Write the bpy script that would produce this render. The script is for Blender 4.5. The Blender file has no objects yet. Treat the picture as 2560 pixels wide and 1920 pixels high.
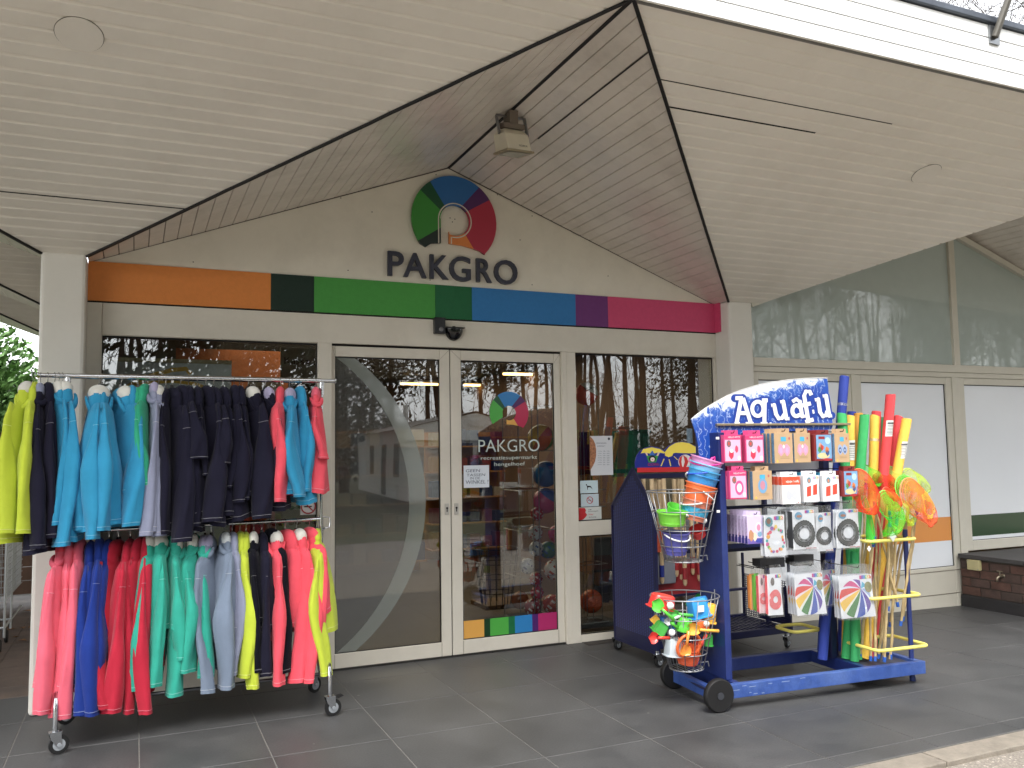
import bpy, math, random
from mathutils import Vector, Matrix, noise
import numpy as np
random.seed(7)
SC = bpy.context.scene
COL = SC.collection
R = math.radians
# ---------------------------------------------------------------- camera (solved from the photograph)
CAM = Vector((0.0, -6.4034, 1.6)); FPX = 2129.5
_yaw, _pit, _rol = R(23.918), R(4.505), R(-0.856)
_f = Vector((math.sin(_yaw)*math.cos(_pit), math.cos(_yaw)*math.cos(_pit), math.sin(_pit)))
_r0 = Vector((math.cos(_yaw), -math.sin(_yaw), 0)); _u0 = _r0.cross(_f)
_r = _r0*math.cos(_rol) + _u0*math.sin(_rol); _u = -_r0*math.sin(_rol) + _u0*math.cos(_rol)
cd = bpy.data.cameras.new('camera'); cam = bpy.data.objects.new('camera', cd); COL.objects.link(cam)
M = Matrix((_r, _u, -_f)).transposed().to_4x4(); M.translation = CAM; cam.matrix_world = M
cd.sensor_width = 36; cd.lens = FPX/2560*36; cd.clip_end = 600; cd.clip_start = .05
SC.camera = cam
# ---------------------------------------------------------------- sky, sun, exposure
W = bpy.data.worlds.new('World'); SC.world = W; W.use_nodes = True
wn = W.node_tree.nodes; wl = W.node_tree.links; wn.clear()
sky = wn.new('ShaderNodeTexSky'); sky.sky_type = 'NISHITA'; sky.sun_disc = False
sky.sun_elevation = R(58); sky.sun_rotation = R(200); sky.dust_density = 2; sky.air_density = 1.0
hs = wn.new('ShaderNodeHueSaturation'); hs.inputs['Saturation'].default_value = .1
bg = wn.new('ShaderNodeBackground'); bg.inputs[1].default_value = .15
wo = wn.new('ShaderNodeOutputWorld')
wl.new(sky.outputs[0], hs.inputs['Color']); wl.new(hs.outputs[0], bg.inputs[0]); wl.new(bg.outputs[0], wo.inputs[0])
sd = bpy.data.lights.new('sun', 'SUN'); sun = bpy.data.objects.new('sun', sd); COL.objects.link(sun)
sd.energy = .7; sd.angle = R(25); sd.color = (1, .97, .92)
sun.location = (2, -8, 12)
_sd = Vector((math.sin(R(200))*math.cos(R(58)), math.cos(R(200))*math.cos(R(58)), math.sin(R(58))))
sun.rotation_euler = _sd.to_track_quat('Z', 'Y').to_euler()
vs = SC.view_settings; vs.view_transform = 'Standard'; vs.look = 'None'; vs.exposure = 2.02; vs.gamma = 1; vs.use_curve_mapping = False
SC.cycles.max_bounces = 8; SC.cycles.transparent_max_bounces = 16; SC.cycles.use_denoising = True
SC.cycles.sample_clamp_indirect = 6

# ---------------------------------------------------------------- helpers
def ray(x, y): return (_f + (x-1280)/FPX*_r - (y-960)/FPX*_u)
def PY(x, y, Y=0.0): d = ray(x, y); return CAM + d*((Y-CAM.y)/d.y)
def PZ(x, y, Z=0.0): d = ray(x, y); return CAM + d*((Z-CAM.z)/d.z)
def PX(x, y, X=0.0): d = ray(x, y); return CAM + d*((X-CAM.x)/d.x)
def lin(c):
    q = [((v/255)/12.92 if v/255 <= .04045 else ((v/255+.055)/1.055)**2.4) for v in c]; y = .3*q[0]+.55*q[1]+.15*q[2]
    return tuple((v*.9+y*.1)*.94 for v in q)
MATS = {}
def mat(name, rgb, rough=.6, metal=0, var=.06, vscale=6, bump=0, bscale=60, spec=.5, sheen=0, emit=0, dirt=0, dirtcol=(70, 62, 52), coat=0, tone=None):
    """procedural material: base colour (sRGB 0-255) with noise variation, fine relief and patchy dirt"""
    if name in MATS: return MATS[name]
    m = bpy.data.materials.new(name); m.use_nodes = True; nt = m.node_tree; N = nt.nodes; L = nt.links
    b = N['Principled BSDF']; c = lin(rgb)
    b.inputs['Roughness'].default_value = rough; b.inputs['Metallic'].default_value = metal
    b.inputs['Specular IOR Level'].default_value = spec
    if sheen: b.inputs['Sheen Weight'].default_value = sheen; b.inputs['Sheen Roughness'].default_value = .4; b.inputs['Sheen Tint'].default_value = (*[min(1, v*.6+.4) for v in c], 1)
    if coat: b.inputs['Coat Weight'].default_value = coat; b.inputs['Coat Roughness'].default_value = .1
    if emit: b.inputs['Emission Color'].default_value = (*c, 1); b.inputs['Emission Strength'].default_value = emit
    b.inputs['Base Color'].default_value = (*c, 1)
    out = None
    if var or dirt or bump:
        tc = N.new('ShaderNodeNewGeometry')
        pos = tc.outputs['Position']
    if var:
        n = N.new('ShaderNodeTexNoise'); n.inputs['Scale'].default_value = vscale; n.inputs['Detail'].default_value = 5; n.inputs['Roughness'].default_value = .6
        L.new(pos, n.inputs['Vector'])
        mr = N.new('ShaderNodeMapRange'); mr.inputs[1].default_value = .3; mr.inputs[2].default_value = .7; mr.inputs[3].default_value = 1-var; mr.inputs[4].default_value = 1+var
        L.new(n.outputs[0], mr.inputs[0])
        mx = N.new('ShaderNodeVectorMath'); mx.operation = 'SCALE'; mx.inputs[0].default_value = c; L.new(mr.outputs[0], mx.inputs['Scale'])
        out = mx.outputs[0]
    if dirt:
        n = N.new('ShaderNodeTexNoise'); n.inputs['Scale'].default_value = 2.3; n.inputs['Detail'].default_value = 8; n.inputs['Roughness'].default_value = .72
        L.new(pos, n.inputs['Vector'])
        mr = N.new('ShaderNodeMapRange'); mr.inputs[1].default_value = .45; mr.inputs[2].default_value = .8; mr.inputs[3].default_value = 0; mr.inputs[4].default_value = dirt; L.new(n.outputs[0], mr.inputs[0])
        mx = N.new('ShaderNodeMix'); mx.data_type = 'RGBA'; L.new(mr.outputs[0], mx.inputs[0])
        if out: L.new(out, mx.inputs[6])
        else: mx.inputs[6].default_value = (*c, 1)
        mx.inputs[7].default_value = (*lin(dirtcol), 1); out = mx.outputs[2]
    if out: L.new(out, b.inputs['Base Color'])
    if bump:
        n = N.new('ShaderNodeTexNoise'); n.inputs['Scale'].default_value = bscale; n.inputs['Detail'].default_value = 3; L.new(pos, n.inputs['Vector'])
        bp = N.new('ShaderNodeBump'); bp.inputs['Strength'].default_value = bump; bp.inputs['Distance'].default_value = .01
        L.new(n.outputs[0], bp.inputs['Height']); L.new(bp.outputs[0], b.inputs['Normal'])
    MATS[name] = m; return m

def glassmat(name, tint=(.8, .84, .82), refl=.13, rough=0.0, film=None, filmfac=0.0, power=5, reflmax=.9):
    if name in MATS: return MATS[name]
    m = bpy.data.materials.new(name); m.use_nodes = True; N = m.node_tree.nodes; L = m.node_tree.links; N.clear()
    o = N.new('ShaderNodeOutputMaterial'); t = N.new('ShaderNodeBsdfTransparent'); t.inputs[0].default_value = (*tint, 1)
    g = N.new('ShaderNodeBsdfGlossy'); g.inputs['Roughness'].default_value = rough; g.inputs[0].default_value = (.95, .97, 1, 1)
    base = t.outputs[0]
    if film:
        d = N.new('ShaderNodeBsdfDiffuse'); d.inputs[0].default_value = (*lin(film), 1)
        mm = N.new('ShaderNodeMixShader'); mm.inputs[0].default_value = filmfac; L.new(t.outputs[0], mm.inputs[1]); L.new(d.outputs[0], mm.inputs[2]); base = mm.outputs[0]
    lw = N.new('ShaderNodeLayerWeight'); lw.inputs[0].default_value = .5
    pw = N.new('ShaderNodeMath'); pw.operation = 'POWER'; L.new(lw.outputs['Facing'], pw.inputs[0]); pw.inputs[1].default_value = power
    mr = N.new('ShaderNodeMapRange'); mr.inputs[3].default_value = refl; mr.inputs[4].default_value = reflmax; L.new(pw.outputs[0], mr.inputs[0])
    mx = N.new('ShaderNodeMixShader'); L.new(mr.outputs[0], mx.inputs[0]); L.new(base, mx.inputs[1]); L.new(g.outputs[0], mx.inputs[2])
    if film is None or True:
        tc = N.new('ShaderNodeNewGeometry'); n = N.new('ShaderNodeTexNoise'); n.inputs['Scale'].default_value = 1.1; n.inputs['Detail'].default_value = 1
        L.new(tc.outputs['Position'], n.inputs['Vector']); bp = N.new('ShaderNodeBump'); bp.inputs['Strength'].default_value = .05; bp.inputs['Distance'].default_value = .03
        L.new(n.outputs[0], bp.inputs['Height']); L.new(bp.outputs[0], g.inputs['Normal'])
    L.new(mx.outputs[0], o.inputs[0]); MATS[name] = m; return m

ORG = {}
def label(o, lab=None, cat=None, group=None, kind=None):
    if lab: o['label'] = lab
    if cat: o['category'] = cat
    if group: o['group'] = group
    if kind: o['kind'] = kind
    return o
def thing(name, loc, lab, cat, group=None):
    o = bpy.data.objects.new(name, None); COL.objects.link(o); o.location = loc; o.empty_display_size = .1
    ORG[o.name] = Vector(loc); return label(o, lab, cat, group)

class MB:
    def __init__(s): s.v = []; s.f = []; s.m = []; s.T = None
    def tf(s, p):
        return tuple(s.T @ Vector(p)) if s.T is not None else tuple(p)
    def add(s, vs, fs, mi=0):
        b = len(s.v); s.v += [s.tf(p) for p in vs]
        for f in fs: s.f.append([b+i for i in f]); s.m.append(mi)
        return s
    def box(s, x0, x1, y0, y1, z0, z1, mi=0):
        return s.add([(x0,y0,z0),(x1,y0,z0),(x1,y1,z0),(x0,y1,z0),(x0,y0,z1),(x1,y0,z1),(x1,y1,z1),(x0,y1,z1)],
                     [(0,3,2,1),(4,5,6,7),(0,1,5,4),(1,2,6,5),(2,3,7,6),(3,0,4,7)], mi)
    def beam(s, a, b, w, h, mi=0, up=(0, 0, 1)):
        a = Vector(a); b = Vector(b); d = (b-a).normalized(); up = Vector(up)
        if abs(d.dot(up)) > .98: up = Vector((0, 1, 0))
        r = d.cross(up).normalized()*w/2; u = r.cross(d).normalized()*h/2
        vs = [a-r-u, a+r-u, a+r+u, a-r+u, b-r-u, b+r-u, b+r+u, b-r+u]
        return s.add(vs, [(0,1,2,3),(7,6,5,4),(0,4,5,1),(1,5,6,2),(2,6,7,3),(3,7,4,0)], mi)
    def poly(s, pts, mi=0):
        return s.add(pts, [tuple(range(len(pts)))], mi)
    def prism(s, pts, off, mi=0):
        n = len(pts); o = Vector(off); q = [Vector(p) for p in pts]
        return s.add(q+[p+o for p in q], [tuple(range(n)), tuple(range(2*n-1, n-1, -1))]+[(i, i+n, (i+1) % n+n, (i+1) % n) for i in range(n)], mi)
    def rings(s, rs, mi=0, cap=(True, True), closed=True):
        n = len(rs[0]); vs = [p for r in rs for p in r]; fs = []
        for j in range(len(rs)-1):
            for i in range(n if closed else n-1):
                a = j*n+i; b = j*n+(i+1) % n; fs.append((a, b, b+n, a+n))
        if cap[0]: fs.append(tuple(range(n-1, -1, -1)))
        if cap[1]: fs.append(tuple((len(rs)-1)*n+i for i in range(n)))
        return s.add(vs, fs, mi)
    def tube(s, pts, r, n=8, mi=0, cap=True, closed=False):
        pts = [Vector(p) for p in pts]; k = len(pts); rs = []
        rr = r if hasattr(r, '__len__') else [r]*k
        prev = None
        for i, p in enumerate(pts):
            if closed: d = pts[(i+1) % k]-pts[i-1]
            else: d = pts[min(i+1, k-1)]-pts[max(i-1, 0)]
            d.normalize()
            if prev is None:
                a = Vector((0, 0, 1)) if abs(d.z) < .9 else Vector((1, 0, 0)); e = d.cross(a).normalized()
            else:
                e = prev-d*prev.dot(d); e = e.normalized() if e.length > 1e-6 else d.orthogonal().normalized()
            prev = e; g = d.cross(e)
            rs.append([p+(e*math.cos(2*math.pi*j/n)+g*math.sin(2*math.pi*j/n))*rr[i] for j in range(n)])
        if closed: rs.append(rs[0])
        return s.rings(rs, mi, (cap and not closed, cap and not closed))
    def lathe(s, prof, c, n=20, mi=0, axis=(0, 0, 1), cap=(True, True)):
        ax = Vector(axis).normalized(); e = ax.orthogonal().normalized(); g = ax.cross(e); c = Vector(c)
        return s.rings([[c+ax*h+(e*math.cos(2*math.pi*j/n)+g*math.sin(2*math.pi*j/n))*max(r, 1e-4) for j in range(n)] for r, h in prof], mi, cap)
    def ell(s, c, rx, ry, rz, n=14, m=9, mi=0, rot=None, lo=-90, hi=90, nz=0):
        c = Vector(c); rs = []
        for j in range(m):
            ph = R(lo+(hi-lo)*j/(m-1)); q = []
            for i in range(n):
                th = 2*math.pi*i/n; p = Vector((rx*math.cos(ph)*math.cos(th), ry*math.cos(ph)*math.sin(th), rz*math.sin(ph)))
                if nz: p *= 1+nz*noise.noise(p*14+c*9)
                if rot: p = rot @ p
                q.append(c+p)
            rs.append(q)
        return s.rings(rs, mi)
    def disc(s, c, r, nrm, n=24, mi=0, th=.002):
        return s.lathe([(r, 0), (r, th)], c, n, mi, nrm)
    def build(s, name, mats, parent=None, smooth=False, bevel=0, org=None):
        if not isinstance(mats, (list, tuple)): mats = [mats]
        V = np.array(s.v, dtype=float)
        if parent is not None: org = ORG[parent.name]
        elif org is None: org = Vector((V[:, 0].mean(), V[:, 1].mean(), V[:, 2].min()))
        V = V-np.array(org)
        me = bpy.data.meshes.new(name); me.from_pydata(V.tolist(), [], s.f)
        for m_ in mats: me.materials.append(m_)
        me.polygons.foreach_set('material_index', s.m)
        if smooth: me.polygons.foreach_set('use_smooth', [True]*len(s.f))
        me.update()
        o = bpy.data.objects.new(name, me); COL.objects.link(o); ORG[o.name] = Vector(org)
        if parent is not None: o.parent = parent
        else: o.location = org
        if smooth == 'a':
            me.set_sharp_from_angle(angle=R(38))
        if bevel:
            b = o.modifiers.new('bevel', 'BEVEL'); b.width = bevel; b.segments = 2; b.limit_method = 'ANGLE'; b.angle_limit = R(40); b.harden_normals = False
        return o
def one(name, mats, fn, parent=None, **k):
    b = MB(); fn(b); return b.build(name, mats, parent, **k)

_fonts = {}
def textmesh(txt, offset=0.0, shear=0.0, extr=0.0):
    k = (txt, offset, shear, extr)
    if k in _fonts: return _fonts[k]
    cu = bpy.data.curves.new('t', 'FONT'); cu.body = txt; cu.resolution_u = 4; cu.offset = offset; cu.shear = shear; cu.extrude = extr; cu.align_x = 'CENTER'
    ob = bpy.data.objects.new('t', cu); COL.objects.link(ob); bpy.context.view_layer.update()
    me = bpy.data.meshes.new_from_object(ob.evaluated_get(bpy.context.evaluated_depsgraph_get()))
    vs = [tuple(v.co) for v in me.vertices]; fs = [tuple(p.vertices) for p in me.polygons]
    bpy.data.objects.remove(ob); bpy.data.curves.remove(cu); bpy.data.meshes.remove(me)
    _fonts[k] = (vs, fs); return vs, fs
def addtext(b, txt, c, ux, uz, w, h, mi=0, th=0, off=0.0, shear=0.0):
    """fit txt in a w x h box centred on c, spanned by ux (right) and uz (up); th = thickness away from the wall"""
    vs, fs = textmesh(txt, off, shear, .5 if th else 0)
    xs = [v[0] for v in vs]; ys = [v[1] for v in vs]; x0, x1, y0, y1 = min(xs), max(xs), min(ys), max(ys)
    c = Vector(c); ux = Vector(ux).normalized(); uz = Vector(uz).normalized(); nn = ux.cross(uz)
    sx = w/max(x1-x0, 1e-5); sy = h/max(y1-y0, 1e-5)
    b.add([c+ux*((v[0]-(x0+x1)/2)*sx)+uz*((v[1]-(y0+y1)/2)*sy)+nn*(v[2]*th) for v in vs], fs, mi)
def stroke(b, pts, w, P, mi=0, closed=False):
    """flat thick polyline; P maps (u,v)->world"""
    pts = [Vector((p[0], p[1])) for p in pts]; n = len(pts); L = []; Rr = []
    for i in range(n):
        if closed: a = pts[i-1]; c = pts[(i+1) % n]
        else: a = pts[max(i-1, 0)]; c = pts[min(i+1, n-1)]
        d = (c-a).normalized(); q = Vector((-d.y, d.x))*w/2; L.append(pts[i]+q); Rr.append(pts[i]-q)
    if closed: L.append(L[0]); Rr.append(Rr[0])
    m = len(L); vs = [P(p.x, p.y) for p in L]+[P(p.x, p.y) for p in Rr]
    b.add(vs, [(i, i+m, i+m+1, i+1) for i in range(m-1)], mi)
def arc(cx, cy, r, a0, a1, n=16, ry=None):
    ry = ry or r
    return [(cx+r*math.cos(R(a0+(a1-a0)*i/n)), cy+ry*math.sin(R(a0+(a1-a0)*i/n))) for i in range(n+1)]

# ---------------------------------------------------------------- shared materials
CREAM = mat('cream_paint', (220, 213, 197), .45, var=.03, vscale=2, dirt=.16, dirtcol=(120, 105, 85))
COLM = mat('column_paint', (222, 218, 208), .5, var=.03, vscale=2, dirt=.1, dirtcol=(130, 120, 105))
GABLE = mat('gable_panel_paint', (232, 225, 208), .5, var=.03, vscale=3, dirt=.18, dirtcol=(130, 115, 90))
SOFF = mat('soffit_board_paint', (238, 231, 219), .4, var=.03, vscale=1.3, dirt=.14, dirtcol=(140, 128, 108))
TENT = mat('glossy_soffit_paint', (226, 217, 205), .24, var=.04, vscale=1.5, dirt=.35, dirtcol=(118, 104, 88), spec=.7)
BLACK = mat('black_rubber', (16, 15, 16), .6, var=.1)
GAP = mat('dark_gap', (22, 17, 16), .9, var=0)
WHITE = mat('white_plastic', (232, 232, 230), .35, var=.02)
CHROME = mat('chrome', (205, 207, 210), .16, 1, var=.05)
STEEL = mat('galvanised_steel', (150, 153, 156), .35, 1, var=.1, vscale=30)
WIRE = mat('grey_wire', (150, 152, 155), .35, .6, var=.08, vscale=40)
ALU = mat('anodised_bar', (176, 160, 130), .3, .7, var=.05)
BLUEM = mat('blue_painted_steel', (24, 42, 104), .38, var=.1, vscale=8, bump=.1, bscale=90, dirt=.18, dirtcol=(90, 110, 170))
BLUES = mat('worn_blue_paint', (44, 76, 146), .42, var=.16, vscale=16, bump=.2, bscale=60, dirt=.35, dirtcol=(120, 150, 205))
NAVYM = mat('dark_blue_steel', (20, 24, 64), .4, var=.1, vscale=5)
YEL = mat('yellow_painted_tube', (232, 218, 92), .4, var=.05)
GLASS = glassmat('window_glass', (.76, .78, .76), refl=.10)
def cmat(c, rough=.4, k='plastic', **kw): return mat('%s_%d_%d_%d' % (k, *c), c, rough, **kw)
# ================================================================ GROUND
def tilemat(name, rgb, rgb2, rough, vs_=2.2):
    m = bpy.data.materials.new(name); m.use_nodes = True; N = m.node_tree.nodes; L = m.node_tree.links; b = N['Principled BSDF']
    g = N.new('ShaderNodeNewGeometry'); oi = N.new('ShaderNodeObjectInfo')
    n1 = N.new('ShaderNodeTexNoise'); n1.inputs['Scale'].default_value = vs_; n1.inputs['Detail'].default_value = 7; n1.inputs['Roughness'].default_value = .65
    n2 = N.new('ShaderNodeTexNoise'); n2.inputs['Scale'].default_value = 90; n2.inputs['Detail'].default_value = 3
    L.new(g.outputs['Position'], n1.inputs['Vector']); L.new(g.outputs['Position'], n2.inputs['Vector'])
    mr = N.new('ShaderNodeMapRange'); mr.inputs[1].default_value = .32; mr.inputs[2].default_value = .68; L.new(n1.outputs[0], mr.inputs[0])
    mx = N.new('ShaderNodeMix'); mx.data_type = 'RGBA'; mx.inputs[6].default_value = (*lin(rgb), 1); mx.inputs[7].default_value = (*lin(rgb2), 1); L.new(mr.outputs[0], mx.inputs[0])
    a = N.new('ShaderNodeMapRange'); a.inputs[3].default_value = .95; a.inputs[4].default_value = 1.05; L.new(oi.outputs['Random'], a.inputs[0])
    a2 = N.new('ShaderNodeMapRange'); a2.inputs[1].default_value = .3; a2.inputs[2].default_value = .7; a2.inputs[3].default_value = .82; a2.inputs[4].default_value = 1.18; L.new(n2.outputs[0], a2.inputs[0])
    mm = N.new('ShaderNodeMath'); mm.operation = 'MULTIPLY'; L.new(a.outputs[0], mm.inputs[0]); L.new(a2.outputs[0], mm.inputs[1])
    sc = N.new('ShaderNodeVectorMath'); sc.operation = 'SCALE'; L.new(mx.outputs[2], sc.inputs[0]); L.new(mm.outputs[0], sc.inputs['Scale']); 
    # small pale spots (dried drops, chewing gum)
    v = N.new('ShaderNodeTexVoronoi'); v.inputs['Scale'].default_value = 3.1; L.new(g.outputs['Position'], v.inputs['Vector'])
    vr = N.new('ShaderNodeMapRange'); vr.inputs[1].default_value = .022; vr.inputs[2].default_value = .03; vr.inputs[3].default_value = .5; vr.inputs[4].default_value = 0; L.new(v.outputs['Distance'], vr.inputs[0])
    m3 = N.new('ShaderNodeMix'); m3.data_type = 'RGBA'; L.new(vr.outputs[0], m3.inputs[0]); L.new(sc.outputs[0], m3.inputs[6]); m3.inputs[7].default_value = (.28, .27, .25, 1)
    L.new(m3.outputs[2], b.inputs['Base Color'])
    rr = N.new('ShaderNodeMapRange'); rr.inputs[3].default_value = rough-.12; rr.inputs[4].default_value = rough+.12; L.new(n1.outputs[0], rr.inputs[0]); L.new(rr.outputs[0], b.inputs['Roughness'])
    bp = N.new('ShaderNodeBump'); bp.inputs['Strength'].default_value = .25; bp.inputs['Distance'].default_value = .004; L.new(n2.outputs[0], bp.inputs['Height']); L.new(bp.outputs[0], b.inputs['Normal'])
    return m
TILE = tilemat('dark_stone_tile', (58, 59, 60), (78, 78, 78), .5)
BTILE = tilemat('brown_stone_tile', (108, 88, 76), (78, 68, 62), .6, 3)
GROUT = mat('grout', (112, 109, 104), .9, var=.15, vscale=20)
def gz(x): return -.0155*max(0, x-5.1)
pav = MB(); xs_ = [-9, 5.1, 14]
for a, b in ((-9, 5.1), (5.1, 14)):
    pav.add([(a, -3.05, gz(a)-.0022), (b, -3.05, gz(b)-.0022), (b, 0.6, gz(b)-.0022), (a, .6, gz(a)-.0022), (a, -3.05, -.4), (b, -3.05, -.4)], [(0, 1, 2, 3), (4, 5, 1, 0)])
pav = pav.build('pavement', GROUT); label(pav, kind='structure')
ye = [-3.05, -2.9075, -2.2605, -1.6135, -.9665, -.3195, .3275]
tcache = {}
for i in range(-8, 16):
    x0 = 1.348+.647*i; x1 = x0+.647
    for j in range(len(ye)-1):
        if x0 > -.6 and j > 5: continue
        y0, y1 = ye[j], ye[j+1]; k = (j == 0)
        xm = (x0+x1)/2; g = .0026; w = .3235-g; h = (y1-y0)/2-g
        if k not in tcache:
            b = MB(); t = .03; e = .0015
            b.rings([[(-w, -h, -t), (w, -h, -t), (w, h, -t), (-w, h, -t)], [(-w, -h, -e), (w, -h, -e), (w, h, -e), (-w, h, -e)], [(-w+e, -h+e, 0), (w-e, -h+e, 0), (w-e, h-e, 0), (-w+e, h-e, 0)]])
            me = bpy.data.meshes.new('tile'); me.from_pydata(b.v, [], b.f); me.materials.append(TILE); tcache[k] = me
        o = bpy.data.objects.new('tile', tcache[k]); COL.objects.link(o); o.parent = pav
        o.location = Vector((xm, (y0+y1)/2, gz(xm)+random.uniform(-.0004, .0004)))-ORG[pav.name]
        if xm > 5.1: o.rotation_euler = (0, .0155, 0)
# brown paving beyond the left column
bp_ = MB(); bp_.poly([(-9, .6, -.006), (-.6, .6, -.006), (-.6, 14, -.006), (-9, 14, -.006)]); bp_.poly([(-9, .6-.27, -.0055), (-9, .6, -.006), (-.6, .6, -.006), (-.6, .33, -.0055)])
bp_ = bp_.build('brown_paving', GROUT); label(bp_, kind='structure')
me = None
for i in range(8):
    for j in range(15):
        if me is None:
            b = MB(); w = .1595; h = .1595; t = .03; e = .0015
            b.rings([[(-w, -h, -t), (w, -h, -t), (w, h, -t), (-w, h, -t)], [(-w, -h, -e), (w, -h, -e), (w, h, -e), (-w, h, -e)], [(-w+e, -h+e, 0), (w-e, -h+e, 0), (w-e, h-e, 0), (-w+e, h-e, 0)]])
            me = bpy.data.meshes.new('paver'); me.from_pydata(b.v, [], b.f); me.materials.append(BTILE)
        o = bpy.data.objects.new('paver', me); COL.objects.link(o); o.parent = bp_
        o.location = Vector((-.77-.3235*i, .49+.3235*j, random.uniform(-.001, .001)))-ORG[bp_.name]
# kerb of separate stones, asphalt, verge and road
KERB = mat('kerb_concrete', (134, 125, 112), .85, var=.16, vscale=14, bump=.5, bscale=70, dirt=.4)
kb = MB().box(-20, 20, -3.216, -3.052, -.3, -.03).build('kerb', KERB); label(kb, kind='structure')
x = -6.2
while x < 10:
    b = MB(); b.box(x+.004, x+.996, -3.21, -3.056, -.05, -.004 + random.uniform(-.003, .002)); b.build('kerbstone', KERB, kb, bevel=.006); x += 1.0
def rough_ground(name, c1, c2, stone, scale):
    m = bpy.data.materials.new(name); m.use_nodes = True; N = m.node_tree.nodes; L = m.node_tree.links; b = N['Principled BSDF']; g = N.new('ShaderNodeNewGeometry')
    v = N.new('ShaderNodeTexVoronoi'); v.inputs['Scale'].default_value = scale; L.new(g.outputs['Position'], v.inputs['Vector'])
    cr = N.new('ShaderNodeValToRGB'); cr.color_ramp.elements[0].color = (*lin(c1), 1); cr.color_ramp.elements[1].color = (*lin(c2), 1); e = cr.color_ramp.elements.new(.93); e.color = (*lin(c2), 1); cr.color_ramp.elements[2].color = (*lin(stone), 1)
    sp = N.new('ShaderNodeSeparateColor'); L.new(v.outputs['Color'], sp.inputs[0]); L.new(sp.outputs[0], cr.inputs[0]); L.new(cr.outputs[0], b.inputs['Base Color'])
    b.inputs['Roughness'].default_value = .9
    bp = N.new('ShaderNodeBump'); bp.inputs['Strength'].default_value = .7; bp.inputs['Distance'].default_value = .006; L.new(v.outputs['Distance'], bp.inputs['Height']); L.new(bp.outputs[0], b.inputs['Normal']); return m
ASPH = rough_ground('worn_asphalt', (122, 114, 104), (146, 137, 126), (206, 196, 180), 120)
GRASS = mat('grass_ground', (84, 86, 58), .95, var=.3, vscale=1.5, bump=.6, bscale=30)
rd = MB().poly([(-60, -9, -.03), (60, -9, -.03), (60, -3.216, -.03), (-60, -3.216, -.03)]).build('road', ASPH); label(rd, kind='structure')
gr = MB().poly([(-120, -150, -.05), (120, -150, -.05), (120, 120, -.05), (-120, 120, -.05)])
gr = gr.build('grass_ground', GRASS); label(gr, kind='structure')
gr.location.z -= .16
gv = MB().poly([(-100, -120, -.034), (100, -120, -.034), (100, -9, -.034), (-100, -9, -.034)]).build('lawn', GRASS); label(gv, kind='structure')
# ================================================================ BUILDING
shop = thing('shop_building', (2.3, 3, 0), 'cream single-storey shop building with folded gable canopy and glazed front', 'building')
XC = [-3.187, 2.303, 7.9]; HW = 2.613; ZP = 2.929; ZA = 3.915; YP = -.2; KS = .376
YR = YP-(ZA-ZP)/KS       # where the ridge meets the sloping soffit
def zs(y): return ZP+KS*(YP-y)
def wy(y): return HW*max(0, 1-(zs(y)-ZP)/(ZA-ZP))
# columns
for x0, x1, p in ((-.575, -.31, -.215), (4.916, 5.184, -.2), (-6.05, -5.8, -.2), (10.55, 10.8, -.2)):
    one('column', COLM, lambda b: b.box(x0, x1, p, .3, 0 if x0 < 5 else -.15, ZP+.01), shop, bevel=.022)
# gable wall and header panels
one('gable_wall', GABLE, lambda b: b.prism([(-.31, .012, 2.663), (4.916, .012, 2.663), (4.916, .012, ZP+.03), (2.33, .012, ZA+.02), (-.31, .012, ZP+.03)], (0, .12, 0)), shop)
one('lintel_panel', CREAM, lambda b: b.box(-.216, 4.916, .004, .13, 2.436, 2.66), shop, bevel=.003)
one('jamb_panel', CREAM, lambda b: b.box(-.31, -.218, .004, .13, 0, 2.66), shop, bevel=.003)
one('joint_strip', GAP, lambda b: b.box(-.31, 4.916, .002, .014, 2.655, 2.664), shop)
bandx = [(-.31, .901, (226, 132, 44)), (.901, 1.218, (28, 50, 40)), (1.218, 2.177, (66, 156, 60)), (2.177, 2.492, (22, 104, 60)), (2.492, 3.446, (36, 122, 188)), (3.446, 3.766, (116, 52, 122)), (3.766, 4.914, (216, 66, 114))]
for a, c, col in bandx:
    one('colour_panel', mat('band_%d_%d' % col[:2], col, .5, var=.04, vscale=30, bump=.15, bscale=160, spec=.3), lambda b: b.box(a+.0004, c-.0004, -.006, .011, 2.666, 2.937), shop)
one('colour_panel', MATS['band_216_66'], lambda b: b.box(4.902, 4.9155, -.085, -.0065, 2.666, 2.937), shop)
# little nail heads / marks on the gable
nb = MB()
for (x, y) in [(483, 655), (716, 695), (870, 676), (852, 495), (930, 530), (1090, 437), (1330, 540), (1243, 487), (1263, 485), (1300, 600), (1520, 690), (1230, 725), (1330, 712), (1075, 700), (390, 610), (1125, 545), (1131, 555), (1137, 548)]:
    p = PY(x, y, .012); nb.disc((p.x, .0115, p.z), .0045, (0, -1, 0), 8, 0, .002)
nb.build('screw_head', mat('rusty_screw', (70, 50, 35), .8), shop)
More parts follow.
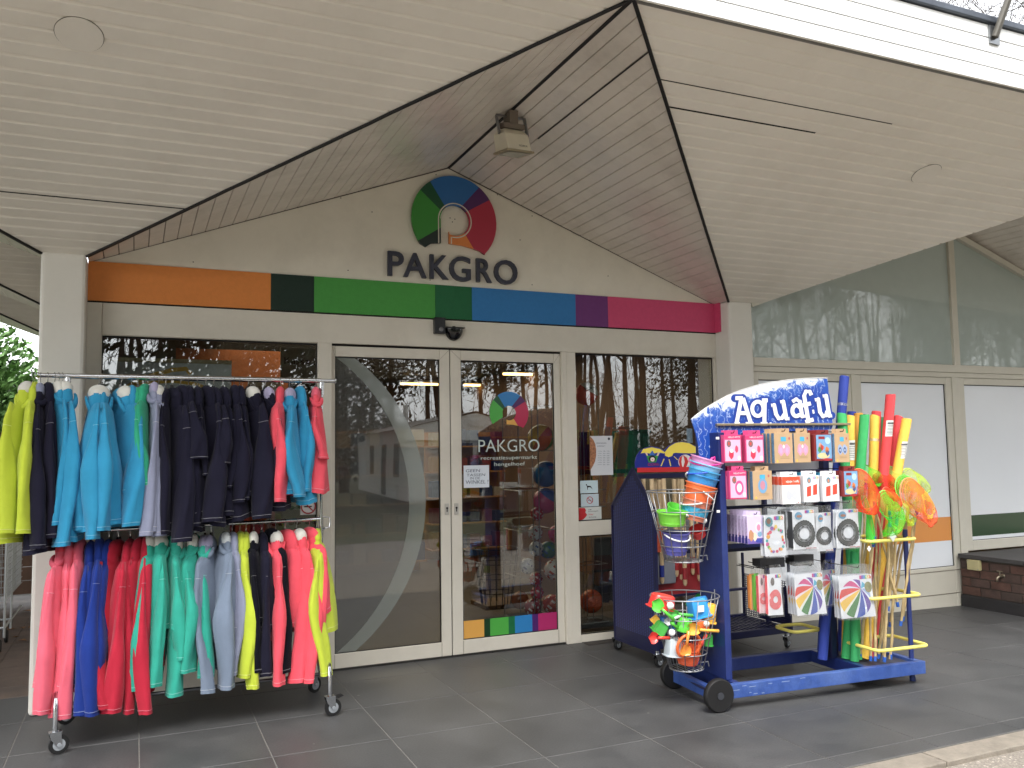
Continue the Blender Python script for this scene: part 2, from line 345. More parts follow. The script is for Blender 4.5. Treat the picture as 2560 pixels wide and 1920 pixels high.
# ---- frames of the glazed front
def frame(x0, x1, z0, z1, l, r_, t, bt, y0, y1, name, m, par, bev=.004):
    b = MB()
    b.box(x0, x0+l, y0, y1, z0, z1); b.box(x1-r_, x1, y0, y1, z0, z1)
    b.box(x0+l, x1-r_, y0+.0006, y1-.0006, z1-t, z1-.0004); b.box(x0+l, x1-r_, y0+.0006, y1-.0006, z0+.0004, z0+bt)
    return b.build(name, m, par, bevel=bev)
def seal(x0, x1, z0, z1, y, par, w=.008):
    b = MB()
    b.box(x0, x0+w, y, y+.01, z0, z1); b.box(x1-w, x1, y, y+.01, z0, z1); b.box(x0+w, x1-w, y, y+.01, z1-w*1.4, z1); b.box(x0+w, x1-w, y, y+.01, z0, z0+w)
    return b.build('seal', BLACK, par)
def pane(x0, x1, z0, z1, y, par, m=None, name='pane'):
    return one(name, m or GLASS, lambda b: b.box(x0, x1, y, y+.008, z0, z1), par)
# left window
wf = frame(-.218, 1.252, .0, 2.4355, .003, .003, .004, .62, .0, .09, 'window_frame', CREAM, shop)
pane(-.214, 1.248, .62, 2.431, .05, wf); seal(-.216, 1.2475, .62, 2.432, .03, wf)
for x0, x1, y0 in ((1.252, 1.354, -.004), (3.306, 3.435, -.004)):
    one('door_post', CREAM, lambda b: b.box(x0, x1, y0, .12, 0, 2.4355), shop, bevel=.004)
one('door_post', CREAM, lambda b: b.box(3.345, 3.352, -.0065, 0, 0.0, 2.434), shop)
# right window: upper and lower pane
wf = MB(); wf.box(3.4352, 4.888, .0, .09, .878, 1.0); wf.box(3.4352, 4.888, .0, .09, -.02, .058); wf.box(4.888, 4.9158, .001, .09, 0, 2.4355)
wf = wf.build('window_frame', CREAM, shop, bevel=.004)
pane(3.437, 4.887, 1.0, 2.432, .05, wf); seal(3.436, 4.888, 1.0, 2.433, .03, wf)
pane(3.437, 4.887, .058, .878, .05, wf); seal(3.436, 4.888, .058, .878, .03, wf)
# sliding doors
LOGOC = (780, 560)
def door(x0, x1, gx0, gx1, lab):
    d = frame(x0, x1, .012, 2.42, gx0-x0, x1-gx1, 2.42-2.34, .119-.012, .03, .075, 'sliding_door', CREAM, shop)
    d['label'] = lab
    pane(gx0-.003, gx1+.003, .117, 2.343, .052, d); seal(gx0, gx1, .119, 2.34, .042, d, .006)
    for (sx, s) in ((gx0, 1), (gx1, -1)):   # joint lines of the frame
        pass
    b = MB(); b.box(gx0-.0012 if x0 < 2 else gx0-.0012, gx0+.0012, .0292, .0302, .014, .117); b.box(gx1-.0012, gx1+.0012, .0292, .0302, .014, .117)
    for (ax, az, bx, bz) in ((x0+.004, 2.417, gx0, 2.34), (x1-.004, 2.417, gx1, 2.34)):
        b.beam((ax, .0297, az), (bx, .0297, bz), .0016, .0008, up=(0, 1, 0))
    b.build('frame_joint', mat('joint_line', (110, 100, 84), .8), d)
    return d
dA = door(1.357, 2.306, 1.385, 2.223, 'left sliding door leaf with frosted crescent on its glass')
dB = door(2.314, 3.303, 2.403, 3.244, 'right sliding door leaf with colour strip and shop name on its glass')
one('door_gap', GAP, lambda b: b.box(2.3062, 2.3138, .045, .07, .012, 2.42), shop)
one('door_head', GAP, lambda b: b.box(1.354, 3.306, .03, .12, 2.4215, 2.4355), shop)
one('threshold', mat('threshold_dark', (40, 37, 34), .6), lambda b: b.box(1.354, 3.306, .02, .14, -.01, .0115), shop)
one('inlaid_mat', mat('step_mat', (56, 50, 46), .9, bump=.4, bscale=200), lambda b: b.box(3.44, 4.0, -.12, -.005, -.003, .0045), shop)
for cx in (2.272, 2.352):
    d = dA if cx < 2.3 else dB
    def f(b):
        b.box(cx-.017, cx+.017, .022, .031, 1.105, 1.195)
    lk = one('lock_plate', mat('brushed_plate', (196, 192, 182), .35, .3), f, d, bevel=.002)
    def f(b):
        b.disc((cx, .0222, 1.158), .0085, (0, -1, 0), 14, 0, .002); b.box(cx-.004, cx+.004, .0205, .0222, 1.128, 1.153)
    one('keyhole', GAP, f, d)
# decals on the glass -------------------------------------------------
FROST = glassmat('frosted_crescent_film', (.75, .78, .76), refl=.1, rough=.05, film=(150, 158, 150), filmfac=.62)
FILM2 = glassmat('thin_grey_film', (.7, .72, .7), refl=.12, rough=.02, film=(92, 92, 88), filmfac=.72)
yD = .0505
def Acirc(cx, r, z): return cx+math.sqrt(max(0, r*r-(z-1.226)**2))
zz = [.122+(2.337-.122)*i/40 for i in range(41)]
b = MB()
for i in range(40):
    z0, z1 = zz[i], zz[i+1]
    b.poly([(max(Acirc(.615, 1.355, z0), 1.386), yD, z0), (max(1.387, Acirc(.74, 1.365, z0)), yD, z0), (max(1.387, Acirc(.74, 1.365, z1)), yD, z1), (max(Acirc(.615, 1.355, z1), 1.386), yD, z1)])
b.build('crescent_decal', FROST, dA)
b = MB()
for i in range(40):
    z0, z1 = zz[i], zz[i+1]
    b.poly([(1.386, yD, z0), (max(1.3865, Acirc(.615, 1.355, z0)), yD, z0), (max(1.3865, Acirc(.615, 1.355, z1)), yD, z1), (1.386, yD, z1)])
b.build('tint_film', FILM2, dA)
# logo drawn in the crop frame of the photograph's sign, normalised: u right, v up, outer radius 1
def NV(x, y): return ((x-780)/349, (560-y)/372)
def outer(a): return (math.cos(R(a)), math.sin(R(a)))
HR = .345; HC = (.0, -.01)
def segs():
    """colour segments of the round emblem: (colour, polygon)"""
    S = []
    def inn(a): return (HC[0]+HR*math.cos(R(a)), HC[1]+HR*math.sin(R(a)))
    def wedge(col, a0, a1, i0, i1, n=10):
        S.append((col, [outer(a0+(a1-a0)*k/n) for k in range(n+1)]+[inn(i1+(i0-i1)*k/n) for k in range(n+1)]))
    wedge('blue', 54, 125, 66, 128); wedge('dgreen', 125, 143, 128, 150); wedge('purple', 33, 54, 40, 66)
    # green: from 143 deg round to 212, the inner edge runs down the stem
    S.append(('green', [outer(143+(212-143)*k/10) for k in range(11)]+[(-.333, -.2), (-.333, 0)]+[inn(a) for a in (176, 165, 150)]))
    bot = lambda u: -.545-.2*(u+.0)**2-(0.06*u)
    S.append(('black', [outer(212), outer(216), (-.68, -.66), (-.55, bot(-.55)), (-.45, bot(-.45)), (-.333, bot(-.333)), (-.333, -.2)]))
    S.append(('red', [outer(33-k*7.9) for k in range(11)]+[(.72, -.72), (.6, bot(.6)), (.44, bot(.44))]+[inn(-50+k*9) for k in range(11)]))
    S.append(('orange', [(.44, bot(.44)), (.3, bot(.3)), (.15, bot(.15)), (-.14, bot(-.14)), (-.14, -.27)]+[inn(a) for a in (-112, -100, -85, -68, -50)]))
    return S
LC_ = dict(blue=(24, 104, 172), dgreen=(16, 84, 52), purple=(84, 34, 98), green=(52, 146, 48), black=(26, 44, 40), red=(186, 34, 66), orange=(228, 128, 40))
lc = PY(1135, 549, 0); lr = (PY(1241, 549, 0).x-PY(1030, 549, 0).x)/2; lz = 3.475
sign = thing('shop_sign', (lc.x, 0, 2.96), 'raised dark shop name lettering below a round coloured emblem on the gable', 'sign')
for col, pg in segs():
    one('emblem_segment', mat('emblem_'+col, LC_[col], .35, var=.03), lambda b: b.prism([(lc.x+u*lr, -.022, lz+v*lr) for u, v in pg][::-1], (0, .022, 0)), sign)
def f(b):
    P = lambda u, v: (lc.x+u*lr, -.0232, lz+v*lr)
    stroke(b, [(-.385, -.56), (-.385, -.01)]+arc(0, -.01, .385, 180, -95, 30)+[(-.09, -.395), (-.09, -.545)], .026, P)
one('emblem_outline', mat('pale_line', (214, 206, 190), .5), f, sign)
LET = mat('letter_grey', (52, 54, 70), .4, var=.04)
bx = [('P', 228, 365, 828, 1040), ('A', 358, 553, 843, 1062), ('K', 577, 735, 855, 1073), ('G', 740, 920, 872, 1085), ('R', 962, 1095, 888, 1097), ('O', 1110, 1308, 903, 1110)]
for ch, x0, x1, y0, y1 in bx:
    a = PY(900+x0/3.318, 380+y0/3.318, -.02); c = PY(900+x1/3.318, 380+y1/3.318, -.02)
    one('letter', LET, lambda b: addtext(b, ch, ((a.x+c.x)/2, -.016, 3.078), (1, 0, 0), (0, 0, 1), abs(c.x-a.x)-.004, .205 if ch in 'GO' else .195, th=.03, off=.012), sign)
# same emblem and name on the right door leaf, strip of colours at its foot
c0 = PY(820+1503/3.318, 800+770/3.318, .05); r0 = .176
for col, pg in segs():
    if col == 'black': continue
    lc2 = dict(LC_, red=(196, 30, 80), orange=(232, 172, 70), green=(70, 176, 60), blue=(30, 130, 200))
    one('emblem_decal', mat('decal_'+col, lc2[col], .3, var=0), lambda b: b.poly([(c0.x+u*r0, yD-.0004, c0.z+v*r0) for u, v in pg][::-1]), dB)
DW = mat('pale_vinyl_lettering', (196, 210, 204), .5, var=0)
def boxtext(par, txt, x0, x1, y0, y1, m, Y, ori=(820, 800), s=3.318, off=0, name='lettering', shear=0):
    a = PY(ori[0]+x0/s, ori[1]+y0/s, Y); c = PY(ori[0]+x1/s, ori[1]+y1/s, Y)
    zc = (PY(ori[0]+(x0+x1)/2/s, ori[1]+(y0+y1)/2/s, Y)).z
    a2 = PY(ori[0]+(x0+x1)/2/s, ori[1]+y0/s, Y).z-PY(ori[0]+(x0+x1)/2/s, ori[1]+y1/s, Y).z
    return one(name, m, lambda b: addtext(b, txt, ((a.x+c.x)/2, Y, zc), (1, 0, 0), (0, 0, 1), c.x-a.x, a2, off=off, shear=shear), par)
boxtext(dB, 'PAKGRO', 1247, 1755, 992, 1092, DW, yD-.0004, off=-.004)
boxtext(dB, 'recreatiesupermarkt', 1268, 1735, 1125, 1166, DW, yD-.0004)
boxtext(dB, 'hengelhoef', 1380, 1635, 1178, 1218, DW, yD-.0004)
w_ = 3.243-2.404; cuts = [(0, .218, (232, 168, 62)), (.218, .28, (20, 62, 34)), (.28, .472, (72, 176, 60)), (.472, .54, (12, 112, 62)), (.54, .725, (30, 132, 200)), (.725, .79, (82, 34, 110)), (.79, 1, (184, 32, 104))]
for a, c, col in cuts:
    one('colour_strip', mat('strip_%d_%d' % col[:2], col, .3, var=.02), lambda b: b.poly([(2.404+w_*a, yD-.0004, .121), (2.404+w_*c, yD-.0004, .121), (2.404+w_*c, yD-.0004, .262), (2.404+w_*a, yD-.0004, .262)]), dB)
# ---- bay two: glazed wall with frosted panes
Y2 = -.15
LF = mat('bay_frame_paint', (205, 200, 184), .42, var=.03)
SPAND = mat('spandrel_glass', (176, 188, 182), .02, var=.03, spec=.5)
SPAND.node_tree.nodes['Principled BSDF'].inputs['IOR'].default_value = 1.62
FRO = mat('white_window_film', (234, 238, 243), .15, var=.02, vscale=.9, spec=.5, coat=.2)
bay = [(5.184, 7.83), (7.87, 10.55)]
gb = MB(); zb = lambda x: ZP+.0+(3.845-2.95)*(1-abs(x-7.9)/2.716)
for (a, c) in ((5.184, 7.855), (7.935, 10.6)):
    g = one('spandrel_glass', SPAND, lambda b: b.prism([(a, Y2+.02, 2.435), (c, Y2+.02, 2.435), (c, Y2+.02, zb(c)), (a, Y2+.02, zb(a))], (0, .02, 0)), shop)
b = MB(); b.box(7.852, 7.938, Y2-.01, Y2+.1, 2.43, zb(7.9)); b.build('mullion', LF, shop, bevel=.004)
b = MB()
b.beam((5.184, Y2+.0, zb(5.184)-.0), (7.9, Y2+.0, zb(7.9)+.02), .1, .055, up=(0, -.2, 1)); b.build('gable_trim', LF, shop)
b = MB(); b.beam((7.9, Y2-.002, zb(7.9)+.02), (10.6, Y2-.002, zb(10.6)), .1, .055, up=(0, -.2, 1)); b.build('gable_trim', LF, shop)
zT = 2.42
b = MB(); b.box(5.184, 10.6, Y2-.012, Y2+.1, 2.352, 2.432); b.build('transom', LF, shop, bevel=.004)
b = MB(); b.box(5.184, 10.6, Y2-.004, Y2+.1, 2.30, 2.3495); b.build('transom', LF, shop, bevel=.004)
# vertical posts
dl = PY(2135, 940, Y2).x; dr = PY(2425, 950, Y2).x
DPX = [5.184, 6.42, 6.47, 7.76, 7.83, 9.0, 10.6]
for a, c in ((6.405, 6.45), (7.80, 7.90), (9.2, 9.27)):
    b = MB(); b.box(a, c, Y2-.006, Y2+.1, -.15, 2.2995); b.build('mullion', LF, shop, bevel=.004)
def bayleaf(x0, x1, z0, z1, kick, stripe, lab):
    fr = frame(x0, x1, z0, z1, .085, .085, .07, kick, Y2+.004, Y2+.06, 'window_frame', LF, shop)
    if lab: fr['label'] = lab
    one('pane', FRO, lambda b: b.box(x0+.085, x1-.085, Y2+.03, Y2+.04, z0+kick, z1-.07), fr)
    sl = seal(x0+.085, x1-.085, z0+kick, z1-.07, Y2+.022, fr, .005)
    if stripe:
        col, a, c = stripe
        one('stripe_decal', mat('stripe_%d' % col[0], col, .25, var=.02, coat=.4), lambda b: b.box(x0+.09, x1-.09, Y2+.0285, Y2+.0295, a, c), fr)
    return fr
bayleaf(5.186, 6.403, -.02, 2.298, .25, None, 'frosted side window behind the toy stand')
l2 = bayleaf(6.452, 7.798, -.05, 2.298, .41, ((236, 152, 62), .62, .86), 'frosted door leaf with orange stripe low on its glass')
l3 = bayleaf(7.902, 9.198, .5, 2.298, .1, ((44, 74, 44), .64, .86), 'frosted window with dark green stripe above the planter')
bayleaf(9.272, 10.55, .5, 2.298, .1, None, None)
b = MB(); b.box(6.455, 7.795, Y2, Y2+.003, .32, .325); b.box(6.455, 7.795, Y2, Y2+.003, .09, .095); b.build('kick_panel_joint', mat('joint_line', (110, 100, 84)), l2)
# small emblem sticker on the first frosted pane
def f(b):
    p = PY(2080, 1010, Y2+.028)
    b.disc((p.x, Y2+.028, p.z), .03, (0, -1, 0), 16, 0, .0008)
FAS0 = SOFF
# ---- SOFFIT: boards of the sloping underside, cut by the gable tents
def row(yo, regions, asone=False, nmain=None, clipx=None):
    """regions: list of (xa, xb, leftbay, rightbay); boards run along x"""
    bw = .0905; y = YP+.0
    jobs = []
    ys = []
    while y-bw > -2.86: ys.append((y, y-bw)); y -= bw
    for (xa, xb, cl, cr) in regions:
        big = MB() if asone else None
        for (y0, y1) in ys:
            def lx(y): return (cl+wy(y)) if cl is not None else xa
            def rx(y): return (cr-wy(y)) if cr is not None else xb
            # profile across the board: face, rounded outer lip, recessed joint
            pr = [(y0, .0), (y1+.022, .0), (y1+.013, .009), (y1+.003, .0095), (y1+.002, .017)]
            b = big or MB()
            n = len(pr); top = []; bot = []
            for (yy, dz) in pr:
                z = zs(yy)+dz
                bot.append(((max(lx(yy), xa)), yy+yo, z)); top.append((min(rx(yy), xb), yy+yo, z))
            zt = zs(y0)+.02
            vs = bot+top; fs = [(i, i+1, i+1+n, i+n) for i in range(n-1)]
            # back of the board
            k = len(vs); vs += [(bot[0][0], y0+yo, zt+.0), (bot[-1][0], y1+yo+.004, zs(y1)+.02), (top[0][0], y0+yo, zt), (top[-1][0], y1+yo+.004, zs(y1)+.02)]
            fs += [(n-1, k+1, k+3, 2*n-1), (0, n, k+2, k), (k, k+2, k+3, k+1), tuple(range(n))+(k+1, k), tuple(range(2*n-1, n-1, -1))+(k+2, k+3)]
            b.add(vs, fs)
            if not asone: b.build('soffit_board', SOFF, shop)
        if asone: label(big.build('soffit_panel', SOFF, shop), kind='stuff')
row(0, [(-3.187+.0, 2.303, XC[0], XC[1]), (2.303, 7.9, XC[1], XC[2])])
row(0, [(7.9, 13.4, XC[2], 13.4+0.0), (-8.7, -3.187, -8.7, XC[0])], True)
b = MB(); b.box(-8.7, 13.4, -2.8315, -2.8232, 3.900, 3.93); b.build('soffit_edge_board', FAS0, shop)
# dark backing above boards so gaps read black
b = MB()
for (a, c) in ((XC[0], XC[1]), (XC[1], XC[2])):
    b.add([(a+HW+.003, YP, ZP+.012), (c-HW-.003, YP, ZP+.012), (c-.003, YR+.02, ZA+.006), (a+.003, YR+.02, ZA+.006)], [(0, 1, 2, 3)])
b.build('soffit_backing', GAP, shop)
# dark widened joints
def gapline(x0, x1, y, w=.012):
    b = MB(); z = zs(y)-.0012; s = KS*w
    b.poly([(x0, y, z), (x1, y, z), (x1, y-w, z+s), (x0, y-w, z+s)]); b.build('open_joint', GAP, shop)
jy = lambda k: YP-.0905*k
gapline(-3.0, XC[1]-wy(jy(6.45)), jy(6.5)+.010, .010)
gapline(XC[1]+wy(jy(24)), 4.6, jy(24)+.004, .007); gapline(XC[1]+wy(jy(22)), 4.1, jy(22)+.005, .011)
# round cover plates
for (cx, cy) in ((-.275, -2.005), (5.341, -2.005)):
    n = Vector((0, -KS, -1)).normalized(); b = MB()
    b.disc((cx, cy, zs(cy)+.001), .105, n, 40, 0, .006); o = b.build('cover_disc', SOFF, shop)
    b = MB(); b.disc((cx, cy, zs(cy)+.0005), .108, n, 40, 0, .0018); b.build('disc_rim', mat('rim_dark', (96, 86, 72), .8), shop)  # slightly larger dark brown disc, showing as a thin ring around the cover
# tents: boards run along y from the fold to the gable wall
def tent(xc, side, yo=0, asone=False, yback=0.012, zw=0.0, m=None):
    bw = .092; n = 28; big = MB() if asone else None
    gm = (ZA-ZP)/HW
    for i in range(n):
        a = i*HW/n; c = (i+1)*HW/n-.0035
        def zt(d): return ZA-gm*d
        def yf(d): return YP-(zt(d)-ZP)/KS
        b = big or MB(); s = side
        a2 = a+.0
        pts = [(a2, 0), (c-.004, 0), (c, .006)]
        f0 = [(xc+s*d, yf(d)+yo, zt(d)+dz+zw) for d, dz in pts]; b0 = [(xc+s*d, yback+yo, zt(d)+dz+zw) for d, dz in pts]
        t = .02
        vs = f0+b0+[(f0[0][0], f0[0][1], f0[0][2]+t), (f0[2][0], f0[2][1], f0[2][2]+t), (b0[0][0], b0[0][1], b0[0][2]+t), (b0[2][0], b0[2][1], b0[2][2]+t)]
        b.add(vs, [(0, 1, 4, 3), (1, 2, 5, 4), (0, 3, 8, 6), (2, 7, 9, 5), (0, 6, 7, 2, 1), (3, 4, 5, 9, 8), (6, 8, 9, 7)])
        if not asone: b.build('gable_soffit_board', m or TENT, shop)
    if asone: label(big.build('gable_soffit', m or TENT, shop), kind='stuff')
    b = MB(); s = side
    b.add([(xc, YR+.02+yo, ZA+.012), (xc+s*HW, YP+yo, ZP+.012), (xc+s*HW, yback+yo, ZP+.012), (xc, yback+yo, ZA+.012)], [(0, 1, 2, 3)]); b.build('soffit_backing', GAP, shop)
tent(XC[1], -1); tent(XC[1], 1)
tent(XC[2], 1, yback=Y2+.05); tent(XC[2], -1, yback=Y2+.05, asone=True)
tent(XC[0], 1, yback=0.0); tent(XC[0], -1, asone=True, yback=0)
# black gaskets along the folds and the ridge
def gasket(xc, side, w=.02):
    b = MB(); a = Vector((xc+side*(HW+.0), YP, ZP-.002)); c = Vector((xc, YR, ZA-.004)); n = 26; pts = []
    prev = None
    for i in range(n+1):
        p = a.lerp(c, i/n)
        j = Vector((0, 0, -.003+random.uniform(-.002, .002)))
        if prev is not None: b.beam(prev, p+j, w, .012)
        prev = p+j
    b.build('fold_gasket', BLACK, shop)
for k in (0, 1, 2):
    gasket(XC[k], 1)
    if k < 2: gasket(XC[k], -1)
    one('ridge_gasket', BLACK, lambda b: b.beam((XC[k], YR+.02, ZA-.004), (XC[k], .0 if k != 2 else Y2, ZA-.004), .022, .012), shop)
b = MB(); gm = (ZA-ZP)/HW; d = 3*HW/28; yf = YP-(ZA-gm*d-ZP)/KS
b.beam((XC[1]+d, yf, ZA-gm*d-.002), (XC[1]+d, -1.1, ZA-gm*d-.002), .009, .004); b.build('open_joint', BLACK, shop)
for sx in (-1, 1):   # thin dark seam where the tent meets the gable wall
    b = MB(); b.beam((XC[1]+sx*HW, .008, ZP+.004), (XC[1], .008, ZA-.002), .006, .01); b.build('wall_seam', mat('seam_dark', (70, 58, 48)), shop)
# fascia boards, gutter
FAS = mat('white_fascia_board', (240, 240, 238), .35, var=.02)
for k, (a, c) in enumerate(((3.905, 4.0), (4.003, 4.098), (4.101, 4.196), (4.199, 4.285))):
    b = MB(); b.add([(-9, -2.84, a), (14, -2.84, a), (14, -2.84, c-.006), (-9, -2.84, c-.006), (-9, -2.832, c), (14, -2.832, c), (-9, -2.83, a), (14, -2.83, a)], [(0, 1, 2, 3), (3, 2, 5, 4), (6, 7, 1, 0)])
    b.build('fascia_board', FAS, shop)
b = MB(); b.box(-9, 14, -2.8295, -2.80, 3.9, 4.3); b.build('fascia_backing', mat('fascia_joint', (120, 118, 112)), shop)
GUT = mat('zinc_edge', (88, 94, 104), .4, .6, var=.2, vscale=9)
b = MB(); b.box(-9, 14, -2.862, -2.74, 4.2865, 4.335); b.build('roof_edge', GUT, shop, bevel=.008)
ROOFM = mat('roof_felt', (70, 68, 66), .9)
one('roof', ROOFM, lambda b: (b.box(-.575, 14, -2.74, 9, 4.26, 4.33), b.box(-9, -.58, -2.74, 5.6, 4.26, 4.33)), shop)
one('wall', CREAM, lambda b: (b.box(-.45, 12, 9, 9.2, -.15, 4.25), b.box(-.575, -.42, .302, 9, -.01, 2.93), b.box(12, 12.2, 0.2, 9, -.15, 4.25), b.box(10.8, 12, -.15, 0, -.15, 4.2)), shop)
# bracket on the fascia with a thin pole
pb = PY(2497, 90, -2.88)
br = thing('pole_bracket', (pb.x, -2.85, pb.z), 'grey pole on a small bracket at the top of the white fascia', 'bracket')
b = MB(); b.box(pb.x-.045, pb.x+.045, -2.853, -2.842, pb.z-.04, pb.z+.08); b.build('bracket_plate', STEEL, br)
b = MB(); b.tube([(pb.x-.01, -2.86, pb.z+.0), (pb.x+.03, -2.9, pb.z+.15), (pb.x+.12, -3.0, pb.z+.5)], [.022, .022, .02], 10); b.build('pole', mat('grey_pole', (96, 92, 84), .5, .3), br)
# further canopy rows beyond the passage on the left
for yo in (2.9, 5.8):
    row(yo, [(-3.187, -.6, XC[0], None)], True)
    tent(XC[0], 1, yo=yo, asone=True, yback=.0, m=SOFF)
    b = MB(); a = Vector((XC[0]+HW, YP+yo, ZP-.004)); c = Vector((XC[0], YR+yo, ZA-.004)); b.beam(a, c, .02, .012); b.build('fold_gasket', BLACK, shop)
# ---- things fixed on the wall above the doors
a = PY(900+612/3.318, 380+1372/3.318, -.02); c = PY(900+703/3.318, 380+1512/3.318, -.02)
t = thing('door_sensor', ((a.x+c.x)/2, -.01, c.z), 'small black rectangular sensor box above the left door leaf', 'sensor')
cx = (a.x+c.x)/2; hw = (c.x-a.x)/2
BK = mat('black_plastic', (20, 20, 24), .3, var=.05)
b = MB(); b.box(cx-hw, cx+hw, -.045, .001, c.z, a.z); b.build('housing', BK, t, bevel=.006)
b = MB(); b.lathe([(.02, 0), (.016, .006), (.0, .009)], (cx+.008, -.0455, c.z+.035), 16, 0, (0, -1, 0)); b.build('lens', mat('sensor_lens', (120, 120, 124), .2), t, smooth=True)
a = PY(900+785/3.318, 380+1465/3.318, -.03)
t = thing('motion_detector', (a.x, 0, a.z), 'black half-dome motion detector above the meeting door leaves', 'sensor')
b = MB(); b.ell((a.x, -.004, a.z), .076, .06, .095, 20, 12, 0, lo=-90, hi=0); b.build('dome', mat('gloss_black', (16, 16, 20), .1), t, smooth='a')
b = MB(); b.box(a.x-.078, a.x+.078, -.07, 0, a.z, a.z+.008); b.box(a.x-.012, a.x+.012, -.02, 0, a.z+.008, a.z+.022); b.build('cap', BK, t, bevel=.003)
# ---- floodlight hanging from the ridge
yl = -1.3; zl = ZA
t = thing('floodlight', (XC[1], yl, zl-.02), 'cream floodlight hanging on a bracket from the canopy ridge', 'lamp')
LB = mat('lamp_housing', (236, 228, 206), .4, var=.05, dirt=.15)
ca = PX(1281, 350, XC[1]); 
b = MB()
X0 = XC[1]
w = .115
w = .086
rs = [[(X0-w*.8, yl-.0, zl-.15), (X0+w*.8, yl-.0, zl-.15), (X0+w*.8, yl+.12, zl-.12), (X0-w*.8, yl+.12, zl-.12)],
      [(X0-w, yl-.05, zl-.2), (X0+w, yl-.05, zl-.2), (X0+w, yl+.15, zl-.15), (X0-w, yl+.15, zl-.15)],
      [(X0-w, yl-.10, zl-.325), (X0+w, yl-.10, zl-.325), (X0+w, yl+.12, zl-.28), (X0-w, yl+.12, zl-.28)]]
b.rings(rs); b.build('housing', LB, t, bevel=.006)
b = MB(); b.rings([[(X0-w-.012, yl-.112, zl-.327), (X0+w+.012, yl-.112, zl-.327), (X0+w+.012, yl+.128, zl-.282), (X0-w-.012, yl+.128, zl-.282)], [(X0-w-.012, yl-.115, zl-.343), (X0+w+.012, yl-.115, zl-.343), (X0+w+.012, yl+.126, zl-.298), (X0-w-.012, yl+.126, zl-.298)]]); b.build('rim', mat('lamp_rim', (160, 146, 118), .5), t, bevel=.003)
b = MB(); b.box(X0-.03, X0+.03, yl-.01, yl+.1, zl-.135, zl-.02); 
for k in range(6): b.box(X0-.075, X0+.075, yl-.02+.022*k, yl-.012+.022*k, zl-.15+.006*k, zl-.115+.006*k)
b.build('cooling_fins', mat('lamp_dark', (120, 108, 96), .6), t)
b = MB()
for s in (-1, 1):
    b.beam((X0+s*(w+.018), yl+.0, zl-.19), (X0+s*(w+.018), yl+.05, zl-.045), .012, .022)
b.beam((X0-w-.02, yl+.05, zl-.045), (X0+w+.02, yl+.05, zl-.045), .022, .008); b.build('bracket', STEEL, t)
b = MB(); addtext(b, 'NORKA', (X0+.03, yl-.0885, zl-.29), (1, 0, 0), (0, .35, 1), .06, .016); b.build('lettering', GAP, t)
b = MB(); b.rings([[(X0-w+.01, yl-.1, zl-.3435), (X0+w-.01, yl-.1, zl-.3435), (X0+w-.01, yl+.115, zl-.2985), (X0-w+.01, yl+.115, zl-.2985)], [(X0-w+.01, yl-.1, zl-.346), (X0+w-.01, yl-.1, zl-.346), (X0+w-.01, yl+.115, zl-.301), (X0-w+.01, yl+.115, zl-.301)]]); b.build('glass_cover', mat('lamp_glass', (150, 150, 140), .1), t)
# ---- planter wall on the right
PLX = 7.76
pl = thing('planter', (PLX+.8, -.9, -.05), 'low red brick planter with dark stone coping at the right edge', 'planter')
BR = mat('dark_brick', (84, 64, 57), .85, var=.3, vscale=9, bump=.5, bscale=60, dirt=.3)
BR2 = mat('brown_brick', (70, 56, 50), .85, var=.3, vscale=9, bump=.5, bscale=60)
BR3 = mat('rust_brick', (92, 64, 54), .85, var=.3, vscale=9, bump=.5, bscale=60)
one('wall_core', mat('mortar', (84, 76, 68), .95), lambda b: b.box(PLX+.012, PLX+3, -2.5, Y2-.01, -.2, .44), pl)
mesh = {}
for r_ in range(4):
    z0 = .08+.088*r_; y = Y2-.012-(.11 if r_ % 2 else 0)
    if r_ % 2:
        o = one('brick', random.choice([BR, BR2, BR3]), lambda b: b.box(PLX, PLX+.05, y, y+.1, z0+.004, z0+.082), pl, bevel=.003)
    while y > -2.45:
        one('brick', random.choice([BR, BR2, BR3]), lambda b: b.box(PLX+random.uniform(-.002, .002), PLX+.05, y-.212, y-.006, z0+.004, z0+.082), pl, bevel=.003); y -= .218
one('plinth', mat('plinth_dark', (42, 40, 42), .7, var=.1, vscale=10), lambda b: b.box(PLX-.012, PLX+.05, -2.5, Y2-.012, -.1, .075), pl, bevel=.003)
COP = mat('coping_slate', (64, 62, 62), .7, var=.14, vscale=8, bump=.2, bscale=60)
y = Y2-.012
while y > -2.5:
    one('coping_slab', COP, lambda b: b.box(PLX-.025, PLX+3, y-.697, y, .445, .487), pl, bevel=.004); y -= .7
tb = PX(2438, 1412, PLX)
t = thing('junction_box', (PLX-.01, tb.y, tb.z-.05), 'small beige junction box on the brick planter', 'box')
b = MB(); b.box(PLX-.045, PLX-.002, tb.y-.075, tb.y+.06, tb.z-.05, tb.z+.05); b.build('cover', mat('beige_plastic', (190, 180, 128), .5), t, bevel=.006)
b = MB()
for s in (-1, 1): b.disc((PLX-.0452, tb.y-.008+s*.055, tb.z+.038*s), .005, (-1, 0, 0), 8)
b.build('screw', STEEL, t)
tp = PX(2508, 1440, PLX)
t = thing('water_tap', (PLX-.03, tp.y, tp.z-.04), 'brass water tap on the brick planter', 'tap')
BRS = mat('dull_brass', (150, 140, 120), .35, .8)
b = MB(); b.tube([(PLX, tp.y, tp.z), (PLX-.05, tp.y, tp.z), (PLX-.085, tp.y, tp.z-.012), (PLX-.09, tp.y, tp.z-.05)], [.014, .013, .011, .009], 10); b.lathe([(.022, 0), (.022, .006)], (PLX-.001, tp.y, tp.z), 14, 0, (-1, 0, 0)); b.build('spout', BRS, t, smooth=True)
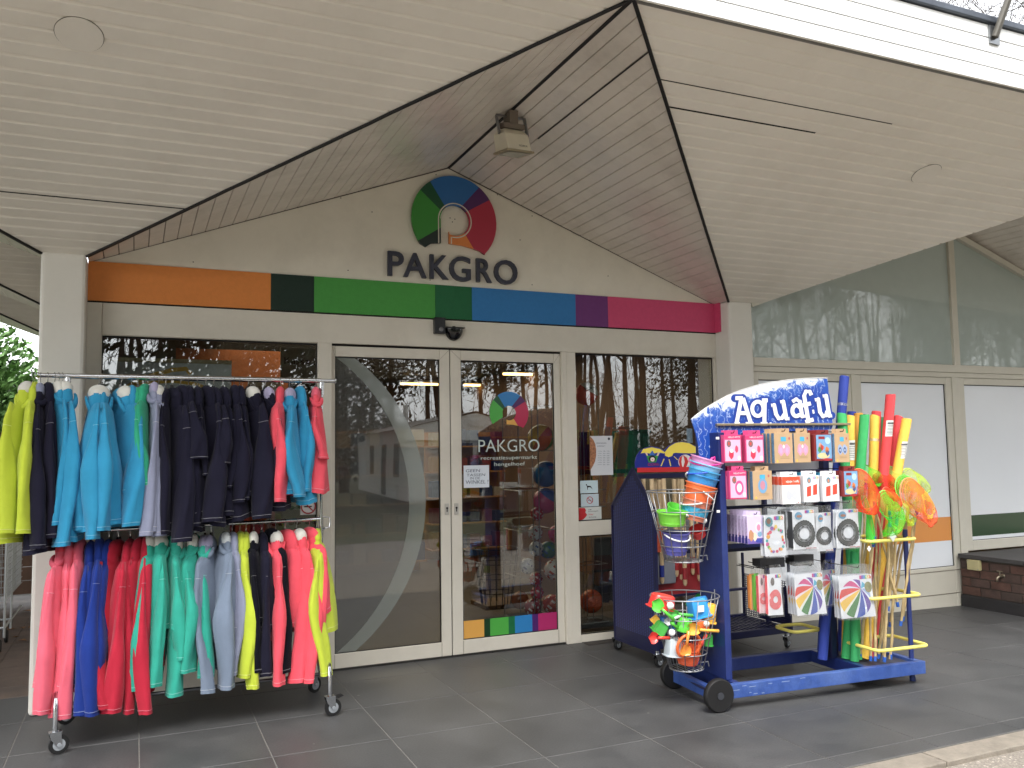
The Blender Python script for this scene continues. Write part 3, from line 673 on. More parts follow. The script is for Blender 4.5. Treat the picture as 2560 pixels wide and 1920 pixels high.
b = MB(); b.tube([(PLX-.045, tp.y, tp.z), (PLX-.045, tp.y, tp.z+.045)], .007, 8); b.beam((PLX-.045, tp.y-.03, tp.z+.048), (PLX-.045, tp.y+.03, tp.z+.048), .01, .008); b.build('handle', BRS, t)
# ================================================================ SURROUNDINGS IN FRONT OF THE SHOP (seen in the glass) AND BEHIND IT
BARK = mat('bark', (72, 62, 52), .95, var=.25, vscale=5)
TWIG = mat('twig_bark', (62, 52, 44), .95, var=.2)
def tree_mesh(seed, H, nmain=13, twig=True, spread=1.0):
    rnd = random.Random(seed); tb = MB(); cb = MB()
    def rv(s): return Vector((rnd.uniform(-s, s), rnd.uniform(-s, s), rnd.uniform(-s, s)))
    def limb(p, d, L, r, lev):
        k = 4 if lev < 3 else 3; pts = [p]; rr = [r]; q = p.copy(); dd = d.copy()
        for i in range(k):
            dd = (dd+rv(.22+.08*lev)+Vector((0, 0, .07))).normalized(); q = q+dd*L/k; pts.append(q.copy()); rr.append(max(.008, r*(1-.75*(i+1)/k)))
        (tb if lev == 0 else cb).tube(pts, rr, 7 if lev < 2 else (4 if lev < 3 else 3), cap=False)
        if lev >= 4: return
        n = [nmain, 8, 6, 4][lev]
        for i in range(n):
            t = rnd.uniform(.35 if lev == 0 else .2, 1.0); f = t*k; a = int(min(f, k-.001)); s = pts[a].lerp(pts[a+1], f-a)
            ax = (pts[a+1]-pts[a]).normalized(); o = ax.orthogonal().normalized(); o.rotate(Matrix.Rotation(rnd.uniform(0, 6.28), 3, ax))
            nd = (ax*rnd.uniform(.5, .95)+o*rnd.uniform(.5, .9)*spread+Vector((0, 0, .15))).normalized()
            limb(s, nd, L*rnd.uniform(.42, .62)*(1 if lev else .75), max(.008, r*(1-.7*t)*.55), lev+1)
    limb(Vector((0, 0, -.2)), Vector((rnd.uniform(-.08, .08), rnd.uniform(-.08, .08), 1)), H*.8, H*.0105, 0)
    return tb, cb
protos = []
for sd_ in range(4):
    tb, cb = tree_mesh(20+sd_, 15+sd_)
    out = []
    for b, nm, m in ((tb, 'trunk', BARK), (cb, 'crown', TWIG)):
        me = bpy.data.meshes.new(nm); me.from_pydata(b.v, [], b.f); me.materials.append(m); me.polygons.foreach_set('use_smooth', [True]*len(b.f)); out.append((nm, me))
    protos.append(out)
def tree(x, y, k, rot, s, lab, grp=None):
    t = thing('bare_tree', (x, y, -.03), lab, 'tree', grp); t.rotation_euler = (0, 0, rot); t.scale = (s, s, s)
    for nm, me in protos[k]:
        o = bpy.data.objects.new(nm, me); COL.objects.link(o); o.parent = t
rnd = random.Random(5)
i = 0
for x in range(-10, 94, 4):
    for yy in (-24, -34):
        tree(x+rnd.uniform(-2, 2)+(2.5 if yy < -30 else 0), yy+rnd.uniform(-4, 3)-max(0, (x-40)*.1), i % 4, rnd.uniform(0, 6.28), rnd.uniform(.8, 1.15), 'bare winter tree in the wood mirrored in the shop windows', 'bare trees across the road'); i += 1
tree(14.5, 5.5, 1, .4, .75, 'bare tree rising behind the white fascia at the top right corner')
tree(23, 6.5, 2, 2.2, .9, 'bare tree behind the roof, farther right than the one beside the grey pole')
wm = MB(); rr = random.Random(77)
for _ in range(15000):
    x = rr.uniform(-30, 110); y = -44-rr.random()*8; z = 14*rr.random()**.8; l = rr.uniform(.8, 2.6); a = rr.uniform(0, 6.28); e_ = rr.uniform(.2, 1.4); r_ = rr.uniform(.012, .045)
    d = Vector((math.cos(a)*math.cos(e_), math.sin(a)*math.cos(e_), math.sin(e_)))*l; p = Vector((x, y, z)); q = p+d; s_ = Vector((r_, 0, 0)); s2 = Vector((0, 0, r_))
    wm.add([p-s_, p+s_, p+s2, q], [(0, 1, 3), (1, 2, 3), (2, 0, 3)])
for _ in range(140):
    x = rr.uniform(-30, 110); y = -43-rr.random()*9; wm.tube([(x, y, 0), (x+rr.uniform(-.6, .6), y, 7), (x+rr.uniform(-1, 1), y, 15)], [.2, .14, .04], 5)
label(wm.build('distant_wood', TWIG), kind='stuff')
# dark evergreen row behind the trees
EV = mat('evergreen_leaf', (40, 54, 34), .8, var=.3, vscale=3)
def leafcloud(name, m, boxes, n, size, par, seed=1, flat=.5):
    rr = random.Random(seed); b = MB()
    for _ in range(n):
        c, e = rr.choice(boxes); d = Vector((rr.gauss(0, .5), rr.gauss(0, .5), rr.gauss(0, .5)))
        if d.length > 1: d.normalize()
        p = Vector(c)+Vector((d.x*e[0], d.y*e[1], d.z*e[2])); a = Vector((rr.uniform(-1, 1), rr.uniform(-1, 1), rr.uniform(-1, 1))).normalized()
        u = a.orthogonal().normalized(); w = a.cross(u); s = size*rr.uniform(.6, 1.3)
        b.add([p-u*s, p+w*s*flat+a*s*.15, p+u*s, p-w*s*flat+a*s*.15], [(0, 1, 2, 3)])
    return b.build(name, m, par)
for k, x in enumerate((16, 27, 44, 60, 74)):
    t = thing('pine_tree', (x, -31, 0), 'dark pine standing among the bare trees across the road', 'tree', 'pines across the road')
    b = MB(); b.tube([(x, -31, 0), (x+.2, -31, 6), (x, -31, 12)], [.25, .18, .05], 7); b.build('trunk', BARK, t)
    leafcloud('crown', EV, [((x+random.uniform(-1, 1), -31+random.uniform(-1, 1), 5+j*1.1), (2.6-.2*j, 2.6-.2*j, .8)) for j in range(8)], 7000, .11, t, seed=k)
for k, (x, y, lab) in enumerate(((-3.5, -17, 'broad evergreen mirrored at the left of the shop window'), (2.5, -19, 'broad evergreen mirrored in the middle of the left shop window'), (8, -29, 'broad evergreen standing behind the caravan'), (-9, -22, 'broad evergreen far left across the road'))):
    t = thing('evergreen_tree', (x, y, 0), lab, 'tree'); b = MB(); b.tube([(x, y, 0), (x, y, 9)], [.22, .06], 7); b.build('trunk', BARK, t)
    leafcloud('crown', EV, [((x+math.sin(j*2.1)*1.2, y+math.cos(j*2.1), 1.5+j*.9), (3.2-.12*j, 2.6-.1*j, 1.0)) for j in range(13)], 14000, .13, t, seed=40+k)
leafcloud('hedge', EV, [((x, -38-abs(x)*.02, 1.5), (3, 1.2, 1.8)) for x in range(-20, 100, 3)], 26000, .16, None, 4)
h = bpy.data.objects['hedge']; label(h, 'long dark hedge closing off the wood behind the caravan', 'hedge')
# static caravan mirrored in the doors
cv = thing('static_caravan', (8.8, -19, 0), 'cream clapboard static caravan with low gable roof mirrored in the doors', 'caravan')
CL = mat('caravan_cladding', (236, 234, 226), .5, var=.04, dirt=.1); a5 = R(-5)
def cp(u, v, z): return (8.8+u*math.cos(a5)-v*math.sin(a5), -16+(-u)*0+(u*math.sin(a5)-v*math.cos(a5)), z)   # u across the gable, v away from the shop
def cbox(b, u0, u1, v0, v1, z0, z1):
    b.add([cp(u0, v0, z0), cp(u1, v0, z0), cp(u1, v1, z0), cp(u0, v1, z0), cp(u0, v0, z1), cp(u1, v0, z1), cp(u1, v1, z1), cp(u0, v1, z1)], [(0,3,2,1),(4,5,6,7),(0,1,5,4),(1,2,6,5),(2,3,7,6),(3,0,4,7)])
b = MB(); cbox(b, -2.0, 2.0, .1, 9, .3, 2.25)
for k in range(13): cbox(b, -2.02, 2.02, .07-.0, 9.02, .32+.15*k, .32+.15*k+.13)
b.build('wall', CL, cv)
b = MB()
b.prism([cp(-2.15, -.1, 2.25), cp(0, -.1, 2.72), cp(2.15, -.1, 2.25), cp(2.1, -.1, 1.93), cp(-2.1, -.1, 1.93)], Vector(cp(0, .0, 0))-Vector(cp(0, -.12, 0)))
b.build('gable_board', mat('caravan_gable', (244, 242, 234), .5), cv)
b = MB(); b.add([cp(-2.25, -.15, 2.24), cp(0, -.15, 2.76), cp(2.25, -.15, 2.24), cp(-2.25, 9.2, 2.24), cp(0, 9.2, 2.76), cp(2.25, 9.2, 2.24)], [(0, 1, 4, 3), (1, 2, 5, 4)]); b.build('roof', mat('caravan_roof', (140, 138, 130), .6), cv)
WG = mat('caravan_window', (40, 48, 60), .1)
for (u0, u1) in ((-1.0, -.1), (.1, 1.0)):
    b = MB(); cbox(b, u0, u1, .0, .06, .95, 1.85); b.build('window', WG, cv)
for v0 in (1.2, 3.2, 5.5):
    b = MB(); cbox(b, -2.05, -2.02, v0, v0+.7, .9 if v0 != 3.2 else .35, 1.85); b.build('window', WG, cv)
b = MB(); cbox(b, -.2, .2, -.14, -.1, 2.35, 2.55); b.build('vent', mat('caravan_gable', (196, 193, 182)), cv)
b = MB(); b.tube([cp(-1.2, 4, 2.3), cp(-1.2, 4, 3.1)], .09, 8); b.build('flue', CL, cv)
# ---- left background: fence, bushes, trolleys
fn = thing('timber_fence', (-2.5, 4.6, 0), 'brown timber fence behind the trolleys beyond the left column', 'fence')
FW = mat('fence_wood', (92, 66, 50), .8, var=.25, vscale=7)
for k in range(12):
    b = MB(); b.box(-5.2, -.62, 4.58, 4.61, .1+.15*k, .1+.15*k+.142); b.build('board', FW, fn)
b = MB(); b.box(-2.3, -2.2, 4.52, 4.58, 0, 1.95); b.build('post', FW, fn)
LEAF = mat('shrub_leaf', (112, 160, 80), .5, var=.35, vscale=6, spec=.5)
t = thing('laurel_bush', (-2.2, 7.2, 0), 'green laurel bush above the fence beyond the left column', 'bush')
b = MB(); b.tube([(-2.2, 7.2, 0), (-2.1, 7.2, 1.9)], [.05, .03], 6); b.build('stem', BARK, t)
leafcloud('leaves', LEAF, [((-1.3-.5*k, 7.0+.3*(k % 2), 2.1+.5*(k % 3)), (.8, .6, .75)) for k in range(9)], 15000, .06, t, 9, .5)
leafcloud('inner_leaves', EV, [((-1.3-.55*k, 7.7, 2.0+.35*(k % 3)), (.7, .5, .7)) for k in range(8)], 3000, .09, t, 11)
tr_w = mat('trolley_wire', (168, 172, 174), .3, .7)
for n_ in range(2):
    ox = -.98-.0*n_; oy = 1.9+.42*n_
    t = thing('shopping_trolley', (ox, oy, 0), ['front wire shopping trolley behind the left column', 'rear wire shopping trolley nested behind the first one'][n_], 'trolley')
    b = MB()
    X0, X1 = ox-.62, ox+.02
    for z in [.42+.055*k for k in range(11)]:
        b.tube([(X0, oy, z), (X1, oy, z)], .0028, 4); b.tube([(X1, oy, z), (X1, oy+.75, z)], .0028, 4)
    for k in range(22): b.tube([(X0+k*(X1-X0)/21, oy, .42), (X0+k*(X1-X0)/21, oy, .98)], .0022, 4)
    for k in range(14): b.tube([(X1, oy+.05*k, .42), (X1, oy+.05*k, .98)], .0022, 4)
    b.build('wire_basket', tr_w, t)
    b = MB(); b.tube([(X0, oy-.03, .98), (X1+.01, oy-.03, .98), (X1+.01, oy+.8, .95)], .009, 6); b.tube([(X0, oy, .2), (X1, oy, .2), (X1, oy+.75, .2)], .012, 6); b.tube([(X1, oy, .12), (X1, oy, .95)], .01, 6); b.tube([(X0, oy, .15), (X0, oy, .95)], .01, 6); b.build('frame', tr_w, t)
    b = MB(); b.tube([(X0+.02, oy-.07, 1.0), (X1-.02, oy-.07, 1.0)], .016, 8); b.build('handle', mat('trolley_handle', (60, 66, 76), .4), t)
    for (wx, wy_) in ((X0+.05, oy), (X1-.03, oy), (X1-.08, oy+.7)):
        b = MB(); b.lathe([(.05, -.012), (.055, 0), (.05, .012)], (wx, wy_, .056), 14, 0, (1, 0, 0)); b.build('wheel', BLACK, t)
# fallen leaves by the fence and trolleys
LV = mat('dry_leaf', (128, 92, 60), .8, var=.3, vscale=20)
b = MB(); rr = random.Random(3)
for _ in range(60):
    x, y = -1.9+rr.random()*1.3, 2.2+abs(rr.gauss(0, 1.0)); s = rr.uniform(.03, .07); a = rr.random()*6.28
    c_, s_ = math.cos(a)*s, math.sin(a)*s
    b.add([(x-c_, y-s_, .006), (x+s_*.6, y-c_*.6, .02), (x+c_, y+s_, .008), (x-s_*.6, y+c_*.6, .016)], [(0, 1, 2, 3)])
label(b.build('fallen_leaves', LV), kind='stuff')
# ================================================================ INTERIOR BEHIND THE GLASS
IN = mat('interior_wall', (112, 86, 68), .8, var=.2, vscale=1.5)
one('interior_wall', IN, lambda b: (b.box(-.41, 12, 8.8, 8.99, 0, 2.85), b.box(-.4, -.38, .13, 8.8, 0, 2.85), b.box(5.4, 5.5, .16, 8.8, 0, 2.85)), shop)
one('interior_ceiling', mat('interior_ceiling', (86, 78, 70), .8), lambda b: b.box(-.4, 5.5, .14, 9, 2.86, 2.95), shop)
one('interior_floor', mat('interior_floor', (88, 82, 76), .35, var=.15), lambda b: b.box(-.4, 5.5, .14, 9, -.02, .003), shop)
TUBE = mat('warm_light_tube', (255, 196, 104), .5, emit=3.5, var=0)
SHOPM = {}
for k, (px, py, w) in enumerate(((1054, 958, 1.0), (1204, 961, .9), (1301, 964, .9), (1335, 934, 1.4), (1577, 941, 1.5), (1583, 986, 1.9), (1340, 1062, .9))):
    p = PZ(px, py, 2.75) if py < 1000 else PY(px, py, 7.5)
    if p.y > 8.6: p = PY(px, py, 8.4)
    d = ['leftmost ceiling light seen through the left door leaf', 'left ceiling light seen through the right door leaf', 'right one of the lower ceiling lights in the right door leaf', 'long ceiling light high in the right door leaf', 'upper ceiling light seen in the right window', 'lower ceiling light seen in the right window', 'shelf light behind the emblem on the right door leaf'][k]
    t = thing('light_fitting', tuple(p), d, 'lamp')
    b = MB(); b.box(p.x-w*.35, p.x+w*.35, p.y-.04, p.y+.04, p.z-.03, p.z); b.build('tube', TUBE, t)
    b = MB(); b.box(p.x-w*.36, p.x+w*.36, p.y-.06, p.y+.06, p.z+.001, p.z+.06); b.build('casing', mat('casing', (120, 110, 96)), t)
il = bpy.data.lights.new('shop_light', 'AREA'); il.energy = 42; il.size = 4; il.size_y = 5; il.shape = 'RECTANGLE'; il.color = (1, .8, .55)
ilo = bpy.data.objects.new('shop_light', il); COL.objects.link(ilo); ilo.location = (2.8, 4.5, 2.8)
# shelves with goods
rr = random.Random(12)
WSH = mat('warm_shelf', (170, 120, 60), .6)
for k, (x, y, lab) in enumerate(((1.2, 5.2, 'dark display shelf with mixed goods deep inside behind the left door leaf'), (3.0, 4.6, 'warm lit display shelf with goods behind the right door leaf'), (4.6, 5.6, 'display shelf with goods far inside behind the right window'))):
    t = thing('display_shelf', (x, y, 0), lab, 'shelf')
    b = MB(); b.box(x-.6, x+.6, y+.3, y+.33, 0, 1.9)
    for s in range(5): b.box(x-.6, x+.6, y, y+.3, .15+.38*s, .17+.38*s)
    b.build('shelf_unit', WSH, t)
    for s in range(5):
        for j in range(6):
            c_ = rr.choice([(170, 60, 40), (200, 150, 50), (60, 80, 140), (220, 210, 190), (60, 110, 60), (140, 50, 90)])
            w, h = rr.uniform(.06, .09), rr.uniform(.12, .26); xx = x-.5+.2*j; z = .172+.38*s
            b = MB(); b.box(xx-w, xx+w, y+.04, y+.22, z, z+h); label(b.build('boxed_good', mat('good_%d' % c_[0], tuple(int(v*.75) for v in c_), .5)), 'boxed goods standing on the shelves inside the shop', 'box', 'boxed goods on the inside shelves')
# left window: banner, orange panel and till sign
t = thing('roll_up_banner', (.24, .35, .6), 'grey roll-up banner with yellow swoosh behind the left window', 'banner')
y = .35; a = PY(258, 903, y); c = PY(579, 912, y)
b = MB(); b.box(a.x, c.x, y, y+.01, .35, a.z-.0); b.build('sheet', mat('banner_sheet', (222, 226, 230), .5, var=.05), t)
b = MB(); b.box(a.x, c.x, y-.012, y+.02, a.z, a.z+.03); b.build('top_rail', ALU, t)
def f(b):
    P = lambda u, v: (PY(u, v, y-.002).x, y-.002, PY(u, v, y-.002).z)
    stroke(b, [(270, 1010), (290, 985), (330, 960), (380, 938), (430, 925), (465, 922), (477, 935)], 11, P)
    P2 = lambda u, v: (PY(u, v, y-.004).x, y-.004, PY(u, v, y-.004).z)
    stroke(b, [(262, 1020), (285, 990), (320, 968), (370, 957), (430, 953), (490, 960), (530, 975), (545, 1000)], 8, P2)
one('swoosh', mat('swoosh_yellow', (236, 184, 50), .5), f, t)
t = thing('till_sign', (1.3, 1.6, 2.0), 'grey till sign hanging highest inside the left window', 'sign')
a = PY(702, 868, 1.6); c = PY(800, 925, 1.6)
one('sign_plate', mat('till_plate', (190, 178, 166), .5), lambda b: b.box(a.x, c.x+.12, 1.6, 1.62, c.z-.1, a.z), t)
boxtext(t, 'Kassa 3', 1412, 1640, 700, 750, mat('till_lettering', (96, 26, 34), .5), 1.597, (200, 640), 2.765)
t = thing('till_sign', (1.2, 2.2, 1.9), 'second till sign partly hidden by the garment rail', 'sign')
boxtext(t, 'Kassa', 1170, 1300, 890, 920, mat('till_lettering', (96, 26, 34), .5), 2.2, (200, 640), 2.765)
a = PY(620, 945, 2.21); c = PY(700, 990, 2.21)
one('sign_plate', mat('till_plate', (190, 178, 166), .5), lambda b: b.box(a.x, c.x, 2.21, 2.23, c.z, a.z), t)
a = PY(440, 870, 3); c = PY(720, 1000, 3)
o = one('orange_wall_panel', mat('orange_wall', (170, 94, 44), .7, var=.15), lambda b: b.box(a.x, c.x, 3, 3.03, 1.0, a.z), None); label(o, 'orange wall panel behind the tills in the left window', 'panel')
# sunglasses / bottle rack low behind the lower corner of left window
a = PY(740, 1300, .5)
t = thing('sunglasses_stand', (a.x, .5, 0), 'white sunglasses stand behind the left window beside the door post', 'stand')
one('board', mat('stand_board', (170, 168, 164), .5), lambda b: b.box(a.x-.22, a.x+.2, .52, .54, .5, 1.5), t)
for r_ in range(4):
    for k in range(3):
        x = a.x-.14+.13*k; z = 1.42-.12*r_; b = MB(); b.ell((x-.026, .5, z), .024, .008, .017, 10, 6); b.ell((x+.026, .5, z), .024, .008, .017, 10, 6); b.box(x-.005, x+.005, .495, .505, z, z+.006)
        b.build('sunglasses', mat('lens_%d' % (r_ % 3), [(90, 20, 24), (24, 24, 26), (20, 90, 60)][r_ % 3], .15), t)
# ball rack
BX = 3.40; BYY = .62
t = thing('ball_rack', (BX, BYY, 0), 'tall chrome wire ball rack behind the right door leaf', 'rack')
b = MB()
for (dx, dy) in ((-.3, -.15), (-.12, -.18), (.06, -.15), (-.3, .2), (.06, .2), (-.18, -.18)):
    b.tube([(BX+dx, BYY+dy, .1), (BX+dx, BYY+dy, 2.0)], .005, 5)
for z in (.12, .5, .9, 1.25, 1.6, 2.0):
    b.tube([(BX-.3, BYY-.16, z), (BX+.06, BYY-.16, z), (BX+.06, BYY+.2, z), (BX-.3, BYY+.2, z)], .005, 5, closed=True)
b.build('wire_frame', STEEL, t)
def ball(px, py, Y, rpx, cols, lab, kind='plain', grp=None):
    p = PY(px, py, Y); d = (p-CAM).dot(_f); r = rpx*d/FPX
    t = thing('ball', (p.x, p.y, p.z-r), lab, 'ball', grp)
    n = 24; m = 14; b = MB(); rs = []
    q = Matrix.Rotation(.5, 3, 'Y') @ Matrix.Rotation(.4, 3, 'X')
    for j in range(m+1):
        ph = math.pi*j/m-math.pi/2; rs.append([p+q @ Vector((r*math.cos(ph)*math.cos(2*math.pi*i/n), r*math.cos(ph)*math.sin(2*math.pi*i/n), r*math.sin(ph))) for i in range(n)])
    for j in range(m):
        for i in range(n):
            if kind == 'plain': mi = 0
            elif kind == 'wedge': mi = (i//4) % len(cols)
            elif kind == 'patch': mi = 1 if (i % 5 < 2 and (j+i//5) % 3 == 0) or (j in (4, 9) and i % 3 == 0) else 0
            elif kind == 'bands': mi = 1 if j in (9, 10, 11, 12, 13) else 0
            b.add([rs[j][i], rs[j][(i+1) % n], rs[j+1][(i+1) % n], rs[j+1][i]], [(0, 1, 2, 3)], mi)
    b.build('ball_skin', [cmat(c_, .25, 'ball', var=.02) for c_ in cols], t, smooth=True); return t, p, r
RED, SIL, BLU, PNK = (176, 26, 34), (196, 200, 206), (24, 84, 150), (190, 50, 110)
ball(1352, 1095, .62, 34, [(226, 180, 50), (206, 84, 40), (40, 120, 60)], 'yellow and orange striped ball high in the wire ball rack', 'wedge')
ball(1364, 1185, .62, 33, [BLU], 'blue ball below the yellow striped ball in the rack')
ball(1364, 1252, .62, 32, [PNK, (40, 80, 160)], 'pink ball with a blue band below the blue ball', 'bands')
ball(1300, 1500, .75, 22, [(150, 84, 40)], 'brown ball on the floor of the ball rack, left side')
for k, (px, py, r, cs, lab) in enumerate(((1342, 1285, 17, [RED, SIL], 'red ball with silver flower marks, topmost of the small balls'), (1338, 1332, 19, [SIL, RED], 'silver ball with red pattern, second of the small balls'), (1340, 1372, 19, [SIL, BLU], 'silver ball with blue pattern, third of the small balls'), (1318, 1415, 20, [(170, 180, 200), (30, 60, 130)], 'pale blue ball sticking out left among the small balls'), (1340, 1448, 17, [RED, (220, 200, 200)], 'red ball with pale marks, third from the bottom'), (1343, 1482, 17, [(196, 60, 70), SIL], 'light red patterned ball, second from the bottom'), (1332, 1518, 22, [(150, 20, 30), SIL], 'dark red glossy ball at the bottom of the rack'), (1385, 1425, 26, [(226, 220, 212), (210, 90, 40)], 'white and orange ball behind the small balls'), (1392, 1335, 22, [PNK, RED], 'pink ball at the right edge of the ball rack'), (1370, 1375, 22, [(60, 110, 80), BLU], 'green and blue ball behind the silver ones'), (1380, 1510, 24, [(190, 80, 40), (220, 214, 206)], 'orange and white ball at the bottom right of the rack'))):
    ball(px, py, .55, r, cs, lab, 'patch')
tb_, p, r = ball(1466, 985, .3, 29, [(226, 70, 50), (245, 245, 240)], 'red and white basketball on the wire stand in the right window', 'bands')
b = MB(); addtext(b, 'SPORTX', (p.x-.01, p.y-r*.95, p.z+r*.42), (1, 0, 0), (0, .35, 1), r*1.25, r*.28, off=.01); b.build('lettering', GAP, tb_)
ball(1478, 1503, .4, 29, [(214, 92, 36)], 'orange ball low behind the right window')
t = thing('ball_stand', (3.72, .3, .1), 'thin wire stand under the basketball in the right window', 'stand')
b = MB()
for dx in (-.09, -.03, .03, .1): b.tube([(p.x+dx, .3+.04*math.cos(dx*40), .1), (p.x+dx, .3+.04*math.cos(dx*40), 1.98)], .004, 5)
for z in (.1, .6, 1.1, 1.25): b.tube([(p.x-.12, .22, z), (p.x+.13, .22, z), (p.x+.13, .42, z), (p.x-.12, .42, z)], .004, 5, closed=True)
b.build('wires', STEEL, t)
b = MB(); b.box(p.x-.2, p.x+.22, .2, .5, .06, .1); b.build('base', mat('stand_base', (60, 62, 66)), t)
# hanging clothes inside the right window
def shorts(px0, px1, py0, py1, Y, col, lab, nm='shorts'):
    a = PY(px0, py0, Y); c = PY(px1, py1, Y); w = c.x-a.x; t = thing(nm, ((a.x+c.x)/2, Y, c.z), lab, 'clothing'); b = MB()
    n = 40; rs = []
    for j in range(8):
        v = j/7; z = a.z+(c.z-a.z)*v; ring = []
        for i in range(n):
            th = 2*math.pi*i/n; x = math.cos(th)*w/2*(.88+.12*v); yy = math.sin(th)*.04+.012*math.sin(th*9+v*2)*(.4+v)
            if v > .55 and abs(x) < .02: z2 = z+.1*(v-.5)
            else: z2 = z
            ring.append(((a.x+c.x)/2+x, Y+yy, z2))
        rs.append(ring)
    b.rings(rs, cap=(True, False)); b.build('cloth', mat('cloth_%d_%d' % col[:2], col, .9, var=.05, sheen=.2), t, smooth=True)
    b = MB(); b.box(a.x+.02, c.x-.02, Y-.05, Y-.044, a.z-.035, a.z-.005); b.build('waistband', mat('waist_%d' % col[0], tuple(int(v*.8) for v in col), .9), t)
shorts(1527, 1600, 1078, 1190, .35, (24, 122, 104), 'front pair of green swim shorts hanging in the right window')
shorts(1560, 1628, 1074, 1180, .5, (20, 108, 94), 'rear pair of green swim shorts hanging in the right window')
shorts(1446, 1482, 1080, 1330, .8, (90, 22, 34), 'dark red jacket hanging behind the basketball stand', 'jacket')
shorts(1480, 1560, 1345, 1500, .9, (74, 78, 84), 'grey jacket with orange trim hanging low behind the right window', 'jacket')
b = MB(); a = PY(1545, 1350, .84); b.tube([(a.x-.06, .84, a.z), (a.x+.0, .84, a.z-.3), (a.x+.06, .84, a.z-.75)], .016, 6); o = b.build('orange_trim', mat('orange_trim', (220, 84, 50), .7)); label(o, 'orange strap hanging over the grey jacket', 'strap')
for k in range(8):
    p = PY(1538+k*5, 1050, .42); t = thing('clothes_hanger', (p.x, p.y, p.z-.03), 'chrome clothes hanger bunched inside the right window', 'hanger', 'hangers inside the right window')
    b = MB(); b.tube([(p.x, .42, p.z-.06), (p.x+.003, .42, p.z-.01)]+[(p.x-.012+.014*math.cos(R(a_)), .42, p.z+.02+.014*math.sin(R(a_))) for a_ in range(-20, 220, 40)], .002, 5); b.build('hook', CHROME, t)
    b = MB(); b.beam((p.x-.03, .42, p.z-.075), (p.x+.05, .42, p.z-.075), .006, .012); b.build('bar', WHITE, t)
# wire basket stand and low board inside the right door leaf
a = PY(1240, 1370, 1.2)
t = thing('shopping_basket_stand', (a.x, 1.2, 0), 'dark wire dump basket inside behind the right door leaf', 'basket')
b = MB()
for k in range(16):
    an = 2*math.pi*k/16; b.tube([(a.x+.22*math.cos(an), 1.2+.2*math.sin(an), a.z), (a.x+.14*math.cos(an), 1.2+.13*math.sin(an), a.z-.55)], .004, 4)
for j in range(5):
    q = j/4; b.tube([(a.x+(.22-.08*q)*math.cos(2*math.pi*k/20), 1.2+(.2-.07*q)*math.sin(2*math.pi*k/20), a.z-.55*q) for k in range(20)], .004, 4, closed=True)
b.build('wire_basket', mat('dark_wire', (60, 60, 64), .4, .6), t)
b = MB(); b.box(a.x-.15, a.x+.6, 1.1, 1.5, .12, .16); b.build('board', mat('board_brown', (120, 88, 56), .6), t)
# stickers and notices on the right window and doors
def card(px0, py0, px1, py1, Y, rgb, nm, lab, cat='notice', th=.001, tilt=0):
    a = PY(px0, py0, Y); c = PY(px1, py1, Y); t = thing(nm, ((a.x+c.x)/2, Y, c.z), lab, cat)
    b = MB(); b.box(a.x, c.x, Y-th, Y-.0002, c.z, a.z); b.build('sheet', mat('paper_%d_%d' % rgb[:2], rgb, .6, var=.02), t); return t, a, c
yG = .0498
t, a, c = card(1159, 1164, 1223, 1218, yG, (222, 228, 236), 'paper_notice', 'handwritten white paper notice taped on the right door leaf')
INK = mat('marker_ink', (70, 84, 104), .6, var=0)
for k, (s, x0, x1, y0, y1) in enumerate((('GEEN', 1143, 1262, 1237, 1262), ('TASSEN', 1150, 1305, 1274, 1296), ('IN DE', 1178, 1262, 1302, 1322), ('WINKEL !', 1143, 1330, 1328, 1358))):
    boxtext(t, s, x0, x1, y0, y1, INK, yG-.0014, shear=.1)
t, a, c = card(1475, 1090, 1533, 1187, yG, (214, 216, 220), 'opening_hours_notice', 'white opening hours notice with small photo strip on the right window')
for k in range(7):
    for (x0, x1) in ((314, 345), (357, 376), (388, 410)):
        y_ = 918+k*18.5; boxtext(t, ['maandag', '9.00', '18.00'][(314, 357, 388).index(x0)] if k else ['zondag', '9.00', '17.00'][(314, 357, 388).index(x0)], x0, x1, y_, y_+8, INK, yG-.0014, (1400, 850), 3.3175)
boxtext(t, 'OPENINGSUREN', 300, 385, 850, 861, INK, yG-.0014, (1400, 850), 3.3175); boxtext(t, 'SUPERMARKT', 308, 375, 875, 885, INK, yG-.0014, (1400, 850), 3.3175)
def f(b):
    P = lambda x, y_: (PY(1400+x/3.3175, 850+y_/3.3175, yG-.0014).x, yG-.0014, PY(1400+x/3.3175, 850+y_/3.3175, yG-.0014).z)
    b.poly([P(*q) for q in ((246, 800), (250, 800), (275, 825), (292, 860), (300, 905), (300, 960), (290, 1010), (270, 1050), (248, 1085))][::-1])
one('photo_strip', mat('photo_strip', (170, 110, 70), .5, var=.6, vscale=60), f, t)
one('small_emblem', mat('dark_print', (60, 60, 70)), lambda b: b.lathe([(.012, 0), (.012, .0006)], (PY(1522, 1097, yG).x, yG-.0012, PY(1522, 1097, yG).z), 16, 0, (0, -1, 0)), t)
t, a, c = card(1450, 1202, 1495, 1232, yG, (196, 216, 222), 'dog_sticker', 'pale blue window sticker with a dark dog figure', 'sticker')
def f(b):
    P = lambda x, y_: (PY(1400+x/3.3175, 850+y_/3.3175, yG-.0014).x, yG-.0014, PY(1400+x/3.3175, 850+y_/3.3175, yG-.0014).z)
    b.poly([P(*q) for q in ((213, 1203), (217, 1194), (223, 1196), (226, 1208), (255, 1211), (262, 1222), (272, 1240), (262, 1230), (252, 1222), (238, 1221), (232, 1226), (231, 1242), (227, 1242), (225, 1222), (222, 1208))][::-1])
one('dog_figure', GAP, f, t)
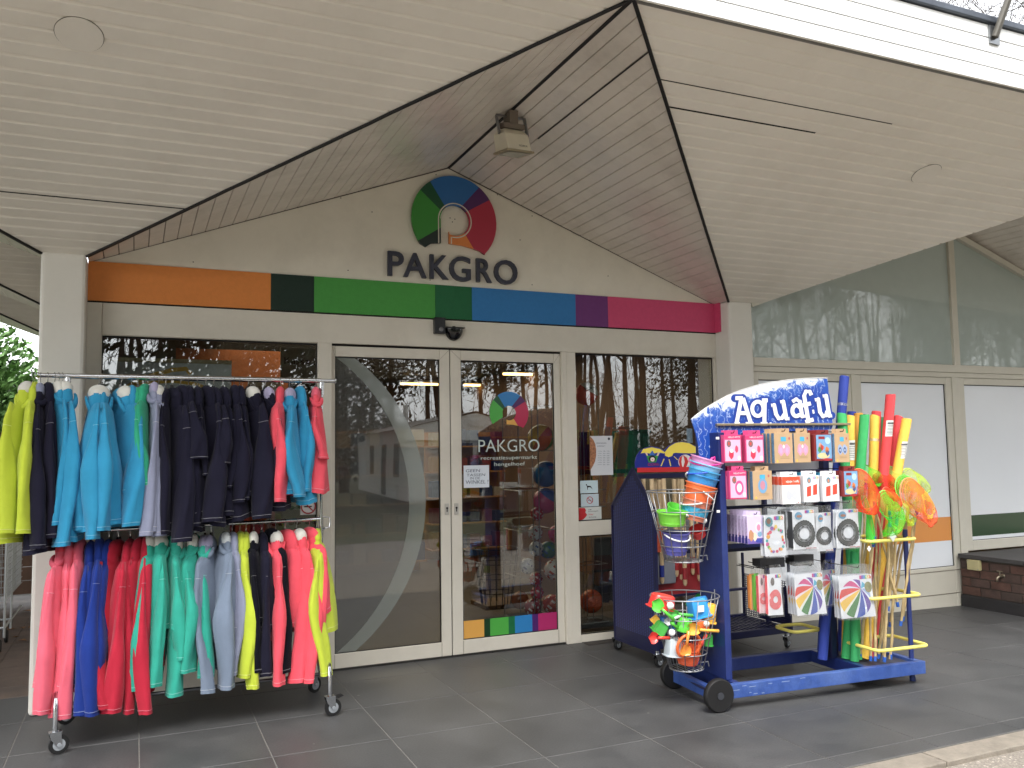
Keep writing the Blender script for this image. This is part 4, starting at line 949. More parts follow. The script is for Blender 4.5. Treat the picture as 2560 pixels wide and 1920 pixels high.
def nosmoke(t, cx, cy, r, ori, s, Y):
    p = PY(ori[0]+cx/s, ori[1]+cy/s, Y); rr_ = r/s*(p-CAM).dot(_f)/FPX*1.02
    def f(b):
        b.tube([(p.x+rr_*math.cos(R(a_)), Y-.002, p.z+rr_*math.sin(R(a_))) for a_ in range(0, 360, 15)], rr_*.1, 5, closed=True)
        b.beam((p.x-rr_*.68, Y-.002, p.z+rr_*.68), (p.x+rr_*.68, Y-.002, p.z-rr_*.68), rr_*.16, .001, up=(0, 1, 0))
    one('ban_ring', mat('ban_red', (190, 36, 44), .4, var=0), f, t)
    one('cigarette', GAP, lambda b: b.box(p.x-rr_*.6, p.x+rr_*.5, Y-.0016, Y-.0012, p.z-rr_*.1, p.z+rr_*.06), t)
t, a, c = card(1452, 1236, 1497, 1265, yG, (190, 206, 212), 'no_smoking_sticker', 'no smoking sticker with red border below the dog sticker', 'sticker')
nosmoke(t, 247, 1328, 27, (1400, 850), 3.3175, yG)
t, a, c = card(1447, 1269, 1504, 1302, yG, (202, 206, 200), 'postage_sticker', 'white and red sticker about postage stamps at the pane foot', 'sticker')
def f(b):
    P = lambda x, y_: (PY(1400+x/3.3175, 850+y_/3.3175, yG-.0014).x, yG-.0014, PY(1400+x/3.3175, 850+y_/3.3175, yG-.0014).z)
    b.poly([P(*q) for q in ((156, 1394), (205, 1394), (216, 1412), (210, 1430), (226, 1450), (212, 1470), (190, 1490), (156, 1496))][::-1])
one('red_patch', mat('patch_red', (206, 32, 40), .4, var=0), f, t)
for s, x0, x1, y0, y1, m in (('uw', 236, 262, 1403, 1412, GAP), ('postzegels', 236, 318, 1414, 1426, GAP), ('hier', 238, 280, 1437, 1453, mat('patch_red', (206, 32, 40))), ('te koop', 238, 300, 1462, 1476, GAP)):
    boxtext(t, s, x0, x1, y0, y1, m, yG-.0014, (1400, 850), 3.3175)
t, a, c = card(751, 1248, 789, 1286, .028, (224, 224, 222), 'no_smoking_sticker', 'square no smoking sticker behind the garment rail beside the door', 'sticker')
nosmoke(t, 1983, 993, 44, (0, 880), 2.572, .027)
t, a, c = card(765, 1232, 788, 1246, .028, (200, 200, 198), 'no_entry_sticker', 'partly covered round red sticker above the square no smoking sticker', 'sticker')
nosmoke(t, 1993, 905, 34, (0, 880), 2.572, .026)
# ================================================================ GARMENT RAIL
RY = -.77
rk = thing('garment_rail', (.35, RY, 0), 'chrome two-tier garment rail on castors full of fleece clothing', 'rail')
TZ = 2.082; LZ = 1.172
b = MB(); b.tube([(-.52, RY, TZ), (1.215, RY, TZ)], .0135, 12); b.tube([(-.37, RY, TZ-.001), (1.12, RY, TZ-.001)], .0165, 12); b.build('top_rail', CHROME, rk, smooth='a')
b = MB()
for x in (-.52, 1.213): b.lathe([(.018, 0), (.018, .008)], (x-.004, RY, TZ), 14, 0, (1, 0, 0))
b.build('end_cap', CHROME, rk)
b = MB(); b.tube([(-.66, RY, LZ-.004), (1.13, RY, LZ+.006)], .012, 10); b.build('lower_rail', CHROME, rk, smooth='a')
for x in (-.365, 1.123):
    b = MB(); b.tube([(x, RY, .19), (x, RY, 1.2)], .0135, 12); b.tube([(x, RY, 1.2), (x, RY, TZ-.04)], .0095, 10); b.tube([(x, RY, TZ-.10), (x, RY, TZ-.01)], .016, 12); b.build('upright', CHROME, rk, smooth='a')
    b = MB(); pts = [(x+.0, RY-.28, .13), (x, RY-.28, .24), (x, RY-.265, .29), (x, RY-.235, .31), (x, RY-.15, .305), (x, RY, .2), (x, RY+.15, .305), (x, RY+.235, .31), (x, RY+.265, .29), (x, RY+.28, .24), (x, RY+.28, .13)]
    b.tube(pts, .0135, 12); b.build('foot', CHROME, rk, smooth='a')
b = MB(); b.tube([(-.365, RY, .19), (1.123, RY, .19)], .011, 10); b.build('base_rail', mat('dull_chrome', (120, 122, 126), .3, 1), rk, smooth='a')
b = MB(); b.tube([(1.13, RY-.005, LZ+.02), (1.175, RY-.005, LZ+.015), (1.18, RY-.005, LZ-.02), (1.175, RY-.005, LZ-.05), (1.13, RY-.005, LZ-.055)], .005, 6); b.lathe([(.01, 0), (.01, .02)], (1.125, RY-.005, LZ-.055), 10, 0, (1, 0, 0)); b.build('rail_bracket', CHROME, rk)
def castor(par, x, y, r=.05, yaw=0, brake=False, z0=.0, th=.022):
    c, s = math.cos(yaw), math.sin(yaw); T = Matrix.Translation((x, y, z0)) @ Matrix.Rotation(yaw, 4, 'Z')
    w = MB(); w.T = T; w.lathe([(r*.62, -th/2), (r*.97, -th/2), (r, -th/4), (r, th/4), (r*.97, th/2), (r*.62, th/2)], (.02, 0, r), 24, 0, (0, 1, 0)); wo_ = w.build('castor_wheel', BLACK, par, smooth='a')
    w = MB(); w.T = T; w.lathe([(r*.6, -th/2-.002), (r*.6, th/2+.002)], (.02, 0, r), 20, 0, (0, 1, 0)); w.lathe([(r*.2, -th/2-.014), (r*.2, th/2+.014)], (.02, 0, r), 10, 0, (0, 1, 0)); w.build('hub', mat('hub_grey', (150, 155, 160), .4, .2), par if False else wo_)
    w = MB(); w.T = T; q = th/2+.006
    for s_ in (-q, q):
        w.prism([(-.03, s_, 2.25*r), (.03, s_, 2.25*r), (.032, s_, 1.0*r), (.012, s_, .85*r), (-.02, s_, 1.6*r)], (0, .0022*(1 if s_ > 0 else -1), 0))
    w.box(-.032, .032, -q-.002, q+.002, 2.25*r, 2.25*r+.006); w.lathe([(.014, 0), (.014, .025)], (0, 0, 2.3*r), 10)
    w.build('castor_fork', CHROME, par)
    if brake:
        w = MB(); w.T = T; w.prism([(.02, -.015, 2.2*r), (.075, -.015, 2.35*r), (.085, -.015, 2.2*r), (.05, -.015, 2.0*r)], (0, .03, 0)); w.build('brake_lever', BLACK, par)
for (x, y, ya, br_) in ((-.365, RY-.28, .25, False), (-.365, RY+.28, .4, False), (1.123, RY-.28, .15, True), (1.123, RY+.28, .6, False)):
    castor(rk, x, y, .052, ya, br_)
# ---- garments
FC = dict(lime=(190, 206, 22), navy=(30, 29, 46), cyan=(32, 146, 190), emerald=(34, 168, 126), greyblue=(142, 147, 172), coral=(238, 74, 92), pink=(232, 94, 116), royal=(26, 54, 138), red=(190, 24, 54), turq=(32, 166, 144), slate=(118, 132, 152), black=(16, 16, 26), white=(206, 212, 212), cream=(216, 214, 204), lilac=(166, 160, 190))
def fleece(k, q=0):
    c = FC[k]; nm = 'fleece_'+k
    return mat(nm, c, .95, var=.07, vscale=9, bump=.35, bscale=420, sheen=.35 if k not in ('navy', 'black') else .12, spec=.15)
def stitchm(k):
    c = FC[k]; return mat('stitch_'+k, tuple(int(v*.45+255*.5*.9) for v in c) if k in ('navy', 'black') else tuple(int(v*.55+110) for v in c), .9, var=0)
HANGM = mat('hanger_black', (18, 17, 19), .35, var=0)
def sm(t): return t*t*(3-2*t)
def garment(hx, hy, bx, by, zr, key, lin_=None, lab='', grp='', hem=None, sl2=True, wid=.19, thick=.026, front=True, nmz=0, hoodflop=0, shoul=.085, arms=.04, body=True, nm='hooded_jacket'):
    """hx,hy: photo pixel of the hanger hook foot; bx,by: pixel where the near sleeve ends; built in 3D around the rail"""
    rn = random.Random(int(hx*7+by)); wid = wid+rn.uniform(-.03, .025); shoul = shoul+rn.uniform(-.012, .012); H = Vector((PY(hx, 1000, RY).x, RY, zr))
    H.x = PY(hx, hy, RY).x
    Tt = PY(bx, by, RY-.01-wid)
    dx = max(-.16, min(.16, (Tt.x-H.x)))
    v = Vector((dx*1.15+rn.uniform(-.05, .05), -.2, 0)).normalized(); w = Vector((v.y, -v.x, 0))*-1     # v: towards the viewer along the hanger, w: thickness
    top = zr-shoul                                      # neck height
    hemz = hem if hem is not None else Tt.z+.04
    t = thing(nm, tuple(H), lab, 'jacket', grp)
    F = fleece(key); S = stitchm(key); arms *= 1.16; thick *= 1.35
    # hanger
    hg = thing('clothes_hanger', tuple(H), 'black clothes hanger with chrome hook holding a fleece jacket on the rail', 'hanger', 'hangers on the garment rail')
    b = MB(); hk = [H+Vector((0, .0, 0))+v*(.016*math.cos(R(a_)))+Vector((0, 0, .016*math.sin(R(a_))+.002)) for a_ in range(-40, 200, 30)]
    b.tube([H+Vector((0, 0, -.075)), H+Vector((0, 0, -.03))+v*.004]+hk, .0021, 5); b.build('hook', CHROME, hg)
    b = MB(); b.prism([H+v*a_+w*(-.006)+Vector((0, 0, c_)) for a_, c_ in ((-.12, -.165), (-.115, -.15), (-.022, -.075), (-.012, -.045), (.012, -.045), (.022, -.075), (.115, -.15), (.12, -.165), (.03, -.115), (-.03, -.115))], w*.012); b.build('hanger_arms', HANGM, hg)
    # body: lofted elliptical rings with folds growing downwards
    if body:
        b = MB(); rs = []; NR = 16; NS = 26; Lb = top-hemz; ph = rn.uniform(0, 6); k1 = rn.choice((3, 4, 5)); lean = dx*.35
        for j in range(NR+1):
            u = j/NR; s = min(1, u/.16)
            a = .045+(wid-.045)*math.sin(s*math.pi/2)+.03*u; a *= 1-.04*math.sin(u*5+ph)
            bt = (.012+thick*min(1, u/.12)*(.45+.8*min(1, u/.6)))*(1+.25*u)
            z = top-.01-Lb*u-.06*(1-math.cos(s*math.pi/2))*0
            c = H+v*(.0)+w*(.006*math.sin(u*4+ph))+Vector((lean*u*u, 0, 0))
            ring = []
            for i in range(NS):
                th = 2*math.pi*i/NS; cx_ = math.cos(th); sx_ = math.sin(th)
                fold = 1+(.32*u+.06)*math.sin(k1*th+ph+1.6*u)+.12*math.sin(7*th+ph*2+5*u)
                p = c+v*(a*math.copysign(abs(cx_)**.8, cx_))+w*(bt*math.copysign(abs(sx_)**.9, sx_)*fold)
                zz_ = z-(.05*abs(cx_)**2*(1-s) if s < 1 else 0) - .05*abs(cx_)*min(1, u/.14)*0
                if u < .16: zz_ = top-.01-(abs(cx_)*.0)-Lb*u
                p.z = zz_-.010*math.sin(th*2+ph)*u+rn.uniform(-.001, .001); ring.append(p)
            rs.append(ring)
        # slope the shoulders: push the outer points of the upper rings down
        for j, ring in enumerate(rs[:4]):
            for p in ring:
                d = abs((p-H).dot(v))/wid; p.z -= .06*d*(1-j/4)
        b.rings(rs[:-1], cap=(True, False)); b.rings([rs[-2], rs[-1]], cap=(False, False))
        inn = [[p.lerp(H+Vector((lean, 0, p.z-H.z)), .12)+Vector((0, 0, .01)) for p in rs[-1]], [p.lerp(H+Vector((lean, 0, p.z-H.z)), .16)+Vector((0, 0, .05)) for p in rs[-2]]]
        b.rings([rs[-1]]+inn, cap=(False, True)); b.build('body', F, t, smooth=True)
        hr = rs[-1]; h2 = rs[-2]
        b = MB(); b.tube([hr[i].lerp(h2[i], .028/(Lb/NR))+(hr[i]-(H+Vector((lean, 0, hr[i].z-H.z)))).normalized()*.0012 for i in range(NS)], .0016, 4, closed=True); b.build('stitching', S, t)
    # sleeves
    def sleeve(sgn, T, r0, r1, bend):
        S0 = H+v*(sgn*(wid-.045))+Vector((0, 0, top-zr-.055)); S1 = S0+v*(sgn*.035)+Vector((0, 0, -.06-.05*rn.random()))
        n = 13; pts = []; M1 = S1.lerp(T, .5)+v*(sgn*bend)+Vector((dx*.1, 0, .02))
        rs = []; NS = 16; ph = rn.uniform(0, 6); wob = rn.uniform(-.022, .022); rn0 = rn.random()
        for j in range(n+1):
            u = j/n
            # quadratic Bezier S1-M1-T preceded by shoulder
            p = S1*(1-u)**2+M1*2*u*(1-u)+T*u*u
            if u < .12: p = S0.lerp(p, .35+.65*u/.12)
            r = r0*(.42+.66*sm(min(1, u/.62)))*(1-u*.0)+(r1-r0)*max(0, u-.6); r *= 1+.05*math.sin(u*9+ph)+.03*math.sin(u*21+ph)
            if j == 0: r *= .55
            p = p+w*(wob*math.sin(u*math.pi*1.3)+.35*wob*math.sin(u*7+ph))
            fl = .5+.22*u+.12*math.sin(u*6+ph); tw = (rn0-.5)*1.6*math.sin(u*3)
            rg = []
            for i in range(NS):
                th = 2*math.pi*i/NS; q = 1+.10*math.sin(3*th+ph+4*u)+.05*math.sin(5*th+7*u)
                crease = 1-.24*max(0, math.sin(th*1+ph+2.2*u))**6-.16*max(0, math.cos(th*2+ph-1.5*u))**8; vv = v*math.cos(tw)+w*math.sin(tw); ww = w*math.cos(tw)-v*math.sin(tw)
                rg.append(p+vv*(r*math.cos(th)*q*crease)+ww*(r*fl*math.sin(th)*q*crease)+Vector((0, 0, .006*math.cos(th)*sgn)))
            rs.append(rg)
        b = MB(); b.rings(rs, cap=(True, False)); c = T+Vector((0, 0, .02))
        b.rings([rs[-1], [p.lerp(c, .22)+Vector((0, 0, .004)) for p in rs[-1]], [p.lerp(c, .3)+Vector((0, 0, .045)) for p in rs[-1]]], cap=(False, True))
        so = b.build('sleeve', F, t, smooth=True)
        for (ja, f_) in ((n-1, .62), (1, .6)):
            b = MB(); cc = sum((p for p in rs[ja]), Vector())/NS
            b.tube([(rs[ja][i].lerp(rs[ja+1][i], f_)) + (rs[ja][i]-cc).normalized()*.0012 for i in range(NS)], .0015, 4, closed=True); b.build('stitching', S, so)
    sleeve(1, Tt, arms*1.25, arms*.88, rn.uniform(.0, .05))
    if sl2:
        T2 = H-v*(wid+.03)+Vector((dx*.2, 0, 0)); T2.z = Tt.z+rn.uniform(-.02, .06); sleeve(-1, T2, arms*1.2, arms*.8, .02)
    # hood: a folded, drooping bag behind the neck, lining turned out where it shows
    b = MB(); c = H+Vector((0, 0, top-zr-.025))+v*.02; m_ = Matrix((w, v, Vector((0, 0, 1)))).transposed()
    hw = .033+.013*hoodflop
    b.ell(c, hw, .095, .06, 16, 10, 0, m_, nz=.14); b.ell(c+Vector((0, 0, -.045))+v*.045, hw*.9, .06, .085, 14, 8, 0, m_, nz=.14); b.build('hood', F, t, smooth=True)
    if lin_:
        c2 = c+v*(.03)+Vector((0, 0, .012)); sk = rn.choice((-1, 1))*.012
        b = MB(); b.ell(c2, hw*.95, .062, .055, 16, 10, 0, m_, nz=.1); b.build('hood_lining', fleece(lin_), t, smooth=True)
        b = MB(); drop = .05+.035*hoodflop
        pts = [c2+w*(hw*1.08*math.cos(R(a_))+sk*math.sin(R(a_)))+v*(.012+.055*math.sin(R(a_)))+Vector((0, 0, -.02-drop*math.sin(R(a_))**1.5)) for a_ in range(0, 181, 15)]
        b.tube(pts, [.006+.012*math.sin(R(k_*15)) for k_ in range(13)], 8); b.build('hood_hem', F, t, smooth=True)
    return t
U = lambda x, y: (x/2.572, 880+y/2.572)
L_ = lambda x, y: (x/2.572, 1300+y/2.572)
GU = 'fleece jackets on the upper rail'; GL = 'fleece jackets on the lower rail'
up = [ # hook x, sleeve x, sleeve y, colour, lining, label, kwargs
 (214, 45, 1165, 'lime', 'cream', 'lime fleece jacket with cream hood lining hanging at the left end of the upper rail', dict(wid=.22, arms=.047, hem=1.14, hoodflop=1)),
 (228, 150, 1170, 'lime', None, 'second lime fleece jacket at the left end of the upper rail, behind the first', dict(arms=.042)),
 (262, 240, 1268, 'navy', 'greyblue', 'navy jacket next to the lime ones on the upper rail, reaching lowest', dict(arms=.042, hem=1.08)),
 (308, 320, 1200, 'navy', None, 'navy jacket between another navy one and the cyan ones at the left', {}),
 (352, 358, 1118, 'cyan', 'cream', 'cyan jacket with its short sleeve beside the left navy jackets', dict(arms=.03)),
 (378, 405, 1250, 'cyan', None, 'cyan jacket with the lowest hem in the left group on the upper rail', dict(arms=.046)),
 (402, 485, 1150, 'cyan', 'cream', 'cyan jacket with white hood lining at the right of the left group', dict(arms=.042, hoodflop=1)),
 (640, 578, 1205, 'cyan', 'cream', 'large cyan jacket with wide white hood lining apart from its neighbours', dict(arms=.046, wid=.24, hoodflop=2.4, thick=.045, hem=1.2)),
 (655, 655, 1150, 'cyan', None, 'cyan jacket tucked just behind the large cyan one', dict(arms=.05, wid=.22, thick=.05, hem=1.22)),
 (780, 828, 1122, 'cyan', 'cream', 'cyan jacket with white hood lining before the emerald ones', dict(arms=.046, wid=.21, hoodflop=1.4, thick=.036)),
 (846, 838, 905, 'cyan', None, 'narrow cyan child jacket with a short sleeve beside the emerald ones', dict(arms=.028, hem=1.35, thick=.018)),
 (888, 888, 1000, 'emerald', None, 'longer emerald child jacket on the upper rail', dict(arms=.038, thick=.02)),
 (937, 930, 860, 'emerald', None, 'shorter emerald child jacket on the upper rail', dict(arms=.026, hem=1.42, thick=.02)),
 (990, 945, 1183, 'greyblue', 'lilac', 'grey blue jacket beside the emerald ones', dict(arms=.034, thick=.02)),
 (1022, 1010, 1185, 'greyblue', 'cream', 'grey blue jacket with white hood lining beside the navy ones', dict(arms=.04, hoodflop=.6, thick=.02)),
 (1068, 1075, 1175, 'navy', None, 'navy jacket squeezed beside the grey blue ones', dict(arms=.03)),
 (1105, 1165, 1222, 'navy', None, 'long navy jacket with bright hem stitching right of the grey blue ones', dict(arms=.052, hem=1.14)),
 (1160, 1235, 1128, 'navy', None, 'navy jacket with its sleeve behind, fourth from the grey blue ones', dict(arms=.034, hem=1.16, thick=.034)),
 (1212, 1272, 690, 'navy', None, 'navy child jacket with a short bent sleeve in the middle of the upper rail', dict(arms=.046, hem=1.25, thick=.034)),
 (1268, 1312, 800, 'navy', None, 'navy child jacket with a narrow sleeve ending a little lower', dict(arms=.026, hem=1.22)),
 (1320, 1375, 1090, 'navy', None, 'broad navy jacket with long hem over the lower rail', dict(arms=.056, hem=1.19, thick=.034)),
 (1372, 1420, 725, 'navy', None, 'navy child jacket whose bent sleeve points down left', dict(arms=.044, hem=1.24)),
 (1430, 1482, 880, 'navy', None, 'navy jacket with a thin sleeve ending at mid height', dict(arms=.026, hem=1.2)),
 (1503, 1545, 970, 'navy', None, 'navy jacket left of the one with white hood lining', dict(arms=.034, hem=1.22)),
 (1540, 1595, 955, 'navy', None, 'navy jacket touching the one with white hood lining', dict(arms=.026)),
 (1594, 1672, 1072, 'navy', 'cream', 'navy jacket with white hood lining near the right end', dict(arms=.048, hoodflop=1, hem=1.23)),
 (1704, 1780, 788, 'navy', 'lilac', 'rightmost navy jacket on the upper rail beside the coral one', dict(arms=.036, hem=1.27, thick=.034)),
 (1805, 1820, 965, 'coral', None, 'coral jacket with a long sleeve between navy and cyan', dict(arms=.042, thick=.03)),
 (1860, 1905, 935, 'cyan', 'lilac', 'cyan jacket with lilac hood lining near the right end', dict(arms=.046, hoodflop=.8)),
 (1920, 1985, 900, 'cyan', None, 'cyan jacket between the lilac lined one and the last coral one', dict(arms=.034, hem=1.3)),
 (2032, 2062, 690, 'coral', 'pink', 'small coral jacket at the right end of the upper rail', dict(arms=.036, hem=1.36, thick=.03, wid=.17)),
]
for hx, bx_, by_, k, ln, lb, kw in up:
    garment(U(hx, 250)[0], 938+hx/2.572*.019, *U(bx_, by_), TZ, k, ln, lb, GU, **kw)
lo = [
 (425, 285, 1245, 'pink', 'coral', 'leftmost pink jacket on the lower rail', dict(arms=.04, wid=.2, hem=.36)),
 (462, 360, 1262, 'pink', None, 'middle pink jacket on the lower rail', dict(arms=.036, hem=.34)),
 (525, 410, 1275, 'pink', None, 'pink jacket next to the royal blue ones', dict(arms=.042, hem=.33)),
 (585, 515, 1250, 'royal', None, 'royal blue jacket beside the pink ones', dict(arms=.046, hem=.36)),
 (640, 570, 1255, 'royal', None, 'middle royal blue jacket on the lower rail', dict(arms=.05, hem=.34, thick=.036)),
 (705, 615, 1240, 'royal', None, 'royal blue jacket beside the red ones', dict(arms=.034, hem=.33)),
 (765, 660, 1210, 'red', None, 'red jacket beside the royal blue ones', dict(arms=.04, hem=.4)),
 (840, 725, 1235, 'red', None, 'middle red jacket reaching down behind the base bar', dict(arms=.05, hem=.32, thick=.036)),
 (915, 835, 1245, 'red', None, 'red jacket partly behind the turquoise ones', dict(arms=.032, hem=.34)),
 (940, 915, 1250, 'red', None, 'red jacket whose sleeve hangs lowest behind the turquoise ones', dict(arms=.036, hem=.38, thick=.04)),
 (980, 885, 1095, 'turq', 'cream', 'leftmost turquoise jacket with white hood lining', dict(arms=.044, hoodflop=.8, hem=.62)),
 (1030, 995, 1070, 'turq', 'cream', 'second turquoise jacket with drooping white lined hood', dict(arms=.042, hoodflop=1.2, hem=.6)),
 (1100, 1125, 1130, 'turq', None, 'third turquoise jacket with the longest sleeve', dict(arms=.05, hem=.52)),
 (1145, 1160, 900, 'turq', 'cream', 'narrow turquoise jacket with white collar behind its neighbours', dict(arms=.03, hem=.6, thick=.02)),
 (1258, 1235, 975, 'turq', 'cream', 'turquoise jacket with bent sleeve right of the gap', dict(arms=.05, hem=.55, wid=.21, thick=.034)),
 (1320, 1330, 1010, 'turq', 'lilac', 'rightmost turquoise jacket beside the slate ones', dict(arms=.044, hem=.5)),
 (1360, 1320, 1112, 'slate', 'lilac', 'slate grey jacket with the lowest sleeve beside the turquoise ones', dict(arms=.04, hem=.5)),
 (1440, 1435, 1085, 'slate', 'white', 'slate grey jacket with white hood lining', dict(arms=.055, hem=.48, thick=.04)),
 (1492, 1520, 995, 'greyblue', None, 'pale grey blue jacket beside the lime ones on the lower rail', dict(arms=.032, hem=.55)),
 (1542, 1600, 1005, 'lime', None, 'lime jacket with long sleeve in the middle of the lower rail', dict(arms=.05, hem=.6)),
 (1582, 1620, 1085, 'lime', None, 'second lime jacket reaching lower beside the black ones', dict(arms=.036, hem=.47)),
 (1632, 1660, 980, 'black', 'cream', 'black jacket with white collar beside the lime ones', dict(arms=.032, hem=.6)),
 (1682, 1700, 1005, 'navy', None, 'dark navy jacket between the black ones on the lower rail', dict(arms=.034, hem=.55)),
 (1732, 1798, 985, 'black', None, 'black jacket beside the coral ones on the lower rail', dict(arms=.048, hem=.6, thick=.034)),
 (1772, 1800, 1060, 'coral', 'cream', 'coral jacket with white lined hood beside the black ones', dict(arms=.046, hem=.47, hoodflop=1)),
 (1830, 1915, 1040, 'coral', None, 'second coral jacket from the black ones on the lower rail', dict(arms=.04, hem=.55)),
 (1905, 1995, 1040, 'coral', 'cream', 'coral jacket with white hood lining open to the side', dict(arms=.044, hem=.5, hoodflop=.8)),
 (1985, 2050, 715, 'coral', None, 'rightmost coral jacket with a short sleeve on the lower rail', dict(arms=.032, hem=.62, thick=.034)),
 (2035, 2075, 1000, 'lime', None, 'lime jacket at the right end of the lower rail', dict(arms=.042, hem=.5, wid=.21, thick=.04)),
]
for hx, bx_, by_, k, ln, lb, kw in lo:
    garment(L_(hx, 60)[0], 1325, *L_(bx_, by_), LZ, k, ln, lb, GL, **kw)
# ================================================================ BLUE TOY STAND
CA = R(-4.2); CO = Vector((3.28, -2.04, 0)); CX = Vector((math.cos(CA), math.sin(CA), 0)); CY = Vector((-math.sin(CA), math.cos(CA), 0))
CT = Matrix.Translation(CO) @ Matrix.Rotation(CA, 4, 'Z')
def LC(x, y, ly):
    """photo ray met with the plane ly of the stand -> (lx, z)"""
    d = ray(x, y); n = CY; t = ((CO+CY*ly-CAM).dot(n))/d.dot(n); p = CAM+d*t; return (p-CO).dot(CX), p.z
def CM(): b = MB(); b.T = CT; return b
Q1 = lambda x, y: (1700+x/3.687, 900+y/3.687)
Q3 = lambda x, y: (1780+x/4.148, 1220+y/4.148)
Q4 = lambda x, y: (2050+x/3.19, 900+y/3.19)
Q5 = lambda x, y: (1500+x/2.572, 1350+y/2.572)
QB = lambda x, y: (1500+x/2.592, 1080+y/2.592)
ct = thing('toy_stand', tuple(CO), 'blue wheeled steel display stand with hooks, yellow hoops and scuffed base', 'stand')
L = 1.62; D = .60; zb0, zb1 = .068, .15
b = CM(); b.box(0, L, 0, .045, zb0, zb1); b.build('front_beam', BLUES, ct, bevel=.003)
b = CM(); b.box(.02, L, D-.045, D, zb0, zb1); b.build('rear_beam', BLUEM, ct, bevel=.003)
b = CM(); b.box(.0, .045, .0452, D-.0452, zb0-.02, zb1-.03); b.build('side_beam', BLUES, ct, bevel=.003)
b = CM(); b.box(.14, .185, .0452, D-.0452, zb0, zb1-.001); b.build('cross_beam', BLUEM, ct, bevel=.003)
b = CM(); b.box(1.135, 1.18, .0452, D-.0452, zb0, zb1-.001); b.build('cross_beam', BLUEM, ct, bevel=.003)
b = CM(); b.box(L-.045, L-.0005, .0452, D-.0452, zb0, zb1-.001); b.build('cross_beam', BLUES, ct, bevel=.003)
b = CM(); b.box(1.18, L-.045, .046, D-.046, zb0+.02, zb1-.02); b.build('platform', mat('dark_platform', (54, 56, 72), .6, var=.2, vscale=14), ct)
# scratches on the front beam
b = CM()
for (x, z, l) in ((.05, .115, .1), (.17, .135, .03), (.22, .125, .05), (.36, .13, .03), (.25, .08, .03), (.31, .078, .02), (.46, .13, .06), (.6, .138, .04), (.22, .09, .015)):
    b.box(x, x+l, -.0008, 0, z, z+.004)
b.build('paint_scratch', mat('scratch_pale', (120, 140, 182), .6), ct)
def bigwheel(lx, ly, r=.1, w=.045):
    b = CM(); b.lathe([(r*.6, -w/2), (r*.93, -w/2), (r, -w*.3), (r, w*.3), (r*.93, w/2), (r*.6, w/2)], (lx, ly, r), 36, 0, (0, 1, 0)); wo_ = b.build('wheel', BLACK, ct, smooth='a')
    b = CM(); b.lathe([(r*.6, -w/2+.006), (r*.6, w/2-.006)], (lx, ly, r), 30, 0, (0, 1, 0)); b.lathe([(r*.22, -w/2-.004), (r*.22, w/2+.004)], (lx, ly, r), 16, 0, (0, 1, 0)); b.build('hub', mat('wheel_hub', (52, 54, 60), .5), wo_)
bigwheel(.0, .0); bigwheel(.02, .56)
b = CM(); b.tube([(.0, -.02, .1), (.02, .6, .1)], .012, 8); b.build('axle', NAVYM, ct)
b = CM(); b.tube([(L-.02, .10, .0), (L-.02, .10, 1.02)], .0165, 12); b.build('corner_post', BLUEM, ct, smooth='a')
b = CM(); b.lathe([(.02, 0), (.02, .03)], (L-.02, .1, 0), 12); b.build('foot', BLUEM, ct)
b = CM(); b.box(.125, .17, .10, .375, .15, 1.70); b.build('side_upright', BLUEM, ct, bevel=.004)
b = CM(); b.box(1.10, 1.15, .30, .375, .15, 1.72); b.build('rear_upright', NAVYM, ct, bevel=.004)
b = CM(); b.box(1.165, 1.195, .34, .38, .15, 1.2); b.build('rear_upright', NAVYM, ct, bevel=.004)
BKP = mat('grey_back_panel', (150, 150, 156), .35, .3, var=.1)
for (z0, z1) in ((1.42, 1.72),):
    b = CM(); b.box(.172, 1.098, .345, .36, z0, z1); b.build('back_panel', BKP, ct)
for z in (1.66, 1.43, 1.20, .92):
    b = CM(); b.box(.171, 1.099, .325, .343, z-.01, z+.012); b.build('hook_bar', NAVYM, ct)
b = CM(); b.box(.171, .62, .30, .325, .935, .965); b.build('side_rail', BLUEM, ct, bevel=.002)
b = CM(); b.box(.171, 1.25, .18, .24, 1.775-.03, 1.79-.03); b.build('sign_shelf', ALU, ct, bevel=.002)
for i, (px, py) in enumerate(((345, 720), (352, 1395))):
    x, z = LC(*Q1(px, py), .10); b = CM(); b.box(x-.012, x+.012, .098, .0995, z-.008, z+.008); b.build('price_tag', WHITE, ct)
# yellow hoops
def hoop(x0, x1, y0, y1, z, nm='yellow_hoop'):
    r = .045; pts = []
    for (cx, cy, a0) in ((x1-r, y1-r, 0), (x0+r, y1-r, 90), (x0+r, y0+r, 180), (x1-r, y0+r, 270)):
        pts += [(cx+r*math.cos(R(a0+k*22.5)), cy+r*math.sin(R(a0+k*22.5)), z) for k in range(5)]
    b = CM(); b.tube(pts, .0115, 8, closed=True); b.build(nm, YEL, ct, smooth='a')
HX1 = L+.0
hoop(1.19, HX1, -.04, .30, .262); hoop(1.19, HX1, -.0, .30, .59); hoop(1.19, HX1-.015, .0, .30, .965)
hoop(.86, 1.09, .38, .60, .33)
# sign
SIGNM = bpy.data.materials.new('aqua_sign_print'); SIGNM.use_nodes = True; N = SIGNM.node_tree.nodes; Lk = SIGNM.node_tree.links; B_ = N['Principled BSDF']; B_.inputs['Roughness'].default_value = .3
g = N.new('ShaderNodeNewGeometry'); sx = N.new('ShaderNodeSeparateXYZ'); Lk.new(g.outputs['Position'], sx.inputs[0])
n1 = N.new('ShaderNodeTexNoise'); n1.inputs['Scale'].default_value = 9; n1.inputs['Detail'].default_value = 9; n1.inputs['Roughness'].default_value = .75; n1.inputs['Distortion'].default_value = 1.2; Lk.new(g.outputs['Position'], n1.inputs['Vector'])
